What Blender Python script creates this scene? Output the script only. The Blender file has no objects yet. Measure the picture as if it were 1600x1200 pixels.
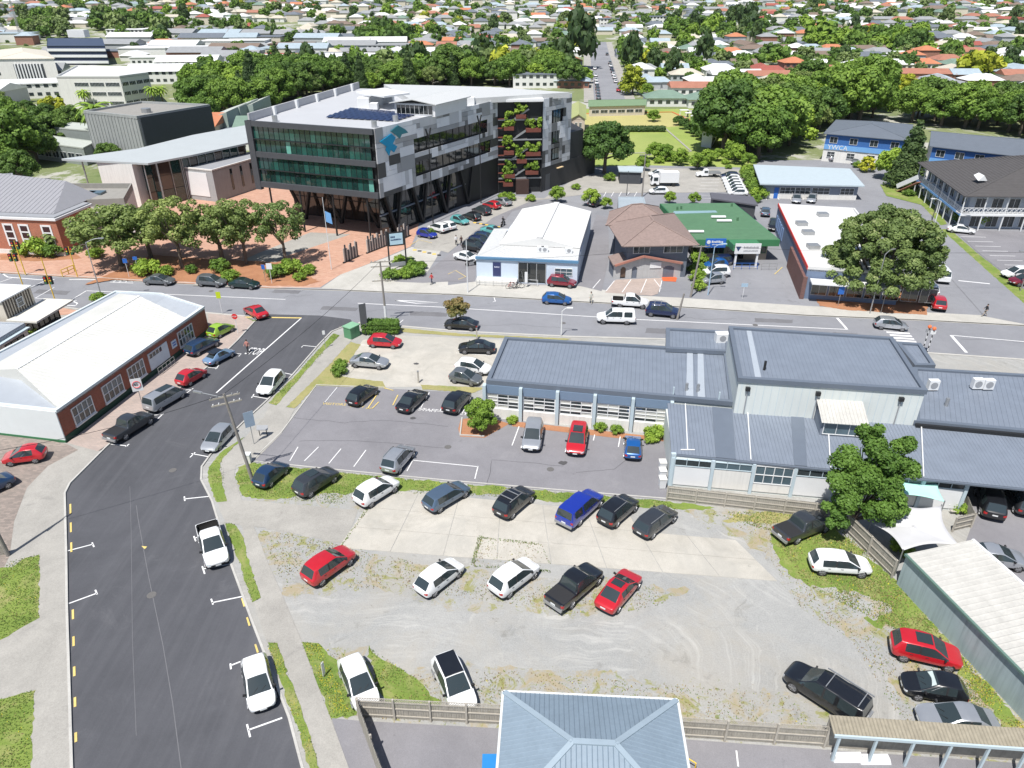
import bpy, bmesh, math, random
import numpy as np
from mathutils import Vector, Matrix, noise
from mathutils.geometry import delaunay_2d_cdt
R = random.Random(7)
# ------------------------------------------------------------------ camera, sky, sun
FPX, YH, HC = 1130.0, -30.0, 38.5            # calibration of the 1600 px wide photograph
PITCH = math.atan((600 - YH) / FPX)
SP, CP = math.sin(PITCH), math.cos(PITCH)
C = bpy.context.scene.collection
scn = bpy.context.scene
cd = bpy.data.cameras.new('camera'); cam = bpy.data.objects.new('camera', cd); C.objects.link(cam)
cam.location = (0, 0, HC); cam.rotation_euler = (math.pi / 2 - PITCH, 0, 0)
cd.sensor_fit = 'HORIZONTAL'; cd.sensor_width = 36; cd.lens = 36 * FPX / 1600
cd.clip_start = 0.5; cd.clip_end = 6000
scn.camera = cam
SUN_EL = math.radians(63); SUN_DIR = Vector((-0.45, -0.89, 0)).normalized()
w = bpy.data.worlds.new('World'); scn.world = w; w.use_nodes = True
nt = w.node_tree; bg = nt.nodes['Background']
sk = nt.nodes.new('ShaderNodeTexSky'); sk.sky_type = 'NISHITA'; sk.sun_disc = False
sk.sun_elevation = SUN_EL; sk.sun_rotation = math.atan2(SUN_DIR.x, SUN_DIR.y) % (2 * math.pi)
nt.links.new(sk.outputs[0], bg.inputs[0]); bg.inputs[1].default_value = 0.085
sd = bpy.data.lights.new('sun', 'SUN'); sun = bpy.data.objects.new('sun', sd); C.objects.link(sun)
sd.energy = 5.0; sd.angle = math.radians(0.55); sd.color = (1.0, 0.965, 0.91)
sv = Vector((SUN_DIR.x * math.cos(SUN_EL), SUN_DIR.y * math.cos(SUN_EL), math.sin(SUN_EL)))
sun.rotation_euler = sv.to_track_quat('Z', 'Y').to_euler()
scn.view_settings.view_transform = 'Standard'; scn.view_settings.look = 'None'
scn.view_settings.exposure = 0.30; scn.view_settings.gamma = 1.0
scn.render.film_transparent = False
scn.cycles.max_bounces = 6; scn.cycles.transparent_max_bounces = 4

# ------------------------------------------------------------------ photo pixel -> place
def ray(px, py):
 u = (px - 800) / FPX; v = (600 - py) / FPX
 return Vector((u, CP + v * SP, -SP + v * CP))
def G(px, py, z=0.0):
 d = ray(px, py); t = (HC - z) / -d.z
 return (d.x * t, d.y * t)
def hill(x, y):
 t = max(0.0, y - 470 + 0.10 * max(0, -x) * 0.9)
 b = 0.045 * t * t / (t + 90)
 return b + (0.0 if t < 60 else (noise.noise(Vector((x * .004, y * .004, 3))) * min(1, (t - 60) / 200) * 5))
def GT(px, py):
 """where the sight line through a photo pixel meets the terrain"""
 d = ray(px, py); t = 60.0
 for _ in range(4000):
  x, y, z = d.x * t, d.y * t, HC + d.z * t
  if z <= hill(x, y): return (x, y)
  t += max(0.6, (z - hill(x, y)) * 0.7)
  if t > 2600: return None
 return None
def PX(x, y, z):
 """photo pixel of a place"""
 dz = z - HC; fwd = y * CP - dz * SP; up = y * SP + dz * CP
 return 800 + FPX * x / fwd, 600 - FPX * up / fwd
def inpoly(x, y, P):
 c = False; j = len(P) - 1
 for i in range(len(P)):
  xi, yi = P[i]; xj, yj = P[j]
  if (yi > y) != (yj > y) and x < (xj - xi) * (y - yi) / (yj - yi) + xi: c = not c
  j = i
 return c

# ------------------------------------------------------------------ materials
MATS = {}
def _n(nt, t, **k):
 n = nt.nodes.new(t)
 for a, b in k.items(): setattr(n, a, b)
 return n
def mix(nt, fac, a, b, mode='MIX'):
 m = _n(nt, 'ShaderNodeMix', data_type='RGBA', blend_type=mode)
 for s, v in ((m.inputs[0], fac), (m.inputs[6], a), (m.inputs[7], b)):
  if hasattr(v, 'is_linked') or hasattr(v, 'links'): nt.links.new(v, s)
  elif isinstance(v, (int, float)): s.default_value = v
  else: s.default_value = (*v, 1) if len(v) == 3 else v
 return m.outputs[2]
def noi(nt, vec, scale, detail=3, rough=.55, dist=0):
 n = _n(nt, 'ShaderNodeTexNoise'); n.inputs['Scale'].default_value = scale
 n.inputs['Detail'].default_value = detail; n.inputs['Roughness'].default_value = rough
 n.inputs['Distortion'].default_value = dist
 nt.links.new(vec, n.inputs['Vector']); return n.outputs['Fac']
def ramp(nt, fac, a, b, ca=(0, 0, 0), cb=(1, 1, 1)):
 r = _n(nt, 'ShaderNodeValToRGB'); e = r.color_ramp.elements
 e[0].position = a; e[1].position = b; e[0].color = (*ca, 1); e[1].color = (*cb, 1)
 nt.links.new(fac, r.inputs[0]); return r.outputs[0]
def base(name, rough=.8, metal=0, spec=.5):
 m = bpy.data.materials.new(name); m.use_nodes = True; nt = m.node_tree
 p = nt.nodes['Principled BSDF']; p.inputs['Roughness'].default_value = rough
 p.inputs['Metallic'].default_value = metal; p.inputs['Specular IOR Level'].default_value = spec
 g = _n(nt, 'ShaderNodeNewGeometry'); return m, nt, p, g.outputs['Position']
def bump(nt, p, h, dist, strength=1):
 b = _n(nt, 'ShaderNodeBump'); b.inputs['Distance'].default_value = dist; b.inputs['Strength'].default_value = strength
 nt.links.new(h, b.inputs['Height']); nt.links.new(b.outputs[0], p.inputs['Normal'])
def M(name, col=(.5,.5,.5), rough=.75, var=.12, scale=1.2, metal=0, bmp=0, spec=.4, coat=0, streak=0, laps=None):
 """plain painted / weathered surface: base colour with large and fine mottling"""
 if name in MATS: return MATS[name]
 m, nt, p, pos = base(name, rough, metal, spec); dk = tuple(c * (1 - var * 1.6) for c in col); lt = tuple(min(1, c * (1 + var)) for c in col)
 c = mix(nt, noi(nt, pos, scale, 5, .62), dk, lt)
 if streak:
  mp = _n(nt, 'ShaderNodeMapping'); mp.inputs['Scale'].default_value = (3, 3, .15); nt.links.new(pos, mp.inputs[0])
  c = mix(nt, ramp(nt, noi(nt, mp.outputs[0], 1.5, 4), .45, .75, (0, 0, 0), (streak,) * 3), c, tuple(x * .45 for x in col))
 nt.links.new(c, p.inputs['Base Color'])
 if bmp: bump(nt, p, noi(nt, pos, 14, 3), bmp)
 if laps:      # overlapping roof sheets weathered a little differently, with dull runs down the fall
  mp = _n(nt, 'ShaderNodeMapping'); mp.inputs['Rotation'].default_value = (0, 0, laps[0]); nt.links.new(pos, mp.inputs[0]); b = _n(nt, 'ShaderNodeTexBrick'); b.inputs['Scale'].default_value = 1; b.inputs['Brick Width'].default_value = laps[1]; b.inputs['Row Height'].default_value = laps[2]; b.inputs['Mortar Size'].default_value = .015; b.inputs['Color1'].default_value = (.42, .42, .42, 1); b.inputs['Color2'].default_value = (.58, .58, .58, 1); b.inputs['Mortar'].default_value = (.33, .33, .33, 1); nt.links.new(mp.outputs[0], b.inputs['Vector'])
  c = mix(nt, .55, c, b.outputs['Color'], 'OVERLAY'); m2 = _n(nt, 'ShaderNodeMapping'); m2.inputs['Scale'].default_value = (4, .35, 1); nt.links.new(mp.outputs[0], m2.inputs[0]); c = mix(nt, ramp(nt, noi(nt, m2.outputs[0], 1, 5, .7), .52, .8, (0, 0, 0), (.3,) * 3), c, tuple(min(1, x * 1.7 + .05) for x in col))
 if coat: p.inputs['Coat Weight'].default_value = coat; p.inputs['Coat Roughness'].default_value = .04
 MATS[name] = m; return m
def ground(name, dark, light, s1=.12, s2=2.2, s3=18, spots=None, rough=.9, bmp=.01, lo=.32, hi=.68, streak=None, tracks=None):
 """ground cover in three sizes of mottling; spots = (colour, scale, threshold, width) laid over it"""
 if name in MATS: return MATS[name]
 m, nt, p, pos = base(name, rough, 0, .25)
 a = ramp(nt, noi(nt, pos, s1, 5, .6, .6), lo, hi); c = mix(nt, a, dark, light)
 md = tuple((x + y) / 2 for x, y in zip(dark, light))
 c = mix(nt, .38, c, mix(nt, noi(nt, pos, s2, 5, .7), tuple(x * .7 for x in md), tuple(min(1, x * 1.3) for x in md)))
 f = noi(nt, pos, s3, 2, .8); c = mix(nt, .55, c, mix(nt, f, (.25,) * 3, (.78,) * 3), 'OVERLAY')
 for sp in spots or ():
  col, sc, th, wd = sp[:4]; q = noi(nt, pos, sc, 8, .72, .8)
  k = sp[4] if len(sp) > 4 else 1
  c = mix(nt, ramp(nt, q, th, th + wd, (0, 0, 0), (k,) * 3), c, col)
 if streak:      # wheel lanes worn along one direction
  mp = _n(nt, 'ShaderNodeMapping'); mp.inputs['Scale'].default_value = (streak[0], streak[1], 1); nt.links.new(pos, mp.inputs[0])
  c = mix(nt, ramp(nt, noi(nt, mp.outputs[0], 1, 4, .6), .45, .75, (0, 0, 0), (streak[2],) * 3), c, streak[3])
 if tracks:      # tyre tracks curving round a turning point, and straight ones across the yard
  s = _n(nt, 'ShaderNodeVectorMath', operation='SUBTRACT'); nt.links.new(pos, s.inputs[0]); s.inputs[1].default_value = (*tracks, 0); w_ = _n(nt, 'ShaderNodeTexNoise'); w_.inputs['Scale'].default_value = .25; nt.links.new(pos, w_.inputs['Vector']); w2 = _n(nt, 'ShaderNodeVectorMath', operation='SCALE'); nt.links.new(w_.outputs['Color'], w2.inputs[0]); w2.inputs['Scale'].default_value = 2.2; w3 = _n(nt, 'ShaderNodeVectorMath', operation='ADD'); nt.links.new(s.outputs[0], w3.inputs[0]); nt.links.new(w2.outputs[0], w3.inputs[1]); s = w3; l = _n(nt, 'ShaderNodeVectorMath', operation='LENGTH'); nt.links.new(s.outputs[0], l.inputs[0]); x = _n(nt, 'ShaderNodeSeparateXYZ'); nt.links.new(s.outputs[0], x.inputs[0])
  g = _n(nt, 'ShaderNodeMath', operation='GREATER_THAN'); nt.links.new(x.outputs[0], g.inputs[0]); g.inputs[1].default_value = 0; ay = _n(nt, 'ShaderNodeMath', operation='ABSOLUTE'); nt.links.new(x.outputs[1], ay.inputs[0])
  r = _n(nt, 'ShaderNodeMix', data_type='FLOAT'); nt.links.new(g.outputs[0], r.inputs[0]); nt.links.new(ay.outputs[0], r.inputs[2]); nt.links.new(l.outputs['Value'], r.inputs[3])
  k = _n(nt, 'ShaderNodeCombineXYZ'); nt.links.new(r.outputs[0], k.inputs[0]); q = _n(nt, 'ShaderNodeMath', operation='MULTIPLY'); nt.links.new(x.outputs[0], q.inputs[0]); q.inputs[1].default_value = .07; nt.links.new(q.outputs[0], k.inputs[1])
  pm = ramp(nt, noi(nt, pos, .16, 4, .6), .42, .62); c = mix(nt, mix(nt, 1, ramp(nt, noi(nt, k.outputs[0], 1.9, 4, .75, .5), .50, .72, (0, 0, 0), (.62,) * 3), pm, 'MULTIPLY'), c, (.55, .54, .51)); c = mix(nt, mix(nt, 1, ramp(nt, noi(nt, k.outputs[0], 3.1, 4, .75, .5), .54, .74, (0, 0, 0), (.35,) * 3), pm, 'MULTIPLY'), c, (.25, .245, .235))
 nt.links.new(c, p.inputs['Base Color'])
 if bmp: bump(nt, p, f, bmp)
 MATS[name] = m; return m
def glass(name, col, rough=.05, spec=.8):
 if name in MATS: return MATS[name]
 m, nt, p, pos = base(name, rough, 0, spec)
 c = mix(nt, noi(nt, pos, .6, 2), tuple(x * .6 for x in col), tuple(x * 1.4 for x in col))
 nt.links.new(c, p.inputs['Base Color']); MATS[name] = m; return m
def brickmat(name, c1, c2, mortar, sc=1, bw=.23, bh=.086, floor=False):
 if name in MATS: return MATS[name]
 m, nt, p, pos = base(name, .85, 0, .2)
 b = _n(nt, 'ShaderNodeTexBrick'); b.inputs['Scale'].default_value = sc
 b.inputs['Color1'].default_value = (*c1, 1); b.inputs['Color2'].default_value = (*c2, 1); b.inputs['Mortar'].default_value = (*mortar, 1)
 b.inputs['Brick Width'].default_value = bw; b.inputs['Row Height'].default_value = bh; b.inputs['Mortar Size'].default_value = .008
 if floor: nt.links.new(pos, b.inputs['Vector'])
 else:
  s = _n(nt, 'ShaderNodeSeparateXYZ'); nt.links.new(pos, s.inputs[0]); ad = _n(nt, 'ShaderNodeMath', operation='ADD')
  nt.links.new(s.outputs[0], ad.inputs[0]); nt.links.new(s.outputs[1], ad.inputs[1])
  k = _n(nt, 'ShaderNodeCombineXYZ'); nt.links.new(ad.outputs[0], k.inputs[0]); nt.links.new(s.outputs[2], k.inputs[1]); nt.links.new(k.outputs[0], b.inputs['Vector'])
 c = mix(nt, .5, b.outputs['Color'], mix(nt, noi(nt, pos, .5, 4), (.35,) * 3, (.68,) * 3), 'OVERLAY')
 nt.links.new(c, p.inputs['Base Color']); bump(nt, p, b.outputs['Fac'], -.01); MATS[name] = m; return m
def leafmat(name, dark, light, tip=None, rough=.6):
 if name in MATS: return MATS[name]
 m, nt, p, pos = base(name, rough, 0, .25)
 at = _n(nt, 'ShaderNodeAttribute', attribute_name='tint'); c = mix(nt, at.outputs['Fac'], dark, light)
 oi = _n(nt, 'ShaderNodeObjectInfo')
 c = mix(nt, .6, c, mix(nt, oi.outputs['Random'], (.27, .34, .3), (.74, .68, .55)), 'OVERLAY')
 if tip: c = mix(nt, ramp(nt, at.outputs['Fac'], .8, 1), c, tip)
 nt.links.new(c, p.inputs['Base Color'])
 tr = _n(nt, 'ShaderNodeBsdfTranslucent'); nt.links.new(mix(nt, .5, c, (.25, .42, .04), 'MIX'), tr.inputs[0])
 ms = _n(nt, 'ShaderNodeMixShader'); ms.inputs[0].default_value = .22
 nt.links.new(p.outputs[0], ms.inputs[1]); nt.links.new(tr.outputs[0], ms.inputs[2])
 nt.links.new(ms.outputs[0], nt.nodes['Material Output'].inputs[0]); MATS[name] = m; return m
def paint(name, col, metal=.0, rough=.3):
 if name in MATS: return MATS[name]
 m, nt, p, pos = base(name, rough, metal, .5); p.inputs['Base Color'].default_value = (*col, 1)
 tc = _n(nt, 'ShaderNodeTexCoord')
 c = mix(nt, noi(nt, tc.outputs['Object'], 2.5, 4, .6), tuple(x * .9 for x in col), tuple(min(1, x * 1.05 + .004) for x in col))
 nt.links.new(c, p.inputs['Base Color'])
 p.inputs['Coat Weight'].default_value = 1; p.inputs['Coat Roughness'].default_value = .03; MATS[name] = m; return m

# ------------------------------------------------------------------ objects
def tag(o, label=None, cat=None, group=None, kind=None):
 if label: o['label'] = label
 if cat: o['category'] = cat
 if group: o['group'] = group
 if kind: o['kind'] = kind
 return o
def thing(name, label, cat, loc=(0, 0, 0), group=None, rz=0):
 o = bpy.data.objects.new(name, None); o.empty_display_size = .3; C.objects.link(o)
 o.location = loc if len(loc) == 3 else (*loc, 0); o.rotation_euler.z = rz
 return tag(o, label, cat, group)
class MB:
 """collects boxes, bars and sheets, given in world space, into one mesh"""
 def __init__(s): s.v = []; s.f = []; s.m = []
 def poly(s, pts, mi=0):
  n = len(s.v); s.v += [tuple(p) for p in pts]; s.f.append(tuple(range(n, n + len(pts)))); s.m.append(mi); return s
 def hexa(s, p, mi=0):
  """8 points: 4 below counter-clockwise, 4 above"""
  n = len(s.v); s.v += [tuple(q) for q in p]
  for f in ((3, 2, 1, 0), (4, 5, 6, 7), (0, 1, 5, 4), (1, 2, 6, 5), (2, 3, 7, 6), (3, 0, 4, 7)):
   s.f.append(tuple(n + i for i in f)); s.m.append(mi)
  return s
 def box(s, x0, x1, y0, y1, z0, z1, mi=0):
  return s.hexa([(x0, y0, z0), (x1, y0, z0), (x1, y1, z0), (x0, y1, z0), (x0, y0, z1), (x1, y0, z1), (x1, y1, z1), (x0, y1, z1)], mi)
 def prism(s, pts, z0, z1, mi=0, zt=None):
  """pts 2D counter-clockwise; zt = list of top heights"""
  n = len(s.v); k = len(pts)
  s.v += [(x, y, z0) for x, y in pts] + [(p[0], p[1], (zt[i] if zt else z1)) for i, p in enumerate(pts)]
  s.f.append(tuple(n + i for i in range(k - 1, -1, -1))); s.f.append(tuple(n + k + i for i in range(k))); s.m += [mi, mi]
  for i in range(k):
   j = (i + 1) % k; s.f.append((n + i, n + j, n + k + j, n + k + i)); s.m.append(mi)
  return s
 def beam(s, p, q, w, h=None, mi=0, taper=1, sides=4, up=(0, 0, 1)):
  p, q = Vector(p), Vector(q); d = (q - p)
  if d.length < 1e-6: return s
  d.normalize(); u = Vector(up)
  if abs(d.dot(u)) > .98: u = Vector((1, 0, 0))
  a = d.cross(u).normalized(); b = a.cross(d).normalized(); h = h or w
  if sides == 4:
   s.hexa([p - a * w / 2 - b * h / 2, p + a * w / 2 - b * h / 2, q + (a * w / 2 - b * h / 2) * taper, q + (-a * w / 2 - b * h / 2) * taper,
     p - a * w / 2 + b * h / 2, p + a * w / 2 + b * h / 2, q + (a * w / 2 + b * h / 2) * taper, q + (-a * w / 2 + b * h / 2) * taper], mi)
  else:
   n = len(s.v)
   for c, r in ((p, 1), (q, taper)):
    for i in range(sides):
     t = 2 * math.pi * i / sides; s.v.append(tuple(c + (a * math.cos(t) * w / 2 + b * math.sin(t) * h / 2) * r))
   for i in range(sides):
    j = (i + 1) % sides; s.f.append((n + i, n + j, n + sides + j, n + sides + i)); s.m.append(mi)
   s.f.append(tuple(n + i for i in range(sides - 1, -1, -1))); s.f.append(tuple(n + sides + i for i in range(sides))); s.m += [mi, mi]
  return s
 def ball(s, c, r, mi=0, sz=1, seg=8, rings=5):
  n = len(s.v); c = Vector(c); s.v.append((c.x, c.y, c.z - r * sz))
  for k in range(1, rings):
   ph = -math.pi / 2 + math.pi * k / rings
   for i in range(seg):
    t = 2 * math.pi * i / seg; s.v.append((c.x + r * math.cos(ph) * math.cos(t), c.y + r * math.cos(ph) * math.sin(t), c.z + r * sz * math.sin(ph)))
  s.v.append((c.x, c.y, c.z + r * sz)); top = len(s.v) - 1
  for i in range(seg):
   j = (i + 1) % seg; s.f.append((n, n + 1 + j, n + 1 + i)); s.m.append(mi)
   for k in range(rings - 2):
    a = n + 1 + k * seg; s.f.append((a + i, a + j, a + seg + j, a + seg + i)); s.m.append(mi)
   a = n + 1 + (rings - 2) * seg; s.f.append((a + i, a + j, top)); s.m.append(mi)
  return s
 def mesh(s, name, mats, o=(0, 0, 0), smooth=False):
  me = bpy.data.meshes.new(name); ox, oy, oz = o
  me.from_pydata([(x - ox, y - oy, z - oz) for x, y, z in s.v], [], s.f)
  for m in (mats if isinstance(mats, (list, tuple)) else [mats]): me.materials.append(m)
  if any(s.m): me.polygons.foreach_set('material_index', s.m)
  if smooth: me.polygons.foreach_set('use_smooth', [True] * len(me.polygons))
  me.update(); return me
 def build(s, name, mats, parent=None, smooth=False, kind=None, label=None):
  r = parent
  while r is not None and r.type != 'EMPTY' and r.parent: r = r.parent
  o = tuple(r.location) if r is not None else (0, 0, 0)
  ob = bpy.data.objects.new(name, s.mesh(name, mats, o, smooth)); C.objects.link(ob)
  if parent: ob.parent = parent
  return tag(ob, label, None, None, kind)
class FR:
 """a wall's own axes: s along from A to B (left to right seen from outside), t outward, z up"""
 def __init__(f, A, B):
  f.A = Vector((A[0], A[1])); d = Vector((B[0], B[1])) - f.A; f.L = d.length; f.d = d / f.L; f.n = Vector((f.d.y, -f.d.x))
 def p(f, s, t, z):
  q = f.A + f.d * s + f.n * t; return (q.x, q.y, z)
 def box(f, mb, s0, s1, t0, t1, z0, z1, mi=0):
  # t0 < t1 outward
  return mb.hexa([f.p(s0, t1, z0), f.p(s1, t1, z0), f.p(s1, t0, z0), f.p(s0, t0, z0), f.p(s0, t1, z1), f.p(s1, t1, z1), f.p(s1, t0, z1), f.p(s0, t0, z1)], mi)
def copy_thing(o, label=None, group=None):
 c = o.copy(); C.objects.link(c)
 if label: c['label'] = label
 if group: c['group'] = group
 def rec(a, b):
  for ch in a.children:
   d = ch.copy(); C.objects.link(d); d.parent = b; rec(ch, d)
 rec(o, c); return c
def window(parent, F, s0, s1, z0, z1, nx=2, nz=1, fm=None, gm=None, t=0, bar=.06, name='window', each=False, blind=None):
 mb = MB(); W = s1 - s0; H = z1 - z0
 for i in range(nx + 1):
  x = s0 + W * i / nx; b = bar if i in (0, nx) else bar * .7; F.box(mb, x - b / 2, x + b / 2, t - .05, t + .09, z0 - bar / 2, z1 + bar / 2)
 for k in range(nz + 1):
  z = z0 + H * k / nz; b = bar if k in (0, nz) else bar * .7
  F.box(mb, s0, s1, t - .05, t + .075, z - b / 2, z + b / 2)
 w = mb.build(name, fm, parent)
 if each:
  for i in range(nx):
   for k in range(nz):
    g = MB(); a = s0 + W * i / nx; c = z0 + H * k / nz
    F.box(g, a + bar * .3, a + W / nx - bar * .3, t - .04, t + .02, c + bar * .3, c + H / nz - bar * .3)
    g.build('pane', blind if (blind and R.random() < .35) else gm, w)
 else:
  g = MB(); F.box(g, s0 + .01, s1 - .01, t - .04, t + .02, z0 + .01, z1 - .01); g.build('pane', gm, w)
 return w
def ribs(pts, d, spacing, w=.06, h=.035, mats=None, parent=None, name='roof_ribs', off=.0):
 """ribs running along d over a flat convex polygon in space"""
 P = [Vector(p) for p in pts]; n = (P[1] - P[0]).cross(P[2] - P[0]).normalized()
 if n.z < 0: n = -n
 d = Vector(d); d = (d - n * d.dot(n)).normalized(); e = n.cross(d)
 o = P[0]; q = [((p - o).dot(d), (p - o).dot(e)) for p in P]
 lo, hi = min(a[1] for a in q), max(a[1] for a in q); mb = MB(); k = lo + spacing * .5
 while k < hi:
  xs = []
  for i in range(len(q)):
   (x0, y0), (x1, y1) = q[i], q[(i + 1) % len(q)]
   if (y0 > k) != (y1 > k): xs.append(x0 + (x1 - x0) * (k - y0) / (y1 - y0))
  if len(xs) >= 2:
   a, b = min(xs), max(xs)
   if b - a > .1:
    p0 = o + d * a + e * k + n * off; p1 = o + d * b + e * k + n * off; v = [p0 - e * w / 2, p0 + e * w / 2, p1 + e * w / 2, p1 - e * w / 2]
    i0 = len(mb.v); mb.v += [tuple(x) for x in v] + [tuple(p0 + n * h), tuple(p1 + n * h)]
    mb.f += [(i0, i0 + 4, i0 + 5, i0 + 3), (i0 + 1, i0 + 2, i0 + 5, i0 + 4), (i0, i0 + 1, i0 + 4), (i0 + 2, i0 + 3, i0 + 5)]; mb.m += [0] * 4
  k += spacing
 if mb.f: return mb.build(name, mats, parent, kind='stuff')
def text(body, size, F_or_mat, mat, parent=None, s=0, z=0, t=.03, name='lettering', flat=None, depth=.01):
 cu = bpy.data.curves.new('txt', 'FONT'); cu.body = body; cu.size = size; cu.extrude = depth; cu.resolution_u = 2
 o = bpy.data.objects.new('txt', cu); C.objects.link(o)
 me = bpy.data.meshes.new_from_object(o.evaluated_get(bpy.context.evaluated_depsgraph_get())); bpy.data.objects.remove(o)
 ob = bpy.data.objects.new(name, me); C.objects.link(ob); me.materials.clear(); me.materials.append(mat)
 if flat is not None:      # lying on the ground: 3x3-ish matrix given
  mw = flat
 else:
  F = F_or_mat; p = F.p(s, t, z); mw = Matrix(((F.d.x, 0, F.n.x, p[0]), (F.d.y, 0, F.n.y, p[1]), (0, 1, 0, p[2]), (0, 0, 0, 1)))
 if parent:
  r = parent
  while r.type != 'EMPTY' and r.parent: r = r.parent
  mw = Matrix.Translation(-Vector(r.location)) @ mw
 me.transform(mw)
 if parent: ob.parent = parent
 return ob
# ------------------------------------------------------------------ shared materials
WHITE = M('white_paint', (.70, .71, .72), .55, .05, .8); OFFW = M('off_white_wall', (.7, .69, .66), .8, .08, .5, streak=.25)
BLACK = M('black_metal', (.02, .021, .023), .5, .1); DGREY = M('dark_grey_metal', (.07, .075, .085), .5, .12)
GREY = M('mid_grey_paint', (.3, .31, .33), .6, .1); STEEL = M('galvanised_steel', (.42, .43, .44), .42, .12, 3, .6)
TIMB = M('weathered_timber', (.36, .335, .29), .9, .25, 5, bmp=.01, streak=.4); POST = M('pale_post_timber', (.42, .39, .34), .9, .2, 4)
POLE = M('pole_timber', (.27, .25, .23), .9, .25, 3, streak=.4)
YEL = M('yellow_paint', (.75, .5, .06), .6, .1); RED = M('red_paint', (.6, .04, .03), .5, .1); BLUE = M('blue_paint', (.03, .14, .5), .5, .1)
GLS = glass('window_glass', (.035, .045, .05)); GLSB = glass('bluish_glass', (.08, .12, .145), .08); BLIND = M('window_blind', (.5, .5, .47), .8, .1)
TYRE = M('tyre_rubber', (.018, .018, .018), .85, .1, 5)
CONC = ground('concrete', (.36, .35, .32), (.49, .475, .44), .25, 1.6, 14, [((.2, .2, .19), .35, .6, .25, .5)])
CONC2 = ground('old_concrete', (.27, .26, .24), (.38, .365, .335), .3, 1.6, 12, [((.16, .155, .15), .4, .58, .2, .6)])
KERB = ground('kerb_concrete', (.36, .35, .33), (.5, .49, .46), .6, 3, 20)
ASPN = ground('fresh_asphalt', (.062, .064, .072), (.098, .10, .112), .10, 1.1, 24, [((.17, .17, .18), .22, .58, .22, .45), ((.24, .24, .24), .9, .70, .1, .4)], streak=(1.1, .035, .28, (.15, .152, .165)))
ASPO = ground('old_asphalt', (.185, .188, .205), (.265, .27, .29), .08, .9, 22, [((.10, .10, .105), .3, .62, .12, .6), ((.3, .3, .3), .5, .66, .15, .4)])
ASPL = ground('parking_asphalt', (.17, .167, .18), (.245, .24, .255), .12, 1.1, 20, [((.34, .33, .33), .28, .58, .3, .55), ((.08, .08, .085), .5, .64, .1, .5)])
TURN = (9.0, 33.5)
GSP = [((.35, .325, .28), .10, .46, .22, .6), ((.17, .165, .15), .45, .58, .14, .6), ((.50, .485, .45), .7, .60, .14, .5), ((.14, .13, .11), 2.2, .64, .08, .6), ((.46, .45, .42), 3.5, .62, .06, .5)]
GRAV = ground('gravel', (.26, .265, .262), (.365, .362, .348), .12, 1.6, 11, GSP, bmp=.02, tracks=TURN)
SLAB = ground('pale_slab', (.37, .35, .31), (.50, .475, .425), .22, 1.3, 16, [((.30, .285, .25), .25, .5, .2, .7), ((.20, .19, .17), 1.1, .66, .08, .6), ((.36, .35, .32), .12, .5, .1, .5)])
GRASS = ground('mown_grass', (.10, .165, .03), (.21, .27, .06), .3, 2.5, 9, [((.33, .29, .14), .5, .48, .2, .75), ((.06, .12, .02), 1.4, .6, .15, .6)], bmp=.03)
DRY = ground('dry_grass', (.22, .22, .08), (.36, .32, .15), .3, 2.2, 9, [((.14, .22, .04), .5, .54, .18, .8), ((.45, .41, .32), .8, .62, .15, .6)], bmp=.03)
WEEDY = ground('weedy_gravel', (.26, .265, .262), (.365, .362, .348), .12, 1.6, 11, GSP + [((.33, .27, .16), .38, .5, .1, .75), ((.24, .24, .08), .75, .54, .07, .85), ((.16, .2, .05), 1.6, .6, .06, .8)], bmp=.03)
PAVE = brickmat('plaza_paving', (.50, .31, .23), (.44, .25, .18), (.38, .27, .21), 1, .6, .3, True)
PAVB = brickmat('brown_paving', (.30, .25, .22), (.22, .19, .17), (.2, .18, .16), 1, .4, .2, True)
PAVP = brickmat('pinkish_paving', (.42, .34, .30), (.36, .30, .27), (.3, .26, .24), 1, .4, .2, True)
BRICK = brickmat('red_brick', (.34, .105, .065), (.26, .08, .05), (.3, .2, .16)); BRICK2 = brickmat('museum_brick', (.45, .17, .10), (.36, .13, .08), (.42, .25, .2))
BARK = M('bark', (.16, .13, .105), .95, .3, 4, bmp=.03); SOIL = ground('bark_mulch', (.28, .13, .07), (.4, .2, .11), .5, 3, 14)
LINEW = ground('white_marking', (.62, .62, .62), (.8, .8, .8), .8, 6, 25, [((.25, .25, .26), 3, .62, .06, .7)], rough=.6, bmp=0)
LINEY = ground('yellow_marking', (.55, .42, .14), (.72, .55, .2), .8, 6, 25, [((.3, .27, .2), 3, .6, .08, .7)], rough=.6, bmp=0)
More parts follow.
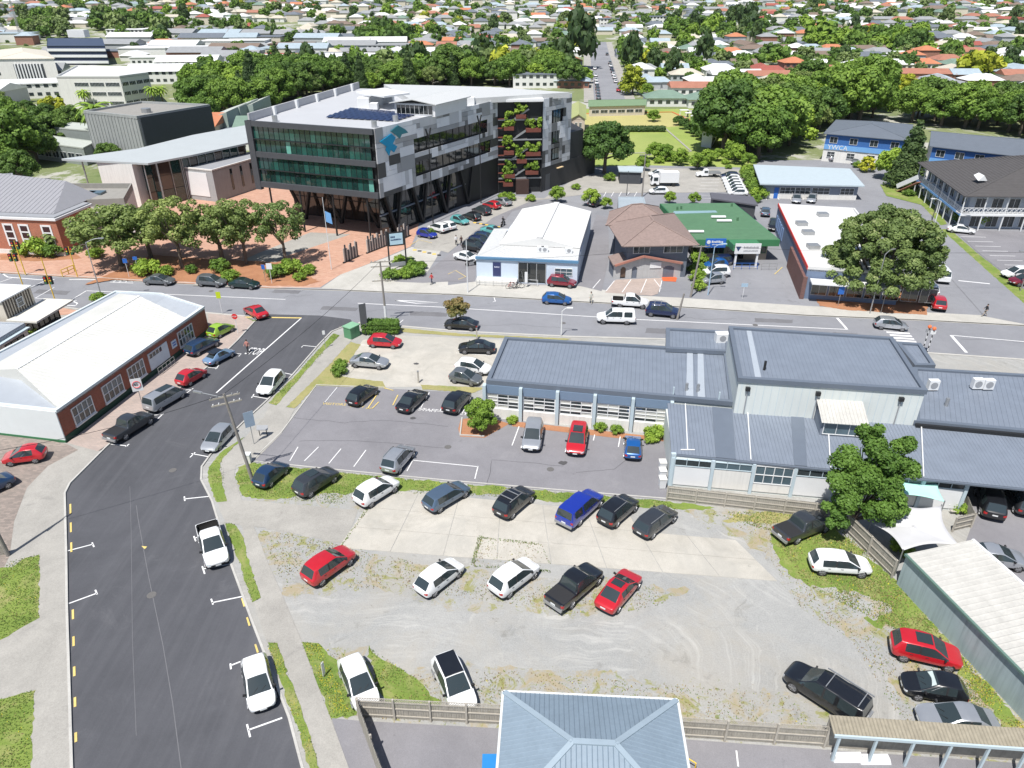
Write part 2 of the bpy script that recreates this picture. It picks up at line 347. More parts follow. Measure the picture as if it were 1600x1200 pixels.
# ------------------------------------------------------------------ ground
SHN = 0
def sheet(name, pts, z, mat, jag=0, label=None, kind='structure', world=False, step=None, parent=None):
 """flat ground cover; pts in photo pixels (or metres), jag = raggedness of its edge in metres"""
 P = [Vector(p) if world else Vector(G(p[0], p[1], z)) for p in pts]
 if jag or step:
  st = step or .3; Q = []
  for i in range(len(P)):
   a, b = P[i], P[(i + 1) % len(P)]; n = max(1, int((b - a).length / st))
   for k in range(n):
    q = a.lerp(b, k / n)
    if jag: q = q + Vector((noise.noise(Vector((q.x * .9, q.y * .9, z * 90))), noise.noise(Vector((q.y * .9, q.x * .9, 5 + z * 90))))) * jag * 1.8 + Vector((noise.noise(Vector((q.x * 3, q.y * 3, 3))), noise.noise(Vector((q.y * 3, q.x * 3, 8))))) * (jag + .08) + Vector((R.uniform(-1, 1), R.uniform(-1, 1))) * (jag * .2 + .02)
    Q.append(q)
  P = Q
 global SHN; SHN += 1; z += (SHN % 9) * .00035
 if sum(P[i - 1].x * P[i].y - P[i].x * P[i - 1].y for i in range(len(P))) < 0: P = P[::-1]
 vs, _e, fs = delaunay_2d_cdt([p.xy for p in P], [], [list(range(len(P)))], 1, 1e-5)[:3]
 me = bpy.data.meshes.new(name); me.from_pydata([(v.x, v.y, z) for v in vs], [], fs); me.update(); me.materials.append(mat)
 if len(me.polygons) and me.polygons[0].normal.z < 0: me.flip_normals()
 o = bpy.data.objects.new(name, me); C.objects.link(o)
 if parent: o.parent = parent; return o
 return tag(o, label, None, None, kind)
# base terrain: one sheet past the horizon, rising into the far hill
BASEM = ground('town_ground', (.11, .16, .045), (.24, .25, .14), .012, .09, 1.2, [((.42, .41, .38), .03, .52, .05, .9), ((.07, .12, .03), .05, .56, .1, .8), ((.3, .3, .31), .1, .6, .04, .8)], bmp=0)
mb = MB(); ys = [-60, 0, 60, 120, 180, 240, 300, 360, 420] + [470 + 22 * i for i in range(60)] + [1900, 2400, 3200, 5000]; xs = [-4200, -2200, -1500] + [-1200 + 40 * i for i in range(61)] + [1500, 2200, 4200]
for y in ys:
 for x in xs: mb.v.append((x, y, hill(x, y) if 400 < y < 2400 else (0 if y <= 400 else hill(x, 1900))))
nx = len(xs)
for j in range(len(ys) - 1):
 for i in range(nx - 1): mb.f.append((j * nx + i, j * nx + i + 1, (j + 1) * nx + i + 1, (j + 1) * nx + i)); mb.m.append(0)
tag(mb.build('ground', BASEM, smooth=True), 'green and grey suburban ground rising to the far hillside', kind='structure')

ZL = .12      # lots and pavements stand a kerb above the roads
# roads
N_KERB = [(-500, 398), (0, 426), (219, 439), (422, 450), (540, 453), (633, 457), (700, 459), (910, 471), (1050, 478), (1260, 492), (1430, 499), (1600, 508), (2000, 532)]
S_E = [(560, 505), (620, 510), (720, 519), (892, 527), (1040, 531), (1200, 540), (1455, 553), (1600, 563), (2000, 592)]
sheet('main_road', N_KERB + S_E[::-1] + [(500, 497), (460, 494), (397, 500), (381, 494), (325, 489), (250, 482), (150, 476), (122, 483), (92, 478), (0, 520), (-500, 520)], .01, ASPO, label='pale worn asphalt main road crossing the middle of the view')
SR = [(552, 505.5), (519, 519), (500, 538.7), (457, 588), (417, 628), (380, 662), (330, 712), (317, 730), (316, 750), (333, 783), (362, 879), (396, 971), (417, 1025), (454, 1121), (475, 1200), (505, 1320)]
SL = [(397, 503), (370, 533), (347, 555), (290, 600), (233, 643), (175, 690), (162, 702), (108, 756), (100, 772), (102, 858), (103, 950), (106, 1054), (110, 1200), (116, 1320)]
sheet('side_road', SR + SL[::-1] + [(420, 491), (500, 493), (548, 499)], .014, ASPN, label='fresh dark asphalt side road running down the left')
def strip(name, px, w, z, mat, side=0, kind='structure', label=None, zoff=0, h=None, extend=0):
 """band w metres wide along a polyline of photo pixels; h makes it a raised bar"""
 P = [Vector(G(a, b, 0)) for a, b in px]; Q = []
 for i in range(len(P) - 1):
  n = max(1, int((P[i + 1] - P[i]).length / 3)); Q += [P[i].lerp(P[i + 1], k / n) for k in range(n)]
 Q.append(P[-1]); L = []; Rr = []
 for i, q in enumerate(Q):
  d = (Q[min(i + 1, len(Q) - 1)] - Q[max(i - 1, 0)]).normalized(); n = Vector((-d.y, d.x)); L.append(q + n * (w * (.5 + side))); Rr.append(q - n * (w * (.5 - side)))
 mb = MB()
 for i in range(len(Q) - 1):
  a, b, c, d = Rr[i], Rr[i + 1], L[i + 1], L[i]
  if h is None: mb.poly([(a.x, a.y, z), (b.x, b.y, z), (c.x, c.y, z), (d.x, d.y, z)])
  else: mb.hexa([(p.x, p.y, z) for p in (a, b, c, d)] + [(p.x, p.y, z + h) for p in (a, b, c, d)])
 return tag(mb.build(name, mat), label, kind=kind)
for nm, px, sd_ in (('side_road_kerb', SR, -.5), ('side_road_kerb', SL, .5), ('main_road_kerb', N_KERB, .5), ('main_road_kerb', S_E, -.5), ('main_road_kerb', [(-60, 524), (0, 519), (92, 479), (122, 484), (150, 477), (250, 483), (325, 490), (381, 495)], -.5)):
 strip(nm, px, .16, 0, KERB, sd_, h=.135); strip('gutter', px, .42, .02, CONC, -sd_)
# blocks
S_LOT = [(475, 1210), (454, 1121), (417, 1025), (396, 971), (362, 879), (333, 783), (316, 750), (317, 730), (330, 712), (380, 662), (417, 628), (457, 588), (500, 538.7), (519, 519), (552, 505.5)] + S_E[1:] + [(2000, 1400), (540, 1400)]
sheet('gravel_yard', S_LOT, ZL - .01, GRAV, label='pale grey gravel parking yard with curved tyre tracks')
sheet('concrete_apron', [(-500, 700), (60, 690), (105, 692), (153, 705), (162, 702), (108, 756), (100, 772), (102, 858), (103, 950), (106, 1054), (110, 1200), (116, 1320), (-600, 1320)], ZL, CONC2, label='pale concrete footpath and driveways left of the side road')
sheet('brown_brick_yard', [(-500, 640), (0, 672), (105, 694), (122, 703), (75, 728), (42, 762), (22, 815), (15, 868), (0, 900), (-500, 900)], ZL + .004, PAVB, label='stained brown brick forecourt at the left edge')
sheet('kerbside_pavers', [(325, 489), (381, 494), (397, 503), (370, 533), (347, 555), (290, 600), (233, 643), (175, 690), (153, 705), (105, 692), (326, 522)], ZL, PAVP, label='pinkish brick footpath beside the red brick workshop')
sheet('shop_forecourt', [(-500, 520), (0, 520), (92, 478), (122, 484), (150, 476), (250, 482), (325, 489), (326, 522), (105, 690), (-500, 660)], ZL - .004, CONC2)
sheet('red_paved_island', [(88, 479), (120, 485), (112, 491), (76, 494)], ZL + .004, PAVE)
sheet('service_lane', [(0, 560), (75, 505), (112, 492), (128, 497), (40, 552), (-60, 615), (-200, 700), (-300, 640)], ZL + .004, ASPO)
sheet('grass_verge', [(62, 866), (61, 965), (2, 999), (-60, 1040), (-120, 900), (20, 886), (35, 874)], ZL + .008, GRASS, .05, 'bright mown grass verge beside the left driveway')
sheet('grass_verge', [(54, 1079), (50, 1150), (47, 1230), (-200, 1300), (-200, 1120), (0, 1092)], ZL + .008, GRASS, .05, 'mown grass verge in the bottom left corner')
NORTH = N_KERB[::-1] + [(-500, 330), (0, 330), (200, 290), (420, 260), (600, 280), (780, 300), (900, 262), (1000, 258), (1175, 262), (1190, 250), (1400, 250), (1700, 300), (2000, 330)]
sheet('lot_asphalt', NORTH, ZL - .012, ASPO, label='pale asphalt lots north of the main road')
sheet('brick_plaza', [(-500, 398), (0, 426), (219, 439), (422, 450), (500, 449), (530, 430), (602, 402), (642, 385), (650, 366), (660, 330), (440, 270), (200, 290), (0, 340), (-500, 345)], ZL, PAVE, label='terracotta brick civic plaza')
sheet('plaza_path', [(300, 446), (340, 425), (400, 397), (485, 363), (548, 366), (450, 399), (395, 432), (372, 449)], ZL + .004, CONC2, label='grey path slanting across the brick plaza')
sheet('driveway_crossing', [(502, 450), (532, 429), (604, 402), (643, 386), (690, 390), (668, 425), (700, 437), (700, 459), (633, 457), (540, 453)], ZL + .008, CONC)
sheet('office_driveway', [(615, 440), (668, 424), (700, 398), (745, 360), (760, 330), (790, 312), (850, 315), (800, 330), (778, 358), (745, 398), (741, 440), (700, 440), (660, 442)], ZL + .012, ASPL)
sheet('office_driveway_concrete', [(646, 388), (652, 372), (700, 350), (760, 318), (800, 306), (850, 310), (900, 278), (1000, 262), (1175, 265), (1180, 300), (930, 302), (830, 314), (770, 340), (700, 395), (690, 392)], ZL + .016, CONC2)
sheet('north_footpath', [(690, 459), (697, 446), (741, 440), (850, 446), (906, 447), (1000, 462), (1060, 465), (1262, 478), (1430, 487), (1600, 496), (2000, 520), (2000, 532), (1600, 508), (1430, 499), (1260, 492), (1050, 478), (910, 471), (700, 459)], ZL + .020, CONC, label='pale concrete footpath along the north side of the main road')
sheet('red_parking_court', [(945, 457), (962, 437), (1035, 434), (1028, 459), (1018, 462)], ZL + .024, PAVP)
sheet('orange_doormat', [(1033, 432), (1046, 429), (1058, 434), (1056, 440), (1036, 439)], ZL + .028, M('orange_mat', (.6, .12, .04), .9))
sheet('dark_driveway', [(903, 446), (918, 380), (932, 335), (950, 340), (952, 400), (940, 455)], ZL + .024, ASPL)
sheet('right_street', [(1446, 322), (1482, 362), (1520, 395), (1600, 466), (1680, 530), (1600, 506), (1538, 494), (1490, 440), (1440, 385), (1400, 335)], ZL + .030, ASPO, label='side street climbing beside the motel on the right')
sheet('grass_verge', [(1470, 358), (1484, 358), (1530, 398), (1600, 452), (1700, 530), (1690, 545), (1600, 474), (1515, 398)], ZL + .034, GRASS, .04, 'green verge between the motel parking and the side street')
sheet('motel_parking', [(1488, 358), (1600, 362), (2000, 378), (2000, 640), (1700, 530), (1600, 451), (1530, 396)], ZL + .036, ASPL)
sheet('grass_verge', [(1375, 288), (1435, 292), (1462, 322), (1480, 350), (1470, 352), (1440, 320), (1385, 306)], ZL + .034, GRASS, .05, 'grass under the dark conifer beside the motel')
sheet('tree_bed', [(1270, 455), (1300, 440), (1400, 440), (1450, 470), (1448, 492), (1330, 485), (1280, 478)], ZL + .026, SOIL, .08)
# foreground yard details
A1 = [(495, 603), (601, 607), (727, 613), (758, 650), (1044, 688), (1042, 781), (870, 767), (695, 752), (529, 736), (393, 722), (440, 677)]
sheet('asphalt_lot', A1, ZL, ASPL, label='grey asphalt car park in front of the grey roofed hall')
strip('lot_edging', [(1042, 781), (870, 767), (695, 752), (529, 736), (393, 722), (440, 677), (495, 603), (601, 607)], .12, ZL, KERB, h=.05)
sheet('upper_slab', [(567, 531), (625, 524), (790, 531), (757, 603), (601, 605), (598, 597), (529, 589)], ZL + .004, SLAB, label='pale concrete parking slab behind the corner hedge')
# big slab as individual panels with weedy joints
slab = bpy.data.objects.new('concrete_slab', None); C.objects.link(slab); tag(slab, 'pale cracked concrete slab under the middle row of cars', kind='structure')
SP4 = [Vector(G(592, 764, ZL)), Vector(G(1120, 815, ZL)), Vector(G(1215, 908, ZL)), Vector(G(528, 856, ZL))]
NX_, NY_ = 8, 3
for i in range(NX_):
 for j in range(NY_):
  def bl(u, v): return SP4[3].lerp(SP4[2], u).lerp(SP4[0].lerp(SP4[1], u), v)
  if j == NY_ - 1 and i > 5: continue
  g = .0008; u0, u1, v0, v1 = i / NX_ + g, (i + 1) / NX_ - g, j / NY_ + g * 2, (j + 1) / NY_ - g * 2
  q = [bl(u0, v0), bl(u1, v0), bl(u1, v1), bl(u0, v1)]; dz = R.uniform(0, .006)
  MB().prism([tuple(p) for p in q], ZL - .02, ZL + .012 + dz).build('slab_panel', SLAB, slab)
CP1 = [(545, 517), (553, 512), (560, 522), (548, 533), (513, 571), (487, 598), (446, 637), (460, 640), (440, 677), (398, 720), (369, 727), (366, 742), (377, 779), (385, 800), (400, 830), (417, 875), (440, 927), (471, 1001), (495, 1067), (516, 1120), (545, 1200), (575, 1300), (525, 1300), (494, 1179), (467, 1096), (433, 1004), (408, 933), (385, 867), (379, 825), (366, 800), (354, 783), (344, 733), (347, 716), (384, 682), (412, 652), (421, 633), (432, 633), (498, 556), (531, 524)]
sheet('footpath', CP1, ZL + .016, CONC2, label='narrow concrete footpath along the right side of the side road')
sheet('driveway', [(338, 784), (377, 781), (470, 789), (560, 797), (540, 850), (480, 838), (398, 822), (352, 816)], ZL + .008, CONC2, .05)
sheet('driveway', [(396, 940), (440, 928), (471, 1001), (417, 1004)], ZL + .008, CONC2)
for p, lb in (([(531, 524), (498, 556), (432, 633), (419, 630), (460, 588), (521, 521)], 'long thin grass verge beside the upper side road'),
              ([(383, 682), (347, 716), (344, 733), (354, 783), (338, 784), (325, 752), (326, 730), (345, 706)], 'curved grass verge in front of the utility pole'),
              ([(352, 817), (367, 819), (379, 838), (386, 867), (407, 934), (394, 942), (378, 890), (362, 850)], 'grass verge beside the white pickup'),
              ([(417, 1005), (433, 1005), (467, 1096), (494, 1179), (525, 1290), (500, 1290), (484, 1200), (456, 1115)], 'flowering grass verge beside the white sedan'),
              ([(548, 534), (564, 538), (529, 588), (598, 596), (603, 606), (495, 602), (460, 638), (447, 636), (487, 598), (513, 571)], None),
              ([(657, 601), (757, 606), (740, 614), (727, 613), (660, 608)], None),
              ([(622, 512), (720, 521), (892, 529), (880, 533), (790, 528), (700, 524), (630, 519)], None)):
 sheet('grass_verge', p, ZL + .020, GRASS if lb else DRY, .05, lb or 'dry yellow grass strip beside the upper parking slab')
sheet('grass_strip', [(395, 724), (529, 738), (695, 754), (880, 769), (1040, 783), (1120, 794), (1060, 797), (870, 784), (780, 772), (700, 770), (640, 766), (592, 770), (540, 789), (460, 783), (400, 778), (377, 775), (368, 742), (373, 729)], ZL + .004, GRASS, .14, 'green grass strip between the asphalt lot and the slab')
sheet('weedy_ground', [(460, 776), (600, 768), (592, 800), (520, 795), (380, 784)], ZL + .006, WEEDY, .2)
sheet('weedy_ground', [(400, 826), (450, 832), (540, 856), (700, 890), (890, 905), (1010, 912), (1080, 925), (1000, 950), (900, 962), (700, 950), (600, 925), (520, 935), (445, 925), (420, 880)], ZL - .004, WEEDY, .35, 'weedy gravel under the lower middle row of cars')
sheet('weedy_ground', [(500, 1006), (560, 1015), (640, 1050), (800, 1040), (1000, 1062), (1230, 1075), (1300, 1110), (1300, 1165), (560, 1130), (520, 1110)], ZL - .004, WEEDY, .4, 'weedy gravel along the lower fence')
sheet('weedy_ground', [(1060, 795), (1150, 792), (1290, 800), (1330, 840), (1400, 905), (1600, 1125), (1700, 1230), (1440, 1230), (1400, 1080), (1330, 990), (1250, 950), (1210, 880), (1140, 835)], ZL - .004, WEEDY, .4, 'weedy ground in the right corner of the yard')
sheet('grass_corner', [(1205, 850), (1215, 820), (1290, 803), (1322, 840), (1398, 906), (1500, 1020), (1600, 1130), (1570, 1135), (1490, 1040), (1400, 985), (1350, 968), (1400, 950), (1330, 925), (1260, 915), (1230, 895)], ZL + .002, GRASS, .3, 'bright grass in the right corner of the yard')
sheet('grass_corner', [(470, 1002), (500, 1006), (530, 1035), (556, 1090), (558, 1120), (516, 1122), (494, 1066)], ZL + .002, GRASS, .1, 'flowering grass beside the footpath at the bottom')
sheet('grass_corner', [(573, 1010), (600, 1035), (650, 1060), (690, 1095), (690, 1112), (600, 1106), (590, 1060)], ZL + .003, GRASS, .15, 'grass between the two parked white cars')
sheet('grass_corner', [(1180, 800), (1290, 800), (1240, 820), (1120, 812)], ZL + .003, DRY, .25)
sheet('lower_asphalt', [(518, 1122), (560, 1126), (1000, 1150), (1300, 1172), (1700, 1200), (1700, 1500), (600, 1500), (560, 1260)], ZL + .004, ASPL, label='stained dark asphalt yard below the lower fence')
sheet('right_asphalt', [(1480, 745), (1600, 752), (2000, 780), (2000, 1300), (1700, 1150), (1600, 1020), (1500, 870), (1515, 830), (1525, 800)], ZL + .004, ASPL, label='asphalt parking on the right below the long roof')
sheet('planting_island', [(716, 670), (720, 655), (756, 650), (796, 662), (757, 684), (719, 682)], ZL + .008, SOIL)
strip('island_edging', [(757, 684), (719, 682), (722, 655)], .14, ZL, KERB, h=.12)
sheet('wall_bed', [(800, 658), (1042, 684), (1042, 690), (960, 684), (800, 666)], ZL + .008, SOIL)
sheet('planted_bed', [(130, 445), (240, 398), (330, 405), (440, 410), (500, 440), (475, 447), (420, 446), (330, 442), (230, 437), (180, 436)], ZL + .010, SOIL, .15, 'bark mulched garden under the plaza trees')
sheet('planted_bed', [(0, 398), (60, 388), (110, 392), (130, 404), (60, 408), (0, 406)], ZL + .010, SOIL, .1)
# bowling greens
for P, lb, g in (([(905, 178), (1050, 176), (1092, 195), (1036, 199), (915, 199)], 'yellow green bowling green with an orange border behind the office', ((.36, .33, .13), (.44, .40, .17))),
                 ([(915, 212), (1034, 209), (1079, 237), (925, 241)], 'lower lawn bowling green in front of the hedge', ((.20, .27, .07), (.34, .37, .12)))):
 sheet('bowling_green', P, .05, ground('green_%d' % (g[0][0] * 100), g[0], g[1], .03, .2, 5, bmp=0), label=lb)
sheet('grass_field', [(880, 170), (1110, 170), (1180, 262), (1160, 268), (1000, 258), (900, 262), (895, 240)], .03, ground('park_grass', (.18, .26, .05), (.34, .38, .12), .05, .4, 4), .4)
sheet('grass_field', [(1320, 118), (1430, 120), (1440, 172), (1330, 168)], .03, ground('park_grass', None, None))
strip('green_border', [(914, 178), (1050, 175.5), (1093, 194.5)], .7, .06, M('orange_edging', (.55, .18, .06), .8), h=.15)
strip('green_border', [(925, 200), (1038, 200), (1080, 237), (925, 242)], .5, .06, CONC2, h=.1)
sheet('bowls_car_park', [(1075, 172), (1160, 170), (1180, 185), (1110, 200), (1095, 190)], .04, CONC2)
# far straight street and cross streets over the terrain
def terr_strip(name, pts, w, mat, label=None, dz=.25, extra=0):
 P = []
 for i in range(len(pts) - 1):
  a, b = Vector(pts[i]), Vector(pts[i + 1]); n = max(1, int((b - a).length / 8)); P += [a.lerp(b, k / n) for k in range(n)]
 P.append(Vector(pts[-1])); mb = MB(); L = []
 for i, q in enumerate(P):
  d = (P[min(i + 1, len(P) - 1)] - P[max(i - 1, 0)]).normalized(); n = Vector((-d.y, d.x))
  L.append([(q.x + n.x * w * k, q.y + n.y * w * k, hill(q.x + n.x * w * k, q.y + n.y * w * k) + dz) for k in (-.5, .5)])
 for i in range(len(L) - 1): mb.poly([L[i][0], L[i + 1][0], L[i + 1][1], L[i][1]])
 return tag(mb.build(name, mat), label, kind='structure')
S0, S1 = Vector(G(953.5, 161)), Vector(GT(934, 66))
terr_strip('far_footpath', [S0, S1], 19, CONC2, dz=.16); terr_strip('far_street', [S0, S1], 11.4, ASPO, 'straight grey street running away through the suburb', .22)
terr_strip('far_cross_street', [GT(1190, 92), GT(1262, 100), GT(1330, 104)], 9, ASPO, dz=.2)
terr_strip('far_cross_street', [GT(925, 160), GT(1100, 163)], 6, ASPO, dz=.1); terr_strip('far_cross_street', [GT(60, 8), GT(85, 30), GT(105, 55)], 9, CONC2, dz=.4)
terr_strip('far_cross_street', [GT(1330, 72), GT(1460, 66), GT(1600, 70)], 8, ASPO, dz=.3); terr_strip('far_cross_street', [GT(600, 110), GT(780, 96), GT(905, 92)], 8, ASPO, dz=.3)
# painted markings
def line(px, w, mat=LINEW, z=.02, name='road_marking'): return strip(name, px, w, z, mat)
for a, b in (((430, 455), (620, 467)), ):
 pass
line([(135, 454.5), (446, 468)], .14); line([(135, 454.5), (108, 471)], .14); line([(559, 474), (690, 480), (990, 499), (1325, 515)], .15)
line([(55, 466), (85, 449)], .12); line([(0, 441), (20, 434)], .12); line([(55, 466), (120, 470)], .1); line([(3, 427), (12, 433), (60, 437), (85, 437)], .2); line([(108, 437), (172, 437)], .2)
line([(43, 451), (75, 437)], .12); line([(95, 476.5), (118, 478), (121, 474), (112, 470)], .2)
for k in range(4): line([(176 + k * 10, 441), (186 + k * 9, 436.5)], .15)
line([(172, 441), (208, 442.5)], .15)
line([(1308, 497), (1323, 514)], .3); line([(1486, 524), (1510, 551)], .35); line([(1486, 524), (1600, 534), (1800, 552)], .15)
line([(617, 469.5), (650, 470.5), (685, 473), (650, 474), (617, 469.5)], .2)
for k in range(6): line([(1380 + k * 5.2, 515 + k * 4.3), (1418 + k * 3.4, 517 + k * 4.3)], .42)
line([(377, 495.5), (471, 497)], .3, LINEY, .024); line([(471, 497), (338, 614)], .16, z=.024)
for px in ([(494, 542), (474, 540), (471, 543)], [(359, 552.5), (377, 553), (373, 557)], [(340, 575.5), (322, 574)], [(342, 571), (337, 577)], [(300, 609), (283, 610)], [(302, 607), (292, 614)], [(254, 648), (240, 649)], [(256, 646), (246, 655)], [(200, 697), (172, 694)], [(202, 694), (196, 698)],
           [(459, 586), (445, 583)], [(419, 623.5), (394, 619)], [(397, 616), (393, 622)], [(335, 715.5), (299, 709)], [(305, 707), (297, 715)], [(330, 775.5), (287, 780)], [(288, 776), (289, 783)], [(102, 862), (146, 850.5)], [(144, 848), (147, 855)], [(103, 945), (152, 927)], [(149, 922), (152, 929)],
           [(318, 838), (304, 841)], [(303, 838), (306, 846)], [(363, 881), (318, 889)], [(316, 885), (320, 897)], [(380, 932), (331, 942)], [(330, 936), (333, 945)], [(376, 1034), (361, 1040)], [(360, 1037), (361, 1046)], [(441, 1122), (388, 1141)], [(386, 1132), (391, 1152)],
           [(1232, 484), (1228, 489), (1212, 488)], [(772, 465), (774, 471), (770, 472)], [(890, 475), (880, 476)], [(630, 500), (617, 511)]): line(px, .11, z=.024)
for y in (788, 817, 848, 953, 995, 1042, 1090, 1145): line([(110 + (y - 788) * .024, y), (110.3 + (y - 788) * .024, y + 15)], .14, LINEY, .04)
for a in ((378, 935), (386, 965), (399, 1007)): line([a, (a[0] + 4, a[1] + 13)], .12, LINEY, .03)
sheet('road_marking', [(221, 853), (230, 854), (226, 858)], .03, LINEY)
for px in ([(466, 700), (453, 722)], [(498, 700), (476, 722)], [(533, 703), (514, 726)], [(572, 705), (553, 731)], [(652, 708), (636, 738)], [(645, 721), (747, 731)], [(747, 730), (742, 750)], [(527, 607), (508, 630)], [(811, 668), (800, 698)], [(671, 615), (656, 642)], [(700, 620), (687, 645)], [(734, 625), (722, 648)],
           [(655, 641), (712, 647)], [(929, 681), (927, 690)], [(969, 684), (966, 700)], [(559, 540), (608, 543)], [(545, 573), (600, 577)], [(713, 553), (765, 557)], [(710, 596), (752, 600)], [(1150, 1175), (1153, 1200)]): line(px, .09, z=ZL + .016, name='parking_line')
for px in ([(592, 614), (575, 640)], [(592, 630), (582, 640), (572, 640)], [(622, 619), (614, 635)], [(600, 608), (615, 612)], [(700, 430), (712, 424), (728, 434), (716, 438)], [(640, 385), (655, 376), (675, 381)], [(1210, 430), (1222, 419)], [(1245, 428), (1232, 418)]): line(px, .12, LINEY, ZL + .045, 'parking_line')
for px in ([(960, 440), (947, 456)], [(986, 438), (972, 458)], [(1010, 438), (1001, 459)], [(1022, 438), (1033, 452)], [(1034, 440), (1030, 458)], [(938, 438), (926, 452)]): line(px, .1, z=ZL + .032, name='parking_line')
for i in range(7): line([(1500 + i * 11.5, 371 + i * 7.4), (1540 + i * 11.5, 372 + i * 7.4)], .12, z=ZL + .044, name='parking_line')
for i in range(8): line([(1193 + i * 19, 306), (1198 + i * 19, 313)], .12, z=ZL + .02, name='parking_line')
for i in range(6): line([(935 + i * 12, 301), (931 + i * 12, 308)], .12, z=ZL + .03, name='parking_line')
for i in range(7): line([(1096 - i, 281 + i * 5), (1124 - i, 281.5 + i * 5)], .12, z=ZL + .03, name='parking_line')
line([(1497, 440), (1546, 445)], .3, z=ZL + .04)
def ground_text(body, px0, px1, z, size, mat, squash=1.0):
 a, b = Vector(G(*px0, z)), Vector(G(*px1, z)); d = (b - a).normalized(); n = Vector((-d.y, d.x))
 o = text(body, size, None, mat, flat=Matrix(((d.x, n.x * squash, 0, a.x), (d.y, n.y * squash, 0, a.y), (0, 0, 1, z), (0, 0, 0, 1))), depth=.002, name='painted_lettering')
 return tag(o, kind='structure')
ground_text('VISITORS', (503, 632), (543, 634), ZL + .012, .62, LINEY); ground_text('ONLY', (545, 635.5), (565, 637), ZL + .012, .6, LINEY)
ground_text('STAFF', (652, 641), (671, 643), ZL + .014, .8, LINEW); ground_text('ONLY', (698, 645), (715, 647), ZL + .014, .8, LINEW)
ground_text('STOP', (381, 553), (400, 554.5), .03, .8, LINEW, 3.2)

# wear on the roads: covers, drains, patches, cracks and seams
for px, py in ((270, 735), (237, 930), (560, 520), (1180, 508), (880, 505), (330, 455), (700, 700), (860, 735)):
 x, y = G(px, py); t = MB().beam((x, y, .0), (x, y, .03 if py < 520 or px < 400 else ZL + .012), .66, sides=18); tag(t.build('manhole_cover', M('cast_iron', (.14, .135, .13), .6, .2, 8)), kind='structure')
for px, py in ((98, 762), (322, 736), (1455, 556), (535, 511), (100, 1155)):
 x, y = G(px, py); tag(MB().box(x - .45, x + .45, y - .22, y + .22, .0, .034).build('drain_grate', M('cast_iron', None)), kind='structure')
PATCH = ground('asphalt_patch', (.13, .13, .14), (.18, .18, .19), .3, 1.5, 20); TAR = M('tar_seam', (.05, .05, .055), .6, .2)
for P in ([(430, 452), (470, 454), (466, 459), (425, 457)], [(505, 478), (560, 481), (556, 486), (500, 484)], [(1010, 512), (1040, 514), (1042, 522), (1008, 520)], [(640, 486), (700, 489), (698, 495), (640, 493)], [(1180, 497), (1240, 500), (1238, 505), (1178, 503)], [(1300, 519), (1340, 521), (1335, 532), (1296, 530)], [(60, 452), (110, 455), (104, 461), (52, 458)]): sheet('asphalt_patch', P, .0165, PATCH, .06)
for px in ([(444, 466), (452, 462), (470, 463), (490, 460)], [(560, 486), (620, 484), (650, 490), (690, 488)], [(470, 456), (476, 452), (480, 448)], [(700, 505), (760, 509), (800, 507), (900, 514)], [(1060, 494), (1100, 500), (1150, 498)], [(1500, 530), (1560, 531), (1600, 536)], [(460, 655), (540, 662), (600, 658), (700, 668)], [(470, 690), (560, 690), (700, 702)], [(760, 760), (770, 720), (880, 730)], [(1000, 700), (960, 735), (900, 740)]):
 Q = []
 for i in range(len(px) - 1):
  for k in range(6): u = k / 6; Q.append((px[i][0] + (px[i + 1][0] - px[i][0]) * u + R.uniform(-1.5, 1.5), px[i][1] + (px[i + 1][1] - px[i][1]) * u + R.uniform(-.8, .8)))
 strip('asphalt_crack', Q + [px[-1]], .035, (.018 if px[0][1] < 540 else ZL + .006), TAR)
strip('road_seam', [(213, 790), (216, 812), (232, 900), (255, 1010), (270, 1100), (283, 1200), (290, 1290)], .05, .02, M('pale_seam', (.15, .15, .16), .8)); strip('road_seam', [(203, 760), (205, 830), (207, 1000), (213, 1150)], .03, .019, M('pale_seam', None))
DK = M('oil_stain', (.085, .083, .085), .7, .2, 2)
for px, py, s in ((645, 655, .35), (770, 590, .3), (650, 570, .3), (880, 725, .4)):
 x, y = G(px, py); z = ZL + .025; sheet('oil_stain', [(x + math.cos(a) * s * R.uniform(.6, 1.3), y + math.sin(a) * s * R.uniform(.5, 1)) for a in [k * .52 for k in range(12)]], z, DK, world=True)
# ------------------------------------------------------------------ cars
GL_CAR = M('car_glass', (.03, .042, .046), .06, .02, spec=.9); TRIM = M('car_trim', (.025, .025, .027), .6, .05)
RIM = M('alloy_rim', (.5, .51, .53), .3, .1, 8, .7); LAMPW = M('headlight_lens', (.6, .63, .66), .12, .05, spec=.8); LAMPR = M('taillight_lens', (.4, .015, .015), .15, .05, spec=.8)
PLATE = M('number_plate', (.7, .72, .72), .5, .05); WELL = M('wheel_well', (.01, .01, .01), .95, .05); DASH = M('car_interior', (.22, .21, .2), .8, .1)
PAINTS = dict(white=((.78, .79, .80), 0), black=((.008, .009, .012), 0), silver=((.42, .44, .47), .5), grey=((.16, .175, .19), .4), darkgrey=((.045, .05, .058), .3), red=((.50, .012, .022), .1), bluegrey=((.10, .15, .22), .4),
              navy=((.012, .025, .09), .3), blue=((.01, .10, .34), .2), royal=((.012, .035, .34), .2), darkblue=((.018, .05, .12), .3), lime=((.30, .50, .04), .1), maroon=((.22, .012, .03), .3), teal=((.12, .42, .42), .2), darkgreen=((.012, .035, .035), .3), lightblue=((.2, .32, .5), .3))
PM = {k: paint('paint_' + k, v[0], v[1]) for k, v in PAINTS.items()}
B_, T_, GF, GR, GS, HL, TL, WL, SR_ = range(9)   # paint, trim, windscreen, rear window, side window, headlight, taillight, well, roof
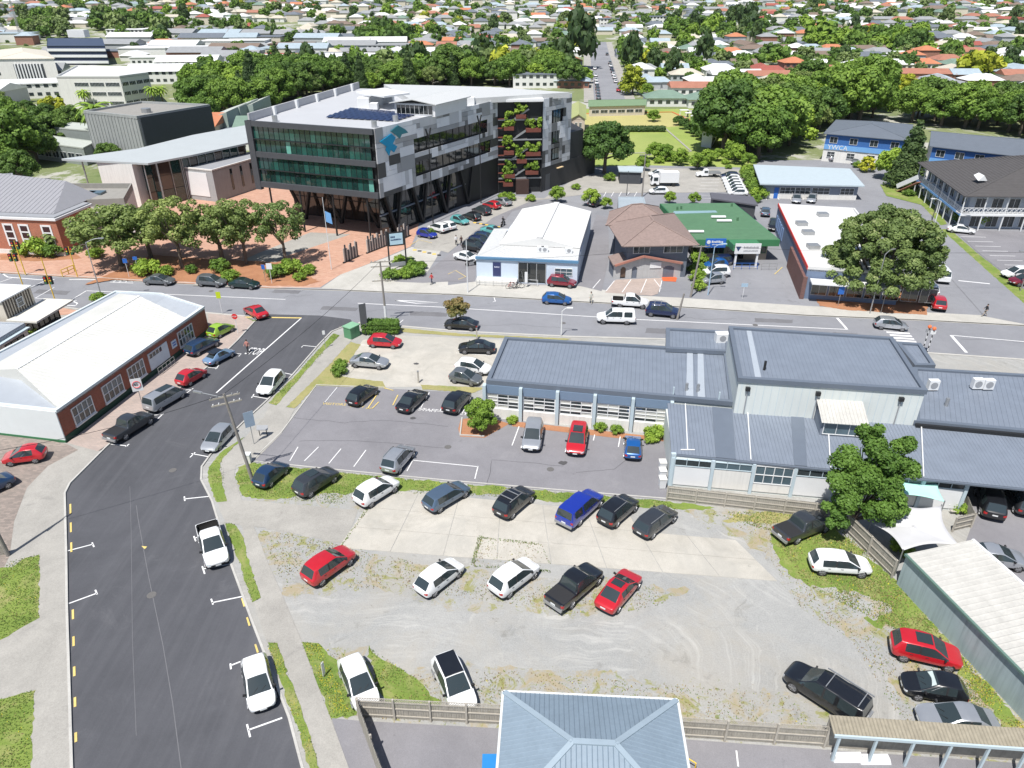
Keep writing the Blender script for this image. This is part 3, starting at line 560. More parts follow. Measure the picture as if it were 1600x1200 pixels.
def car_type(L, W, H, kind='suv', clad=True, hood=None, tray=None):
 h = L / 2; w = W / 2; belt = H * .585 if kind not in ('van', 'sedan') else H * (.56 if kind == 'van' else .62); hd = belt + .03; rw = w * .775; c = .32 if kind in ('suv', 'ute') else .24
 wn = w * .9
 # x, half width, bottom, belt, top, half top
 fr = dict(suv=(h - .96, h - 1.86), sedan=(h - 1.05, h - 2.0), hatch=(h - .84, h - 1.78), van=(h - .5, h - 1.2), ute=(h - 1.12, h - 1.95), classic=(h - 1.12, h - 1.65))[kind]
 front = [(fr[0], w, c, belt, hd, rw + .06), (h - .45, w * .985, c, belt - .07, hd - .11, rw + .02), (h - .15, w * .89, c + .02, belt - .17, hd - .23, rw - .06), (h, w * .68, c + .12, belt - .30, hd - .36, rw - .16)]
 if kind in ('suv', 'hatch'):
  k = .34 if kind == 'suv' else .46
  rear = [(-h, w * .74, c + .14, belt - .1, belt - .03, rw - .02, 'B', 'B'), (-h + .1, w * .93, c + .03, belt, belt + .05, rw, 'R', 'B'), (-h + .1 + k, w, c, belt + .03, H - .08, rw - .07, 'B', 'B'), (-h + .35 + k, w, c, belt + .02, H - .03, rw - .05, 'B', 'G')]
 elif kind == 'van':
  rear = [(-h, w * .9, c + .1, belt - .05, belt, rw, 'B', 'B'), (-h + .05, w * .97, c + .03, belt, belt + .06, rw + .05, 'R', 'B'), (-h + .22, w, c, belt, H - .06, rw, 'B', 'B'), (-h + .4, w, c, belt, H - .02, rw, 'B', 'G')]
 elif kind in ('sedan', 'classic'):
  rear = [(-h, w * .78, c + .12, belt - .16, belt - .10, rw - .06, 'B', 'B'), (-h + .12, w * .92, c + .03, belt - .05, belt, rw - .02, 'B', 'B'), (-h + .62, w * .99, c, belt, belt + .08, rw, 'R', 'B'), (-h + 1.35, w, c, belt + .02, H - .04, rw - .07, 'B', 'G')]
 else:
  t0 = -h + 1.62
  rear = [(-h, w * .95, c + .22, belt - .02, belt, w - .1, 'B', 'B'), (-h + .05, w * .98, c + .1, belt + .0, belt + .03, w - .08, 'T', 'B'), (t0 - .04, w, c, belt + .0, belt + .03, w - .08, 'B', 'B'), (t0, w, c, belt, belt + .06, rw + .02, 'R', 'B'), (t0 + .22, w, c, belt + .01, H - .05, rw - .05, 'B', 'G')]
  if tray == 'canopy':
   rear = [(-h, w * .95, c + .22, belt - .05, belt, w - .12, 'B', 'B'), (-h + .06, w * .98, c + .1, belt, belt + .08, w - .14, 'R', 'B'), (-h + .2, w, c, belt, H - .03, rw, 'B', 'B'), (-h + .45, w, c, belt, H, rw, 'B', 'G'), (t0 - .1, w, c, belt, H, rw, 'B', 'B'), (t0 + .1, w, c, belt, H - .02, rw - .03, 'B', 'G')]
 xr = rear[-1][0]; xm = fr[1]; bp = (xr + xm) / 2 + .05
 mid = [(bp - .05, w, c, belt + .01, H, rw - .02, 'B', 'P'), (bp + .05, w, c, belt, H, rw - .02, 'B', 'G'), (xm, w, c, belt, H - .05, rw - .06, 'F', 'G')]
 st = rear + mid + [(*q, 'B', 'B') for q in front]
 me = bpy.data.meshes.new('tmp'); bm = bmesh.new(); cl = bm.edges.layers.float.new('crease_edge'); rings = []
 for (x, ww, zb, zbt, zt, wt, a, b) in st:
  pr = [(0, zb), (ww * .84, zb), (ww * .97, zb + .1), (ww, zb + (zbt - zb) * .55), (ww * .965, zbt), (wt + .035, zt - .065), (wt - .03, zt - .012), (0, zt + .012)]
  if x > fr[0] - .01 or (x < xr and a in 'BT' and zt < H - .3): pr[5] = (max(wt, ww * .88), zt - .02)
  ring = [bm.verts.new((x, y, z)) for y, z in pr] + [bm.verts.new((x, -y, z)) for y, z in pr[6:0:-1]]
  rings.append(ring)
 n = 14
 for i in range(len(rings) - 1):
  top, side = st[i][6], st[i][7]; last = i >= len(rings) - 3
  for j in range(n):
   k = (j + 1) % n; f = bm.faces.new((rings[i][j], rings[i + 1][j], rings[i + 1][k], rings[i][k])); b = j if j < 7 else 13 - j
   mi = B_
   if b in (0, 1): mi = T_
   if b == 2 and clad and False: mi = T_
   if b == 4: mi = {'G': GS, 'P': T_, 'B': B_}[side]
   if b == 6 or (b == 5 and top == 'T'): mi = {'F': GF, 'R': GR, 'T': T_, 'B': B_}[top]
   if top == 'F' and b == 4: mi = GS
   if b == 3 and i == len(rings) - 2: mi = HL
   if b == 3 and i == 0 and kind != 'van': mi = TL
   f.material_index = mi
 for r, front_ in ((rings[0], False), (rings[-1], True)):
  for k in range(0, 7):
   a, b2 = r[k], r[k + 1]; c2 = r[(14 - k - 1) % 14]; d2 = r[(14 - k) % 14]
   vs = [a, b2, c2, d2] if k else [a, b2, c2]
   if k == 6: vs = [r[6], r[7], r[8]]
   if not front_: vs = vs
   f = bm.faces.new(vs if front_ else vs[::-1]); f.material_index = T_ if (k in (0, 1) or (front_ and k == 2)) else B_
 bmesh.ops.recalc_face_normals(bm, faces=bm.faces)
 for e in bm.edges:
  m_ = {f.material_index for f in e.link_faces}
  if len(m_) > 1: e[cl] = .85 if m_ & {GF, GR, GS} else .3
 cv = bm.verts.layers.float.new('crease_vert')
 for v in bm.verts:
  m_ = {f.material_index for f in v.link_faces}
  if len(m_) > 1 and m_ & {GF, GR, GS}: v[cv] = .65
 bm.to_mesh(me); bm.free()
 for _ in range(9): me.materials.append(TRIM)
 o = bpy.data.objects.new('tmp', me); C.objects.link(o); s = o.modifiers.new('s', 'SUBSURF'); s.levels = 2; s.render_levels = 2
 wr = {'suv': .36, 'ute': .385, 'van': .33}.get(kind, .325); xf = h - (.82 if kind != 'van' else .75); xb = -h + (.78 if kind not in ('ute',) else 1.12)
 if kind == 'classic': xf = h - .75; xb = -h + .9
 cut = MB()
 for x in (xf, xb):
  for sgn in (-1, 1): cut.beam((x, sgn * (w - .30), wr), (x, sgn * (w + .3), wr), (wr + .055) * 2, mi=WL, sides=20)
 if tray == 'open': cut.box(-h + .09, -h + 1.55, -w + .15, w - .15, .72, H, WL)
 cm = cut.mesh('cut', [WELL] * 9); co = bpy.data.objects.new('cut', cm); C.objects.link(co)
 b = o.modifiers.new('b', 'BOOLEAN'); b.object = co; b.operation = 'DIFFERENCE'; b.solver = 'EXACT'
 me2 = bpy.data.meshes.new_from_object(o.evaluated_get(bpy.context.evaluated_depsgraph_get()))
 bpy.data.objects.remove(o); bpy.data.objects.remove(co)
 # split into parts
 groups = {}
 for p in me2.polygons:
  mi = p.material_index
  if mi in (GS, HL, TL): key = (mi, 1 if p.center.y > 0 else -1)
  elif mi == WL: key = (WL, 0)
  else: key = (mi, 0)
  groups.setdefault(key, []).append(p)
 root = bpy.data.objects.new('car_template', None); C.objects.link(root); parts = {}
 nm = {B_: ('body', PM['white']), T_: ('trim', TRIM), GF: ('windscreen', GL_CAR), GR: ('rear_window', GL_CAR), GS: ('side_window', GL_CAR), HL: ('headlight', LAMPW), TL: ('taillight', LAMPR), WL: ('wheel_arch', WELL)}
 for (mi, sg), ps in groups.items():
  idx = {}; vs = []; fs = []
  for p in ps:
   f = []
   for v in p.vertices:
    if v not in idx: idx[v] = len(vs); vs.append(tuple(me2.vertices[v].co))
    f.append(idx[v])
   fs.append(f)
  m = bpy.data.meshes.new(nm[mi][0]); m.from_pydata(vs, [], fs); m.materials.append(nm[mi][1]); m.polygons.foreach_set('use_smooth', [True] * len(fs)); m.update()
  ob = bpy.data.objects.new(nm[mi][0], m); C.objects.link(ob); ob.parent = root; parts[(mi, sg)] = ob
 body = parts[(B_, 0)]
 # wheels
 tm = MB(); rm = MB()
 for r0, r1, y0, y1 in ((wr, wr, -.1, .1),): tm.beam((0, y0, 0), (0, y1, 0), wr * 2, sides=22)
 tyre = tm.mesh('wheel', TYRE); rm.beam((0, .095, 0), (0, .108, 0), wr * 1.38, mi=0, sides=18)
 for k in range(5):
  t = k * 2 * math.pi / 5; rm.beam((0, .112, 0), (math.cos(t) * wr * .66, .112, math.sin(t) * wr * .66), .02, .07, 1, up=(0, 1, 0))
 rim = rm.mesh('rim', [M('rim_shadow', (.13, .13, .14), .4, .1), RIM])
 for x in (xf, xb):
  for sg in (-1, 1):
   wo = bpy.data.objects.new('wheel', tyre); C.objects.link(wo); wo.parent = root; wo.location = (x, sg * (w - .12), wr); wo.rotation_euler.z = 0 if sg > 0 else math.pi
   ro = bpy.data.objects.new('rim', rim); C.objects.link(ro); ro.parent = wo
 # small parts
 for sg in (-1, 1):
  m = MB(); m.beam((fr[0] - .22, sg * (w - .06), belt + .03), (fr[0] - .22, sg * (w + .13), belt + .08), .1, .13); mo = m.build('wing_mirror', TRIM, smooth=False); mo.parent = root
  for q in ((bp - .55, bp + .35) if kind != 'classic' else (bp + .2,)):
   ho = MB().box(q, q + .18, sg * w * .985 - .015, sg * w * .985 + .015, belt - .13, belt - .10).build('door_handle', TRIM); ho.parent = root
 for x, z in ((h + .005, c + .2), (-h - .005, (belt - .25 if kind != 'ute' else c + .42))):
  m = MB().box(min(x, x - math.copysign(.02, x)), max(x, x - math.copysign(.02, x)), -.2, .2, z - .06, z + .06); po = m.build('number_plate', PLATE); po.parent = root
 if kind == 'ute':
  m = MB().box(-h - .09, -h + .06, -w * .9, w * .9, c + .14, c + .34); po = m.build('rear_bumper', STEEL); po.parent = root
 if tray == 'flat':
  pass
 m = MB()
 m.beam((fr[0] - .05, -rw * .7, hd + .02), (fr[0] - .3, -rw * .1, hd + .2), .02); m.beam((fr[0] - .05, 0, hd + .03), (fr[0] - .3, rw * .6, hd + .2), .02); wp = m.build('wipers', TRIM); wp.parent = root
 root['_b'] = body.name; root['dims'] = (L, W, H, rw, belt, bp, xm)
 for q in [root] + list(root.children_recursive): C.objects.unlink(q)
 return root
CT = dict(suv=car_type(4.2, 1.78, 1.66), bigsuv=car_type(4.45, 1.84, 1.74), small=car_type(3.6, 1.63, 1.52, 'hatch'), hatch=car_type(4.05, 1.7, 1.48, 'hatch'), wagon=car_type(4.4, 1.74, 1.5, 'suv'),
          sedan=car_type(4.4, 1.74, 1.44, 'sedan'), mpv=car_type(4.45, 1.75, 1.75, 'van'), van=car_type(4.6, 1.75, 1.98, 'van'), ute=car_type(4.95, 1.8, 1.8, 'ute'), ute_open=car_type(4.95, 1.8, 1.8, 'ute', tray='open'),
          ute_canopy=car_type(4.95, 1.8, 1.84, 'ute', tray='canopy'), classic=car_type(3.9, 1.55, 1.38, 'classic'))
NAMES = dict(suv='parked_suv', bigsuv='parked_suv', small='parked_hatchback', hatch='parked_hatchback', wagon='parked_station_wagon', sedan='parked_sedan', mpv='parked_minivan', van='parked_van', ute='parked_pickup', ute_open='parked_pickup', ute_canopy='parked_pickup', classic='parked_vintage_sedan')
CATS = dict(suv='car', bigsuv='car', small='car', hatch='car', wagon='car', sedan='car', mpv='minivan', van='van', ute='pickup truck', ute_open='pickup truck', ute_canopy='pickup truck', classic='car')
CARPOS = []
ORD = 'first second third fourth fifth sixth seventh eighth ninth tenth eleventh twelfth thirteenth fourteenth fifteenth sixteenth seventeenth eighteenth nineteenth twentieth'.split(); ORD += ['twenty-' + q for q in ORD[:9]] + ['thirtieth'] + ['thirty-' + q for q in ORD[:9]]
def car(ty, col, label, f, r, group='cars parked in the gravel yard', z0=None, name=None, extras=(), zz=.75):
 z0 = ZL + .02 if z0 is None else z0
 a = Vector(G(f[0], f[1], z0 + zz)); b = Vector(G(r[0], r[1], z0 + zz)); m = (a + b) / 2; ang = math.atan2(a.y - b.y, a.x - b.x)
 t = CT[ty]; o = t.copy(); C.objects.link(o); o.name = name or NAMES[ty]; o.location = (m.x, m.y, z0); o.rotation_euler.z = ang
 for k in ('_b', 'dims'):
  if k in o: del o[k]
 L, W, H, rw, belt, bp, xm = t['dims']
 def rec(s, d):
  for ch in s.children:
   c = ch.copy(); C.objects.link(c); c.parent = d
   if ch.name == t['_b']: c.material_slots[0].link = 'OBJECT'; c.material_slots[0].material = PM[col]
   rec(ch, c)
 rec(t, o); tag(o, label, CATS[ty], group); CARPOS.append((m.x, m.y))
 def part(mb, nm, mat):
  p = bpy.data.objects.new(nm, mb.mesh(nm, mat)); C.objects.link(p); p.parent = o
 if 'rack' in extras:
  for x in (bp - .55, bp + .25): part(MB().beam((x, -rw + .02, H + .09), (x, rw - .02, H + .09), .07, .05), 'roof_bar', STEEL)
  for s in (-1, 1): part(MB().beam((bp - .9, s * (rw - .06), H + .05), (xm - .1, s * (rw - .06), H + .03), .04, .05), 'roof_rail', STEEL)
 if 'rails' in extras:
  for s in (-1, 1): part(MB().beam((bp - 1.0, s * (rw - .08), H + .025), (xm - .1, s * (rw - .08), H + .01), .035, .05), 'roof_rail', STEEL)
 if 'sunroof' in extras: part(MB().box(bp - .25, xm - .1, -rw * .62, rw * .62, H - .035, H + .022), 'sunroof', GL_CAR)
 if 'blackroof' in extras:
  part(MB().box(bp - 1.0, xm - .05, -rw + .09, rw - .09, H - .05, H + .02), 'black_roof_panel', PM['black'])
 if 'shade' in extras: part(MB().hexa([(xm + .12, -rw * .8, H - .15), (xm + .12, rw * .8, H - .15), (xm + .6, rw * .9, belt + .12), (xm + .6, -rw * .9, belt + .12), (xm + .14, -rw * .8, H - .10), (xm + .14, rw * .8, H - .10), (xm + .64, rw * .9, belt + .15), (xm + .64, -rw * .9, belt + .15)]), 'sun_shade', M('foil_shade', (.7, .8, .76), .25, .1, 3, .3))
 if 'ladder' in extras:
  for s in (-.62,): part(MB().beam((-L / 2 + .1, s, H + .12), (xm - .1, s, H + .12), .06, .08), 'roof_bar', STEEL)
  for x in (-L / 2 + .5, bp): part(MB().beam((x, -rw, H + .07), (x, rw, H + .07), .05, .04), 'roof_bar', STEEL)
 if 'flag' in extras: part(MB().box(-L / 2 - .02, -L / 2 + .02, -.2, .2, .9, 1.02), 'number_plate', PLATE)
 return o
Y = 'cars parked in the gravel yard'
car('small', 'darkblue', 'dark blue hatchback on the grass strip beside the utility pole', (441, 723), (405, 753))
car('suv', 'darkgrey', 'charcoal coupe-like SUV on the grass strip, second from the utility pole', (519, 734), (467, 766), extras=('sunroof',))
car('suv', 'white', 'white SUV parked on the grass edge at the corner of the slab', (615, 748), (560, 782))
car('wagon', 'bluegrey', 'blue-grey station wagon alone on the upper part of the slab', (727, 755), (667, 790))
car('suv', 'black', 'black SUV with two silver roof bars and grey bumper on the slab', (827, 762), (779, 802), extras=('rack',))
car('suv', 'silver', 'silver SUV in the asphalt lot above the grass strip', (638, 696), (605, 734), group='cars parked in the asphalt lot', extras=('rails',))
car('ute_canopy', 'royal', 'bright royal blue pickup with matching canopy on the slab', (934, 768), (879, 817))
car('suv', 'black', 'black SUV just right of the blue pickup on the slab', (988, 776), (943, 814), extras=('rails',))
car('wagon', 'darkgrey', 'dark wagon rightmost in the upper row on the slab', (1051, 791), (997, 832), extras=('rails',))
car('suv', 'red', 'red SUV parked alone on the weedy ground left of the slab', (545, 858), (480, 904))
car('hatch', 'white', 'white hatchback left of the white SUV in the lower middle row', (716, 875), (655, 922))
car('suv', 'white', 'white SUV left of the black pickup in the lower middle row', (834, 876), (771, 923))
car('ute', 'black', 'black pickup with flat black tray cover in the lower middle row', (932, 885), (863, 944))
car('sedan', 'red', 'bright red sedan with sunroof beside the black pickup', (990, 893), (943, 947), extras=('sunroof',))
car('ute', 'darkgrey', 'dark grey pickup nosed into the fence corner by the garden tree', (1291, 807), (1218, 836))
car('wagon', 'white', 'white station wagon on grass facing the timber fence', (1359, 881), (1267, 875))
car('suv', 'red', 'red SUV with large black sunroof beside the pale shed wall', (1503, 1027), (1392, 1002), extras=('sunroof',))
car('small', 'black', 'black hatchback with silver sunshade in its windscreen', (1409, 1062), (1512, 1080), extras=('shade',))
car('sedan', 'silver', 'silver sedan half hidden behind the mossy carport roof', (1442, 1117), (1553, 1126))
car('ute_canopy', 'black', 'black pickup with canopy and long roof bar in the lower right of the yard', (1238, 1047), (1347, 1117), extras=('ladder',))
car('suv', 'white', 'white SUV with black roof nosed towards the lower fence', (728, 1106), (691, 1026), extras=('blackroof',))
car('hatch', 'white', 'white hatchback at the left end of the lower fence', (577, 1103), (543, 1023))
S = 'cars parked along the side road'
car('hatch', 'white', 'white rounded hatchback at the right kerb, nearest the bottom of the side road', (411, 1106), (395, 1022), S, .02)
car('ute_open', 'white', 'white double cab pickup with open tray at the kerb', (342, 884), (322, 815), S, .02)
car('hatch', 'silver', 'silver hatchback at the kerb beside the utility pole', (321, 702), (359, 663), S, .02)
car('suv', 'white', 'white SUV at the right kerb of the upper side road', (407, 615), (438, 581), S, .02)
car('ute', 'darkgrey', 'dark pickup parked at the near end of the brick workshop', (233, 645), (170, 684), S, .06)
car('mpv', 'silver', 'silver minivan parked behind the speed limit sign', (284, 605), (229, 637), S, .06, extras=('sunroof',))
car('small', 'red', 'red hatchback parked in front of the workshop windows', (320, 573), (276, 599), S, .06)
car('classic', 'lightblue', 'pale blue vintage sedan with dark roof at the left kerb', (361, 544), (322, 564), S, .06, extras=('blackroof',))
car('wagon', 'darkblue', 'dark blue wagon on the brick footpath beside the workshop', (338, 527), (292, 550), S)
car('small', 'lime', 'lime green hatchback on the corner forecourt by the stop sign', (361, 505), (328, 522), S)
car('sedan', 'red', 'dark red sedan turning at the mouth of the side road', (382, 475), (417, 495), 'cars moving on the roads', .03)
car('small', 'red', 'red hatchback on the brown brick forecourt at the left edge', (5, 713), (69, 705), 'cars at the left edge')
car('sedan', 'darkblue', 'dark blue car cut off by the left edge of the view', (-62, 778), (11, 744), 'cars at the left edge')
P = 'cars parked along the brick plaza'
car('sedan', 'grey', 'grey sedan parked at the plaza kerb, leftmost of three', (271, 437), (226, 435), P, .02)
car('suv', 'grey', 'grey SUV parked at the plaza kerb, middle of three', (352, 440), (309, 437), P, .02)
car('sedan', 'darkgreen', 'dark green sedan parked at the plaza kerb, rightmost of three', (405, 443), (357, 440), P, .02)
U = 'cars parked on the upper slab'
car('hatch', 'red', 'red hatchback beside the corner hedge', (628, 533), (574, 530), U)
car('sedan', 'silver', 'silver sedan on the left of the upper slab', (606, 565), (548, 560), U)
car('sedan', 'black', 'black sedan nearest the street on the right of the upper slab', (717, 540), (773, 541), U)
car('hatch', 'white', 'white hatchback between the black sedan and the grey hatchback', (765, 575), (713, 567), U)
car('small', 'grey', 'grey small hatchback at the corner of the classroom building', (752, 592), (703, 583), U)
A = 'cars parked in the asphalt lot'
car('hatch', 'black', 'black hatchback over the yellow VISITORS lettering', (584, 600), (547, 628), A)
car('sedan', 'black', 'black low coupe left of the white STAFF lettering', (660, 608), (627, 638), A)
car('suv', 'black', 'black SUV beside the feathery shrub island', (728, 610), (699, 641), A)
car('bigsuv', 'silver', 'silver SUV nosed out from the classroom windows', (829, 699), (836, 660), A)
car('bigsuv', 'red', 'red SUV with dark roof glass facing out from the classroom windows', (898, 708), (906, 664), A, extras=('sunroof',))
car('small', 'blue', 'bright blue small hatchback nosed in to the classroom wall', (989, 681), (989, 710), A)
Rr = 'cars on the main road'
car('sedan', 'black', 'black sedan behind the small reddish street tree', (694, 502), (748, 506), Rr, .02)
car('hatch', 'blue', 'bright blue hatchback at the north kerb', (892, 467), (848, 464), Rr, .02)
car('suv', 'maroon', 'maroon SUV on the footpath in front of the white warehouse', (902, 441), (854, 437), Rr)
car('ute_canopy', 'white', 'white pickup with canopy driving along the main road', (931, 494), (994, 496), Rr, .02)
car('ute_open', 'white', 'white pickup with open tray parked behind the moving one', (1012, 472), (958, 469), Rr, .02)
car('bigsuv', 'navy', 'navy four wheel drive with silver lower body parked at the kerb', (1063, 487), (1008, 482), Rr, .02, extras=('rack',))
car('hatch', 'silver', 'silver hatchback crossing the zebra crossing', (1420, 507), (1366, 502), Rr, .02)
O = 'cars in the office car park'
car('sedan', 'white', 'white sedan at the left corner of the white warehouse', (745, 403), (713, 396), O)
for i, (f, r, lb) in enumerate((((762, 389), (721, 381), 'dark SUV parked beside the warehouse, nearest the white sedan'), ((769, 381), (731, 374), 'dark SUV parked beside the warehouse, second behind the white sedan'), ((776, 373), (742, 367), 'dark wagon parked beside the warehouse, third behind the white sedan'), ((786, 361), (754, 356), 'pale green sedan at the rear corner of the warehouse'))):
 car(('suv', 'suv', 'wagon', 'sedan')[i], ('black', 'navy', 'darkblue', 'teal')[i], lb, f, r, O)
car('small', 'royal', 'royal blue hatchback nearest the plaza under the office facade', (684, 367), (650, 361), O)
car('suv', 'white', 'white SUV second from the plaza under the office facade', (667, 350), (703, 360), O)
car('hatch', 'white', 'white hatchback third from the plaza under the office facade', (684, 346), (713, 356), O)
car('small', 'teal', 'teal hatchback under the office facade', (736, 347), (701, 339), O)
car('hatch', 'black', 'black hatchback right of the teal one', (722, 332), (752, 341), O)
car('suv', 'darkgrey', 'dark SUV left of the red car under the office facade', (738, 324), (767, 332), O)
car('hatch', 'red', 'red hatchback under the office facade', (753, 315), (784, 323), O)
car('sedan', 'silver', 'silver sedan beside the garden stair tower', (774, 310), (797, 317), O)
car('hatch', 'darkgrey', 'dark car behind the small round trees beyond the warehouse', (943, 312), (922, 318), O)
Q = 'cars at the green roofed clinic'
car('small', 'blue', 'blue hatchback in the shade of the clinic entrance', (1098, 413), (1140, 410), Q)
car('wagon', 'navy', 'dark blue wagon tucked beside the clinic steps', (1103, 408), (1146, 404), Q)
car('suv', 'white', 'white SUV in front of the clinic', (1094, 424), (1143, 423), Q)
car('small', 'silver', 'silver hatchback nearest the street in front of the clinic', (1094, 436), (1134, 433), Q)
car('suv', 'black', 'black SUV in the lane beside the blue walled shop', (1209, 361), (1209, 342), Q)
car('hatch', 'bluegrey', 'blue-grey hatchback at the top of the lane beside the clinic', (1195, 322), (1197, 337), Q)
V = 'cars parked by the motels'
car('sedan', 'silver', 'silver sedan left of the pair outside the grey motel block', (1245, 315), (1245, 303), V)
car('hatch', 'silver', 'silver hatchback right of the pair outside the grey motel block', (1266, 315), (1272, 303), V)
car('wagon', 'silver', 'silver wagon below the blue and white hostel', (1318, 246), (1296, 247), V)
car('small', 'grey', 'grey hatchback beside the yellow green shrub near the hostel', (1336, 256), (1337, 246), V)
car('sedan', 'white', 'white sedan beside the round shrubs of the dark roofed motel', (1523, 359), (1482, 355), V)
car('suv', 'white', 'white SUV at the right edge of the motel parking', (1565, 427), (1612, 425), V)
car('suv', 'maroon', 'dark red SUV cut off at the right edge of the motel parking', (1577, 438), (1626, 437), V)
car('van', 'white', 'white passenger van right of the broad spreading tree', (1461, 416), (1480, 442), V)
car('hatch', 'white', 'white hatchback half under the broad spreading tree', (1448, 440), (1461, 460), V)
car('suv', 'red', 'red SUV at the edge of the spreading tree shade', (1461, 462), (1470, 481), V)
W_ = 'cars under and beside the long right roof'
car('bigsuv', 'black', 'black SUV backed out of the dark carport', (1545, 768), (1552, 795), W_)
car('suv', 'darkgrey', 'dark SUV in the carport cut off by the right edge', (1590, 765), (1603, 790), W_)
car('sedan', 'silver', 'pale blue-silver sedan behind the long white shed', (1598, 872), (1514, 862), W_)
F = 'white fleet cars behind the green roof'
for i, (x, y, ty) in enumerate(((1028, 270, 'hatch'), (1032, 277, 'wagon'), (1030, 297, 'hatch'))):
 car(ty, 'white', ('white fleet hatchback farthest back on the left of the fleet yard', 'white fleet wagon behind the box truck', 'white fleet hatchback in front of the box truck')[i], (x - 20, y), (x + 19, y), F)
for i in range(7):
 car('hatch', 'navy' if i == 0 else 'white', 'dark blue fleet car at the far end of the right hand fleet row' if i == 0 else f'white fleet hatchback, {("", "farthest", "second farthest", "third farthest", "fourth farthest", "fifth farthest", "nearest")[i]} white car in the right hand fleet row', (1124 + i * 2.0, 272.5 + i * 4.4), (1157 + i * 2.2, 273.5 + i * 4.4), F)
for i, (x, y, c) in enumerate(((1121, 176, 'blue'), (1131, 179, 'white'), (1139, 175, 'silver'), (1147, 177, 'navy'))):
 car('hatch', c, f'{c} car parked beyond the bowling greens', (x - 4, y + 3), (x + 5, y - 2), 'cars beyond the bowling greens', .06)
# cars along the far straight street
dS = (S1 - S0).normalized(); nS = Vector((dS.y, -dS.x))
for side, sd_, rows in ((-1, 'left', [8, 16, 24, 33, 42, 52, 63, 80, 110]), (1, 'right', [30, 58, 72, 84, 96, 110, 124, 138, 190])):
 for i, s in enumerate(rows):
  q = S0 + dS * s + nS * side * 4.1; z = hill(q.x, q.y) + .24; col = R.choice(['white', 'silver', 'white', 'grey', 'navy', 'red', 'darkgrey'])
  o = car(R.choice(['hatch', 'sedan', 'suv']), col, f'{col} car, {ORD[i]} from the near end at the {sd_} kerb of the far straight street', PX(q.x + dS.x, q.y + dS.y, z + .75), PX(q.x - dS.x, q.y - dS.y, z + .75), 'cars along the far straight street', z)
# box truck, flat deck truck
def box_truck(x, y):
 c = G(x, y, ZL); t = thing('box_truck', 'white box truck in the fleet yard behind the green roof', 'truck', (c[0], c[1], ZL)); X, Yc = c
 MB().box(X - 1.1, X + 2.9, Yc - 1.05, Yc + 1.05, .95, 3.1).build('cargo_box', WHITE, t); MB().hexa([(X - 2.9, Yc - .95, .55), (X - 1.2, Yc - .95, .55), (X - 1.2, Yc + .95, .55), (X - 2.9, Yc + .95, .55), (X - 2.6, Yc - .85, 2.2), (X - 1.2, Yc - .9, 2.3), (X - 1.2, Yc + .9, 2.3), (X - 2.6, Yc + .85, 2.2)]).build('cab', WHITE, t)
 MB().hexa([(X - 2.84, Yc - .85, 1.3), (X - 2.7, Yc - .85, 1.3), (X - 2.7, Yc + .85, 1.3), (X - 2.84, Yc + .85, 1.3), (X - 2.66, Yc - .8, 2.1), (X - 2.6, Yc - .8, 2.1), (X - 2.6, Yc + .8, 2.1), (X - 2.66, Yc + .8, 2.1)]).build('windscreen', GL_CAR, t); MB().box(X - 2.4, X - 1.5, Yc - .98, Yc - .92, 1.35, 2.05).build('side_window', GL_CAR, t)
 for a in (-2.1, 1.9):
  for b in (-.9, .9): MB().beam((X + a, Yc + b - .12, .5), (X + a, Yc + b + .12, .5), .75, sides=14).build('wheel', TYRE, t)
 MB().box(X - 2.4, X + 2.9, Yc - .45, Yc + .45, .55, .93).build('chassis', BLACK, t)
box_truck(1037, 290)
c = G(1104, 276, ZL); t = thing('flat_deck_truck', 'white pickup with grey flat deck at the back of the fleet yard', 'truck', (c[0], c[1], ZL)); X, Yc = c
MB().box(X + .2, X + 2.9, Yc - .95, Yc + .95, .9, 1.25).build('deck', STEEL, t); MB().hexa([(X - 1.2, Yc - .85, .5), (X + .15, Yc - .85, .5), (X + .15, Yc + .85, .5), (X - 1.2, Yc + .85, .5), (X - .6, Yc - .7, 1.75), (X + .1, Yc - .75, 1.8), (X + .1, Yc + .75, 1.8), (X - .6, Yc + .7, 1.75)]).build('cab', WHITE, t)
MB().hexa([(X - 2.4, Yc - .85, .45), (X - 1.15, Yc - .88, .45), (X - 1.15, Yc + .88, .45), (X - 2.4, Yc + .85, .45), (X - 2.3, Yc - .75, .95), (X - 1.0, Yc - .8, 1.1), (X - 1.0, Yc + .8, 1.1), (X - 2.3, Yc + .75, .95)]).build('bonnet', WHITE, t); MB().box(X - .8, X, Yc - .86, Yc - .76, 1.15, 1.6).build('side_window', GL_CAR, t)
for a in (-1.7, 1.9):
 for b in (-.8, .8): MB().beam((X + a, Yc + b - .12, .36), (X + a, Yc + b + .12, .36), .72, sides=14).build('wheel', TYRE, t)

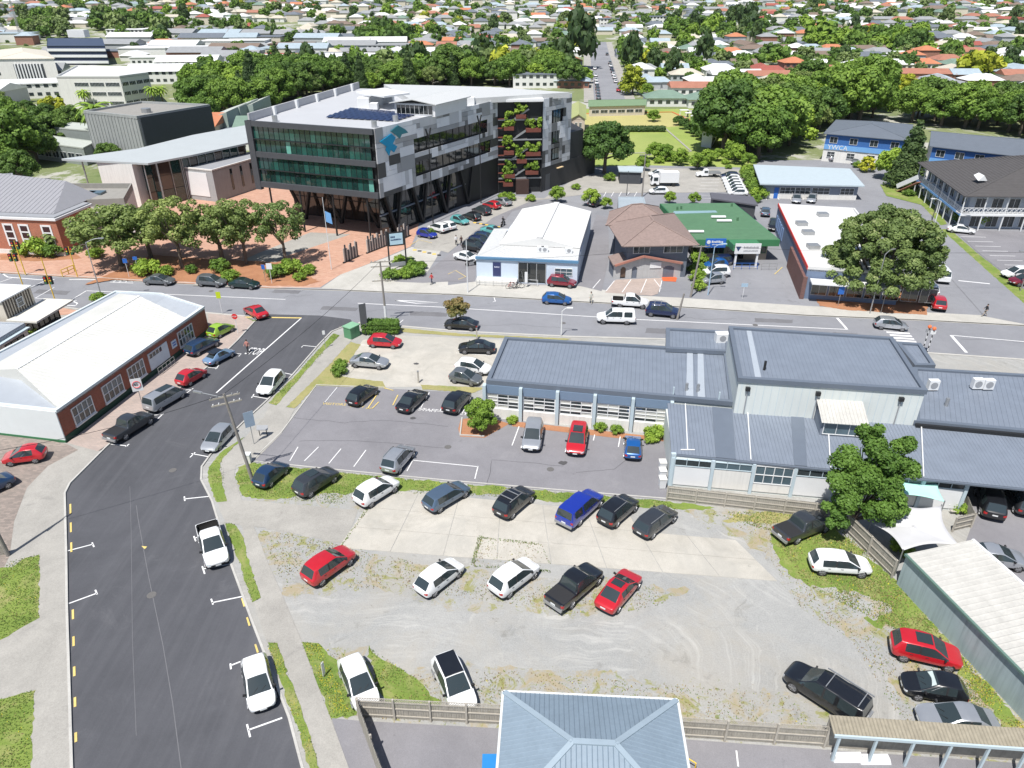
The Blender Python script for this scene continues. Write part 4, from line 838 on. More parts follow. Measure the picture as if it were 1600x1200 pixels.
# ------------------------------------------------------------------ people
SKIN = M('skin', (.45, .27, .19), .6, .05)
def person(label, px, py, z0, face, top, legs, stride=.25, group='pedestrians', hat=None, lean=0, sit=False, h=1.72, hair=(.05, .035, .025)):
 X, Yc = G(px, py, z0); t = thing('person', label, 'person', (X, Yc, z0), group)
 pts = [(0, 0, .95), (0, 0, 1.18), (0, 0, 1.38), (0, 0, 1.50), (.02, 0, 1.62), (stride * .5, .1, .5), (stride, .1, .09), (stride + .16, .1, .04), (-stride * .1, -.1, .5), (-stride, -.1, .10), (-stride + .16, -.1, .04), (0, .19, 1.36), (-.12, .26, 1.1), (.05, .27, .88), (0, -.19, 1.36), (.14, -.26, 1.1), (.3, -.25, .92)]
 rad = [.14, .12, .15, .06, .10, .075, .05, .04, .075, .05, .04, .06, .045, .035, .06, .045, .035]
 if sit:
  pts[5] = (.42, .14, .85); pts[6] = (.38, .16, .42); pts[7] = (.54, .16, .38); pts[8] = (.42, -.14, .85); pts[9] = (.38, -.16, .42); pts[10] = (.54, -.16, .38); pts[13] = (.5, .26, 1.05); pts[16] = (.5, -.26, 1.05); pts[12] = (.2, .3, 1.15); pts[15] = (.2, -.3, 1.15)
 ed = [(0, 1), (1, 2), (2, 3), (3, 4), (0, 5), (5, 6), (6, 7), (0, 8), (8, 9), (9, 10), (2, 11), (11, 12), (12, 13), (2, 14), (14, 15), (15, 16)]
 me = bpy.data.meshes.new('tmp'); me.from_pydata(pts, ed, []); o = bpy.data.objects.new('tmp', me); C.objects.link(o)
 o.modifiers.new('k', 'SKIN'); sv_ = me.skin_vertices[0].data
 for i, r in enumerate(rad): sv_[i].radius = (r, r)
 sv_[0].use_root = True
 s = o.modifiers.new('s', 'SUBSURF'); s.levels = 1
 m2 = bpy.data.meshes.new_from_object(o.evaluated_get(bpy.context.evaluated_depsgraph_get())); bpy.data.objects.remove(o)
 mt = M('cloth_' + '_'.join('%d' % (c * 99) for c in top), top, .85, .1); ml = M('cloth_' + '_'.join('%d' % (c * 99) for c in legs), legs, .85, .1); mh = M('hair_%d' % (hair[0] * 99), hair, .8, .1)
 for q in (SKIN, mt, ml, TRIM): m2.materials.append(q)
 for p in m2.polygons:
  z = p.center.z; y = abs(p.center.y); p.use_smooth = True
  p.material_index = 0 if z > 1.49 or (y > .2 and z < 1.02) else 1 if (z > .93) else 3 if z < .09 else 2
 rot = Matrix.Rotation(face, 4, 'Z') @ Matrix.Scale(h / 1.74, 4); m2.transform(rot)
 b = bpy.data.objects.new('body', m2); C.objects.link(b); b.parent = t
 hd = MB().ball((-.01, 0, 1.66), .112, sz=.85, seg=10, rings=6); m3 = hd.mesh('hair', mh, smooth=True); m3.transform(rot); q = bpy.data.objects.new('hair', m3); C.objects.link(q); q.parent = t
 return t
person('person in a pinkish top and dark trousers walking on the side road', 388, 551, .02, -1.9, (.45, .2, .17), (.03, .03, .035), group='pedestrians')
person('person in red top carrying a white bag at the driveway crossing', 675, 444, ZL + .03, -2.4, (.45, .05, .05), (.03, .04, .07))
person('person in white shirt, left of the pair in the office car park', 713, 383, ZL + .03, -1.4, (.6, .6, .6), (.03, .03, .035))
person('person in dark top, right of the pair in the office car park', 721, 384, ZL + .03, -1.4, (.06, .03, .03), (.02, .02, .025))
person('person in pale clothes on the footpath above the white pickups', 923, 474, .02, -1.6, (.5, .5, .44), (.4, .38, .32))
person('person in black top crossing at the pedestrian ramp on the right', 1538, 494, ZL + .04, 3.0, (.03, .03, .04), (.35, .3, .25), .32)
def motorbike(label, px, py, z0, a):
 X, Yc = G(px, py, z0); t = thing('motorcycle', label, 'motorcycle', (X, Yc, z0), rz=0); d = Vector((math.cos(a), math.sin(a), 0)); c = Vector((X, Yc, z0)); n = Vector((-d.y, d.x, 0)); U = Vector((0, 0, 1))
 for s in (-.72, .72): MB().beam(c + d * s + n * .06 + U * .31, c + d * s - n * .06 + U * .31, .62, sides=16).build('wheel', TYRE, t)
 MB().beam(c - d * .2 + U * .8, c + d * .35 + U * .88, .26, .24).build('fuel_tank', PM['darkgrey'], t); MB().beam(c - d * .8 + U * .82, c - d * .15 + U * .78, .22, .1).build('saddle', TRIM, t)
 MB().beam(c - d * .3 + U * .42, c + d * .3 + U * .5, .26, .4).build('engine', STEEL, t); MB().beam(c + d * .72 + U * .31, c + d * .42 + U * 1.0, .07).beam(c + d * .42 + n * .35 + U * 1.05, c + d * .42 - n * .35 + U * 1.05, .035).build('handlebar', BLACK, t)
motorbike('black motorcycle ridden past the stair tower', 786, 353, ZL + .03, 1.2)
person('person in black riding the motorcycle near the stair tower', 786, 353, ZL - .05, 1.2, (.02, .02, .025), (.02, .02, .025), sit=True, group='riders', hair=(.02, .02, .02))
motorbike('parked black motorcycle by the white sedan and pole', 737, 415, ZL + .03, .4)
# ------------------------------------------------------------------ buildings
def marks(F, parent, s0, s1, z, h, mat, t):
 """a line of print too small to read"""
 m = MB(); s = s0
 while s < s1 - h * .3: w_ = h * R.choice((.3, .5, .6)); F.box(m, s, min(s1, s + w_), t - .01, t + .005, z, z + h * R.choice((1, .75, 1))); s += w_ + h * .16
 m.build('small_print', mat, parent, kind='stuff')
def area2(Q): return sum(Q[i][0] * Q[(i + 1) % len(Q)][1] - Q[(i + 1) % len(Q)][0] * Q[i][1] for i in range(len(Q)))
def ccw(Q): return list(Q) if area2(Q) > 0 else list(Q)[::-1]
def inset(Q, d):
 """move every side of a ccw polygon inwards by d (outwards when negative)"""
 n = len(Q); out = []
 for i in range(n):
  p, a, b = Vector(Q[i - 1]), Vector(Q[i]), Vector(Q[(i + 1) % n]); e1 = (a - p).normalized(); e2 = (b - a).normalized()
  n1 = Vector((-e1.y, e1.x)); n2 = Vector((-e2.y, e2.x)); k = (n1 + n2); k = k / max(.2, 1 + n1.dot(n2)); out.append(tuple(a + k * d))
 return out
def quad(z, *px): return [G(x, y, z) for x, y in px]
def roof4(parent, Q, z, h, kind, mat, over=.4, thick=.14, rib=None, ribmat=None, name='roof', gablemat=None, ridge=None, tiles=None):
 """hip or gable roof over four ccw corners"""
 Q = [Vector(q) for q in inset(Q, -over)]
 if (Q[1] - Q[0]).length < (Q[2] - Q[1]).length: Q = Q[1:] + Q[:1]
 m0 = (Q[0] + Q[3]) / 2; m1 = (Q[1] + Q[2]) / 2; ax = (m1 - m0).normalized(); ins = 0 if kind == 'gable' else min((Q[3] - Q[0]).length / 2, (m1 - m0).length * .46)
 r0 = m0 + ax * ins; r1 = m1 - ax * ins; e = [(q.x, q.y, z) for q in Q]; a = (r0.x, r0.y, z + h); b = (r1.x, r1.y, z + h)
 mb = MB(); fs = [[e[0], e[1], b, a], [e[2], e[3], a, b]] + ([] if kind == 'gable' else [[e[1], e[2], b], [e[3], e[0], a]])
 for f in fs:
  mb.poly(f); mb.poly([(p[0], p[1], p[2] - thick) for p in f][::-1])
 lo = [(p[0], p[1], p[2] - thick) for p in e]
 for i in range(4):
  if kind == 'gable' and i in (1, 3):
   t = (b if i == 1 else a); tl = (t[0], t[1], t[2] - thick); u, v = e[i], e[(i + 1) % 4]; ul, vl = lo[i], lo[(i + 1) % 4]
   mb.poly([ul, tl, t, u]); mb.poly([tl, vl, v, t])
  else: mb.poly([lo[i], lo[(i + 1) % 4], e[(i + 1) % 4], e[i]])
 r = mb.build(name, mat, parent)
 if kind == 'gable' and gablemat:
  for i, t in ((1, b), (3, a)):
   c = Vector(((e[i][0] + e[(i + 1) % 4][0]) / 2, (e[i][1] + e[(i + 1) % 4][1]) / 2)); s = (-1 if i == 1 else 1) * (over - .02); q = []
   for p in (e[i], e[(i + 1) % 4], t): q.append((p[0] + ax.x * s, p[1] + ax.y * s, p[2] - thick - .02))
   k = .94; q[0] = tuple(c[j] * (1 - k) + q[0][j] * k if j < 2 else q[0][j] for j in range(3)); q[1] = tuple(c[j] * (1 - k) + q[1][j] * k if j < 2 else q[1][j] for j in range(3))
   MB().poly(q if i == 1 else q).build('gable_wall', gablemat, parent)
 if rib:
  for f in fs:
   d = Vector(f[1]) - Vector(f[0]); up = Vector((0, 0, 1)); n = (Vector(f[1]) - Vector(f[0])).cross(Vector(f[2]) - Vector(f[0])).normalized(); ribs(f, n.cross(d), rib, parent=r, mats=ribmat or mat, off=.0)
 if ridge:
  m2 = MB(); m2.beam(a, b, .32, .1)
  if kind == 'hip':
   for p, q in ((e[0], a), (e[3], a), (e[1], b), (e[2], b)): m2.beam(p, q, .3, .1)
  m2.build('ridge_cap', ridge, r)
 return r, fs
def walls(parent, Q, z0, z1, mat, name='wall', inn=0): return MB().prism(inset(Q, inn) if inn else Q, z0, z1).build(name, mat, parent)
def flat_roof(parent, Q, z, mat, par=.25, pw=.25, pmat=None, name='roof'):
 r = MB().prism(inset(Q, pw * .9), z - .1, z + .02).build(name, mat, parent)
 I = inset(Q, pw); mb = MB()
 for i in range(len(Q)):
  j = (i + 1) % len(Q); mb.hexa([(*Q[i], z - .3), (*Q[j], z - .3), (*I[j], z - .3), (*I[i], z - .3), (*Q[i], z + par), (*Q[j], z + par), (*I[j], z + par), (*I[i], z + par)])
 mb.build('parapet', pmat or mat, parent); return r
def btag(name, label, cat, Q, group=None):
 cx = sum(q[0] for q in Q) / len(Q); cy = sum(q[1] for q in Q) / len(Q); return thing(name, label, cat, (cx, cy, 0), group)
def bands(t, Q, side, zs, n, nx, fm, gm, m0=.6, m1=.6, gap=.35, nz=1, each=False, bar=.06, blind=None):
 F = FR(Q[side], Q[(side + 1) % len(Q)]); W = (F.L - m0 - m1) / n
 for z0, z1 in zs:
  for i in range(n): window(t, F, m0 + i * W + gap / 2, m0 + (i + 1) * W - gap / 2, z0, z1, nx, nz, fm, gm, each=each, bar=bar, blind=blind)
def ac_unit(x, y, z, sx=1.0, sy=.5, sz=.8, parent=None, rz=0):
 m = MB().box(x - sx / 2, x + sx / 2, y - sy / 2, y + sy / 2, z, z + sz); o = m.build('air_conditioner', WHITE, parent)
 MB().beam((x, y - sy / 2 - .02, z + sz / 2), (x, y - sy / 2 + .01, z + sz / 2), sz * .7, sides=12).build('fan_grille', GREY, o); return o
def railing(name, label, pts, z0, h, mat, group=None, sp=1.4, rails=2):
 t = thing(name, label, 'railing', (*pts[0], z0), group)
 for i in range(len(pts) - 1):
  F = FR(pts[i], pts[i + 1]); n = max(1, round(F.L / sp))
  for k in range(n + (1 if i == len(pts) - 2 else 0)): MB().beam(F.p(F.L * k / n, 0, z0), F.p(F.L * k / n, 0, z0 + h), .05).build('rail_post', mat, t)
  for r in range(rails): MB().beam(F.p(0, 0, z0 + h * (r + 1) / rails), F.p(F.L, 0, z0 + h * (r + 1) / rails), .045).build('rail', mat, t)
 return t
# ---- office block with patchwork cladding -------------------------------------------------
GREEN_G = [glass('office_glass_%d' % i, c, .04, 1) for i, c in enumerate(((.01, .036, .034), (.016, .06, .053), (.024, .095, .082), (.14, .38, .32)))]
CLAD = [M('cladding_%d' % i, (c, c * 1.02, c * 1.06), .45, .05, .5) for i, c in enumerate((.74, .54, .33, .17, .065))]
DARKG = glass('dark_glass', (.012, .016, .018), .04, 1)
A_, B0, C0, D0, E0, F0 = [G(*q, 18) for q in ((388, 190), (584, 204), (777, 158), (848, 157), (893, 148), (560, 138))]
ob = thing('office_building', 'four storey office block with grey patchwork cladding and green glass front', 'office building', (-20, 140, 0))
OQ = [A_, B0, C0, D0, E0, F0]
MB().prism(inset(OQ, .25), 7.6, 17.9).build('upper_storeys', BLACK, ob)
MB().prism(OQ, 17.7, 18.0).build('roof', M('office_roof', (.45, .46, .48), .6, .06, .2), ob)
MB().prism(inset(OQ, .0), 7.35, 7.6).build('soffit', DGREY, ob)
# green glass front
FL = FR(A_, B0); n = 22; W = (FL.L - 1.6) / n
for k, (z0, z1) in enumerate(((8.3, 10.3), (10.4, 12.4), (13.3, 15.3), (15.4, 17.4))):
 for i in range(n):
  g = R.choices([0, 1, 2, 3], [5, 6, 2, .5])[0] if k % 2 == 0 else R.choices([0, 1, 2, 3], [4, 7, 3, .3])[0]
  m = MB(); FL.box(m, .8 + i * W + .04, .8 + (i + 1) * W - .04, -.1, .1, z0 + .03, z1 - .03); m.build('pane', GREEN_G[g], ob)
for i in range(n + 1):
 for z0, z1 in ((8.2, 12.5), (13.2, 17.5)):
  m = MB(); FL.box(m, .8 + i * W - .03, .8 + i * W + .03, -.1, .17, z0, z1); m.build('mullion', BLACK, ob)
for z0, z1, t in ((7.35, 8.3, .5), (12.4, 13.3, .45), (17.4, 18.25, .5), (10.32, 10.40, .5), (15.32, 15.4, .5)):
 m = MB(); FL.box(m, 0, FL.L, .02, t, z0, z1); m.build('facade_band', DGREY if z1 - z0 > .2 else BLACK, ob)
m = MB(); FL.box(m, -.35, .8, -.2, .55, 6.9, 18.25); m.build('end_fin', DGREY, ob)
# patchwork cladding
def cladding(F, z0, z1, holes, cw, rh, s0=0, mx=4, dark_low=None):
 nc = int((F.L - s0) / cw); cw = (F.L - s0) / nc; nr = round((z1 - z0) / rh); rh = (z1 - z0) / nr; used = set()
 for c in range(nc):
  for r in range(nr):
   a, b = s0 + c * cw + cw / 2, z0 + (r + .5) * rh
   if any(h[0] < a < h[1] and h[2] < b < h[3] for h in holes): used.add((c, r))
 cells = [(c, r) for r in range(nr) for c in range(nc)]
 for c, r in cells:
  if (c, r) in used: continue
  ww = R.choice((1, 1, 2, 2, 3, mx)); hh = R.choice((1, 1, 1, 2, 2, 3)); cc = 1
  while cc < ww and c + cc < nc and (c + cc, r) not in used: cc += 1
  rr = 1
  while rr < hh and r + rr < nr and all((c + k, r + rr) not in used for k in range(cc)): rr += 1
  for a in range(cc):
   for b in range(rr): used.add((c + a, r + b))
  wts = [7, 5.5, 3.6, 2.4, 1.4]
  if dark_low and (r + rr / 2) / nr < dark_low: wts = [1, 2, 4, 4, 2]
  g = R.choices(range(5), wts)[0]; m = MB(); F.box(m, s0 + c * cw + .02, s0 + (c + cc) * cw - .02, .0, .16 + g * .006, z0 + r * rh + .02, z0 + (r + rr) * rh - .02); m.build('cladding_panel', CLAD[g], ob)
F1 = FR(B0, C0)
cladding(F1, 7.35, 18.3, [(9.3, 33.4, 13.0, 15.4), (9.9, 34, 9.2, 11.4)], .95, .78, mx=5)
for z0, z1, s0, s1 in ((13.0, 15.4, 9.3, 33.4), (9.2, 11.4, 9.9, 34)):
 for i in range(6):
  a = s0 + (s1 - s0) * i / 6; window(ob, F1, a + .05, s0 + (s1 - s0) * (i + 1) / 6 - .05, z0 + .1, z1 - .1, 2, 1, BLACK, DARKG, t=.02, each=True)
F2 = FR(D0, E0)
cladding(F2, 5.0, 18.3, [(3.6, 6.8, 13, 16), (3.6, 6.2, 9.2, 12), (3.6, 6.4, 6, 8.4)], 1.0, .85, mx=2, dark_low=.3)
for z0, z1 in ((13.2, 15.8), (9.3, 11.8), (6.1, 8.2)): window(ob, F2, 3.7, 6.4, z0, z1, 3, 1, BLACK, GREEN_G[0], t=.05, each=True)
MB().prism(inset([C0, D0, E0, F0], .3), 0, 17.6).build('stair_core', BLACK, ob)
LB = [D0, E0, (E0[0] + 6.5, E0[1] + 9), (E0[0] + 1, E0[1] + 14), (D0[0] - 3, D0[1] + 12)]
MB().prism(inset(LB, -.1), 0, 5.0).build('dark_base', M('dark_ribbed_metal', (.035, .036, .04), .6, .15), ob); FB = FR(E0, (E0[0] + 6.5, E0[1] + 9)); m = MB()
MB().prism([E0, (E0[0] + 3.2, E0[1] + 4.4), (E0[0] + 1, E0[1] + 13), (E0[0] - 5, E0[1] + 10)], 5.0, 10.5).build('dark_annexe', M('dark_ribbed_metal', None), ob)
FD = FR(*[inset(LB, -.12)[i] for i in (0, 1)]); m = MB(); FD.box(m, 1.6, 3.2, 0, .06, .1, 3.4); m.build('door', DGREY, ob)
m = MB(); FD.box(m, 5.6, 7.6, .0, .5, 4.0, 4.15); m.build('warm_door_canopy', M('warm_canopy', (.7, .52, .3), .6), ob)  # small canopy in one plain warm colour
# glass storeys below the cladding, with the mid rail and V columns behind the glass line
m = MB(); F1.box(m, 1.2, F1.L, -1.5, -1.3, .12, 7.3); lg = m.build('lobby_glass_wall', BLACK, ob)
for i in range(15):
 for z0, z1 in ((.2, 3.9), (4.15, 7.2)):
  g = MB(); a = 1.2 + i * 2.35; F1.box(g, a + .06, a + 2.29, -1.3, -1.22, z0, z1); g.build('pane', DARKG, lg)
m = MB(); F1.box(m, 1.0, F1.L, -1.25, -.95, 3.92, 4.12); m.build('transom_rail', M('blue_grey_steel', (.16, .19, .24), .4), ob)
for i in range(5):
 s = 3.4 + i * 7.4
 m = MB(); b = F1.p(s + 1.2, -.75, .1); m.beam(b, F1.p(s - 1.3, -.75, 7.4), .55, .45).beam(b, F1.p(s + 3.0, -.75, 7.4), .55, .45).build('v_column', BLACK, ob)
for i in range(3):
 s = 4.0 + i * 7.6
 for d_, tp in ((-2.6, 0), (2.6, 0)):
  MB().beam(FL.p(s, -6.5, .1), FL.p(s + d_, -5.6, 7.4), .55, .45).build('raking_column', BLACK, ob)
for s in (2.2, 8.3, 14.8, 21.4): MB().beam(FL.p(s, .1, .1), FL.p(s, .1, 7.4), .32, sides=10).build('column', BLACK, ob)
UC = [FL.p(0, -9, 0)[:2], FL.p(FL.L - 1, -9, 0)[:2], C0, F0]; MB().prism([tuple(q) for q in UC], 0.1, 7.4).build('lobby_core', BLACK, ob)
Fc = FR(UC[0], UC[1])
for i in range(9):
 for z0, z1 in ((.2, 3.6), (3.8, 7.2)):
  g = MB(); Fc.box(g, i * 2.5 + .1, i * 2.5 + 2.42, 0, .08, z0, z1); g.build('pane', glass('lobby_glass', (.05, .035, .028), .06, 1) if (i + int(z0)) % 3 else DARKG, ob)
# emblem: two folded blue wings
em = [[(1.6, 16.1), (4.6, 16.9), (5.6, 16.1), (4.7, 15.3), (5.8, 14.7), (4.9, 13.9), (4.1, 14.5), (3.6, 13.6), (2.9, 14.6), (3.2, 15.1)], [(4.4, 17.3), (6.4, 17.9), (8.2, 17.0), (8.9, 16.4), (7.2, 16.4), (6.6, 15.8), (5.9, 16.4)]]
for q, c in zip(em, ((.0, .27, .5), (.03, .2, .25))):
 m = MB(); P = [(s - .8, z + .1) for s, z in q]; n0 = len(P); m.v = [F1.p(s, .26, z) for s, z in P] + [F1.p(s, .40, z) for s, z in P]; m.f = [tuple(range(n0)), tuple(range(2 * n0 - 1, n0 - 1, -1))] + [(i, (i + 1) % n0, n0 + (i + 1) % n0, n0 + i) for i in range(n0)]; m.m = [0] * len(m.f)
 m.build('wing_emblem', M('emblem_%d' % (c[1] * 100), c, .4), ob)
# planted stair tower
FT = FR(C0, D0)
m = MB(); FT.box(m, -.2, FT.L + .1, -2, 1.0, 17.95, 18.4); m.build('tower_canopy', WHITE, ob)
RUST = M('rusty_planter', (.16, .05, .035), .7, .15, 2)
CLIMB = []
PLANTERS = [(1.2, 12.6, 2), (1.2, 7.9, 2), (1.2, 3.3, 2.2), (3.6, 14.8, 2), (3.8, 6.2, 2), (5.6, 12.2, 3), (5.6, 7.6, 3), (5.6, 3.9, 2.6), (1.0, 1.6, 2.0)]
for s, z, w_ in PLANTERS: m = MB(); FT.box(m, s, s + w_, .0, .9, z, z + .75); m.build('planter_box', RUST, ob)
for k in range(8): m = MB(); FT.box(m, .0, 1.3, .0, .5, 2.4 + k * 1.75, 2.55 + k * 1.75); m.build('sun_shelf', RUST, ob)
for k in range(4):
 m = MB(); FT.box(m, .1, FT.L, -.2, .35, 3.0 + k * 3.8, 3.25 + k * 3.8); m.build('stair_landing', STEEL, ob); m = MB(); m.beam(FT.p(2.6, .1, 3.1 + k * 3.7), FT.p(6.2, .1, 5.4 + k * 3.7), .5, .3).build('stair_flight', STEEL, ob)
for s in (.05, 3.2, 6.0, FT.L): MB().beam(FT.p(s, .15, 0), FT.p(s, .15, 18), .16).build('tower_post', BLACK, ob)
m = MB(); FT.box(m, 3.6, 6.2, .2, 1.6, .1, 3.0); m.build('entrance_porch', M('porch_steel', (.06, .035, .03), .5), ob)
for s, z, w_ in PLANTERS:
 c0_ = FT.p(s + w_ / 2, .5, z + .75); up_ = 2.6 if s < 5 else 1.5
 bl = [((FT.d * (R.uniform(-.5, .5) * w_)).x, (FT.d * (R.uniform(-.5, .5) * w_)).y, R.uniform(0, up_), R.uniform(.3, .5), 1.1) for _ in range(11)]; CLIMB.append((c0_, bl))
# roof gear
def rp(px, py, z=18): return G(px, py, z)
SOL = M('solar_panel', (.02, .032, .085), .15, .1, 3, spec=.8)
a, b, c, d = [Vector(rp(*q)) for q in ((508, 185), (618, 191), (652, 180), (548, 171))]
for i in range(11):
 for j in range(5):
  q = [a.lerp(b, u).lerp(d.lerp(c, u), v) for u, v in ((i / 11 + .006, j / 5 + .02), ((i + 1) / 11 - .006, j / 5 + .02), ((i + 1) / 11 - .006, (j + 1) / 5 - .03), (i / 11 + .006, (j + 1) / 5 - .03))]
  MB().prism([tuple(x) for x in q], 18.15, 18.22, zt=[18.2, 18.2, 18.4, 18.4]).build('solar_panel', SOL, ob)
Q = ccw([rp(*q, 18.5) for q in ((617, 175), (680, 178), (730, 165), (690, 158))]); MB().prism(Q, 18, 20.0).build('penthouse', WHITE, ob)
Fp = FR(rp(617, 175, 18.5), rp(680, 178, 18.5)); window(ob, Fp, .4, Fp.L - .4, 18.3, 19.8, 8, 1, WHITE, DARKG, each=False); roof4(ob, Q, 20.1, .7, 'gable', M('light_roof', (.52, .53, .53), .5, .05), .6, name='penthouse_roof')
Q = ccw([rp(*q, 18.3) for q in ((640, 160), (735, 160), (890, 150), (760, 141), (600, 137))]); MB().prism(Q, 18, 19.0).build('upper_roof', M('light_roof', None), ob)
Q = ccw([rp(*q, 20.5) for q in ((556, 143), (600, 150), (640, 145), (600, 137))]); MB().prism(Q, 20.2, 20.5).build('roof_canopy', WHITE, ob)
for x, y, s in ((570, 168, 2.2), (590, 163, 2.0), (607, 160, 2), (585, 171, 1.4), (720, 166, 1.6), (735, 163, 1.6), (700, 169, 1.2)):
 X, Yc = rp(x, y); MB().box(X - s * .5, X + s * .5, Yc - s * .6, Yc + s * .6, 18, 18 + s * .8).build('roof_plant_box', WHITE, ob)
for x, y in ((618, 190), (430, 190), (585, 199)): X, Yc = rp(x, y); MB().beam((X, Yc, 18), (X, Yc, 19), .9, sides=12).build('roof_vent', STEEL, ob)
Fk = FR(F0, A_); m = MB(); Fk.box(m, 0, Fk.L, -.3, 0, 17.8, 19.3); m.build('parapet', M('ribbed_parapet', (.45, .45, .47), .6), ob)
for i in range(5): m = MB(); Fk.box(m, 4 + i * 8, 4.6 + i * 8, -.8, -.3, 18, 19.4); m.build('parapet_brace', WHITE, ob)
for s in (12.5, 28.5):
 p = F1.p(s, 1.2, 0); t = thing('forked_mast', ('dark forked mast in front of the patchwork facade, nearer the emblem', 'dark forked mast in front of the patchwork facade, nearer the stair tower')[s > 20], 'mast', (p[0], p[1], 0), 'forked masts')
 MB().beam(p, F1.p(s, 1.2, 15.2), .22, taper=.7, sides=8).build('mast', BLACK, t); MB().beam(F1.p(s, 1.2, 15), F1.p(s - .7, 1.2, 16.6), .2).build('fork', BLACK, t); MB().beam(F1.p(s, 1.2, 15), F1.p(s + .7, 1.2, 16.6), .2).build('fork', BLACK, t)
# ---- white warehouse ------------------------------------------------------------------
ZW = 3.9; wq = quad(ZW, (744, 400), (903, 407), (924, 333), (772, 352)); wh = btag('warehouse', 'white roofed warehouse with blue fascia beside the office car park', 'warehouse', wq)
LBW = M('pale_blue_wall', (.52, .60, .70), .7, .05); WR = M('white_steel_roof', (.64, .64, .63), .5, .04, .4)
bl_, br_ = G(772, 352, ZW), G(924, 333, ZW); fl_, fr_ = wq[0], wq[1]
back = [G(924, 330, ZW), G(816, 327, ZW)]
foot = [fl_, fr_, back[0], back[1], G(794, 357, ZW), G(772, 357, ZW)]
walls(wh, foot, 0, 3.75, LBW); e0, e1, e2, e3 = [Vector(G(*q, 4.4)) for q in ((780, 382), (906, 388), (924, 330), (816, 326))]
r0, r1 = (e0 + e1) / 2, (e2 + e3) / 2; m = MB()
for f in ([(*e0, 4.4), (*r0, 5.7), (*r1, 5.7), (*e3, 4.4)], [(*r0, 5.7), (*e1, 4.4), (*e2, 4.4), (*r1, 5.7)], [(*e1, 4.4), (*e0, 4.4), (*e0, 4.3), (*e1, 4.3)]): m.poly(f)
m.poly([(*e0, 4.3), (*e1, 4.3), (*r0, 5.6)]); m.poly([(*e0, 4.3), (*r0, 5.6), (*r0, 5.7), (*e0, 4.4)]); m.poly([(*e1, 4.3), (*e1, 4.4), (*r0, 5.7), (*r0, 5.6)]); m.poly([(*e2, 4.3), (*e3, 4.3), (*r1, 5.6)]); wr_ = m.build('roof', WR, wh)
MB().beam((*r0, 5.74), (*r1, 5.74), .9, .06).build('ridge_cap', M('ridge_grey', (.6, .6, .6), .5), wh); MB().prism([tuple(e0), tuple(e1), tuple(e2), tuple(e3)], 3.7, 4.35).build('upper_wall', WR, wh)
ribs([(*e0, 4.4), (*r0, 5.7), (*r1, 5.7), (*e3, 4.4)], (*(r0 - e0), 1.3), 1.1, .05, .03, WR, wr_); ribs([(*r0, 5.7), (*e1, 4.4), (*e2, 4.4), (*r1, 5.7)], (*(e1 - r0), -1.3), 1.1, .05, .03, WR, wr_)
LR = M('light_corrugated', (.55, .56, .56), .55, .12, 1.5, streak=.3)
q = [(*fl_, 3.8), (*fr_, 3.8), (*e1, 4.25), (*e0, 4.25)]; r = MB().poly(q).build('front_lean_to_roof', LR, wh); ribs(q, Vector(q[3]) - Vector(q[0]), .45, parent=r, mats=LR)
q = [(*fl_, 3.82), (*e0, 4.27), (*G(794, 357, 4.2), 4.2), (*G(772, 357, 3.8), 3.8)]; r = MB().poly(q).build('side_lean_to_roof', LR, wh); ribs(q, Vector(q[1]) - Vector(q[0]), .5, parent=r, mats=LR)
FW = FR(fl_, fr_); m = MB(); FW.box(m, -.1, FW.L + .1, -.1, .25, 3.5, 3.85); m.build('fascia', M('blue_fascia', (.10, .22, .36), .5), wh); L_ = FW.L
m = MB(); FW.box(m, L_ * .42, L_ * .69, -.1, .03, .25, 3.2); dr = m.build('shopfront', DARKG, wh)
for k in range(4): m = MB(); FW.box(m, L_ * (.42 + .09 * k) - .05, L_ * (.42 + .09 * k) + .05, 0, .08, .2, 3.25); m.build('shopfront_mullion', STEEL, wh)
window(wh, FW, L_ * .78, L_ * .95, 1.55, 2.6, 3, 2, WHITE, GLSB, each=True); m = MB(); FW.box(m, L_ * .165, L_ * .245, 0, .06, 1.0, 3.1); m.build('notice_board', M('navy_board', (.03, .04, .12), .5), wh)
marks(FW, wh, L_ * .18, L_ * .23, 2.3, .22, M('sign_pale', (.45, .47, .6)), .08); m = MB(); FW.box(m, .1, L_ * .41, .0, 1.4, .12, .75); m.build('ramp_wall', OFFW, wh)
for s, t_ in ((.62, .5), (.66, .5), (.9, .5)): X, Yc, _ = FW.p(L_ * s, -2.5, 0); ac_unit(X, Yc, 4.1, parent=wh)
X0, X1 = FW.p(.3, 1.9, 0)[:2], FW.p(L_ * .36, 1.9, 0)[:2]; railing('handrail', 'grey handrail of the ramp before the warehouse', [X0, X1], ZL, 1.0, STEEL, None, 1.2)
X0, X1 = FW.p(L_ * .52, 1.2, 0)[:2], FW.p(L_ * .62, 1.2, 0)[:2]; railing('handrail', 'white handrail at the warehouse door', [X0, X1], ZL, 1.0, WHITE, None, 1.2)
p = FW.p(L_ * .5, 1.8, 0); t = thing('feather_flag', 'pale feather flag at the warehouse door', 'flag', (p[0], p[1], ZL)); MB().beam((p[0], p[1], ZL), (p[0] - .5, p[1], 2.6), .04).build('flag_pole', STEEL, t); m = MB().prism([(p[0] - .05, p[1] - .02), (p[0] + .35, p[1] - .02), (p[0] + .35, p[1] + .02), (p[0] - .05, p[1] + .02)], .9, 2.5); m.build('banner', WHITE, t)
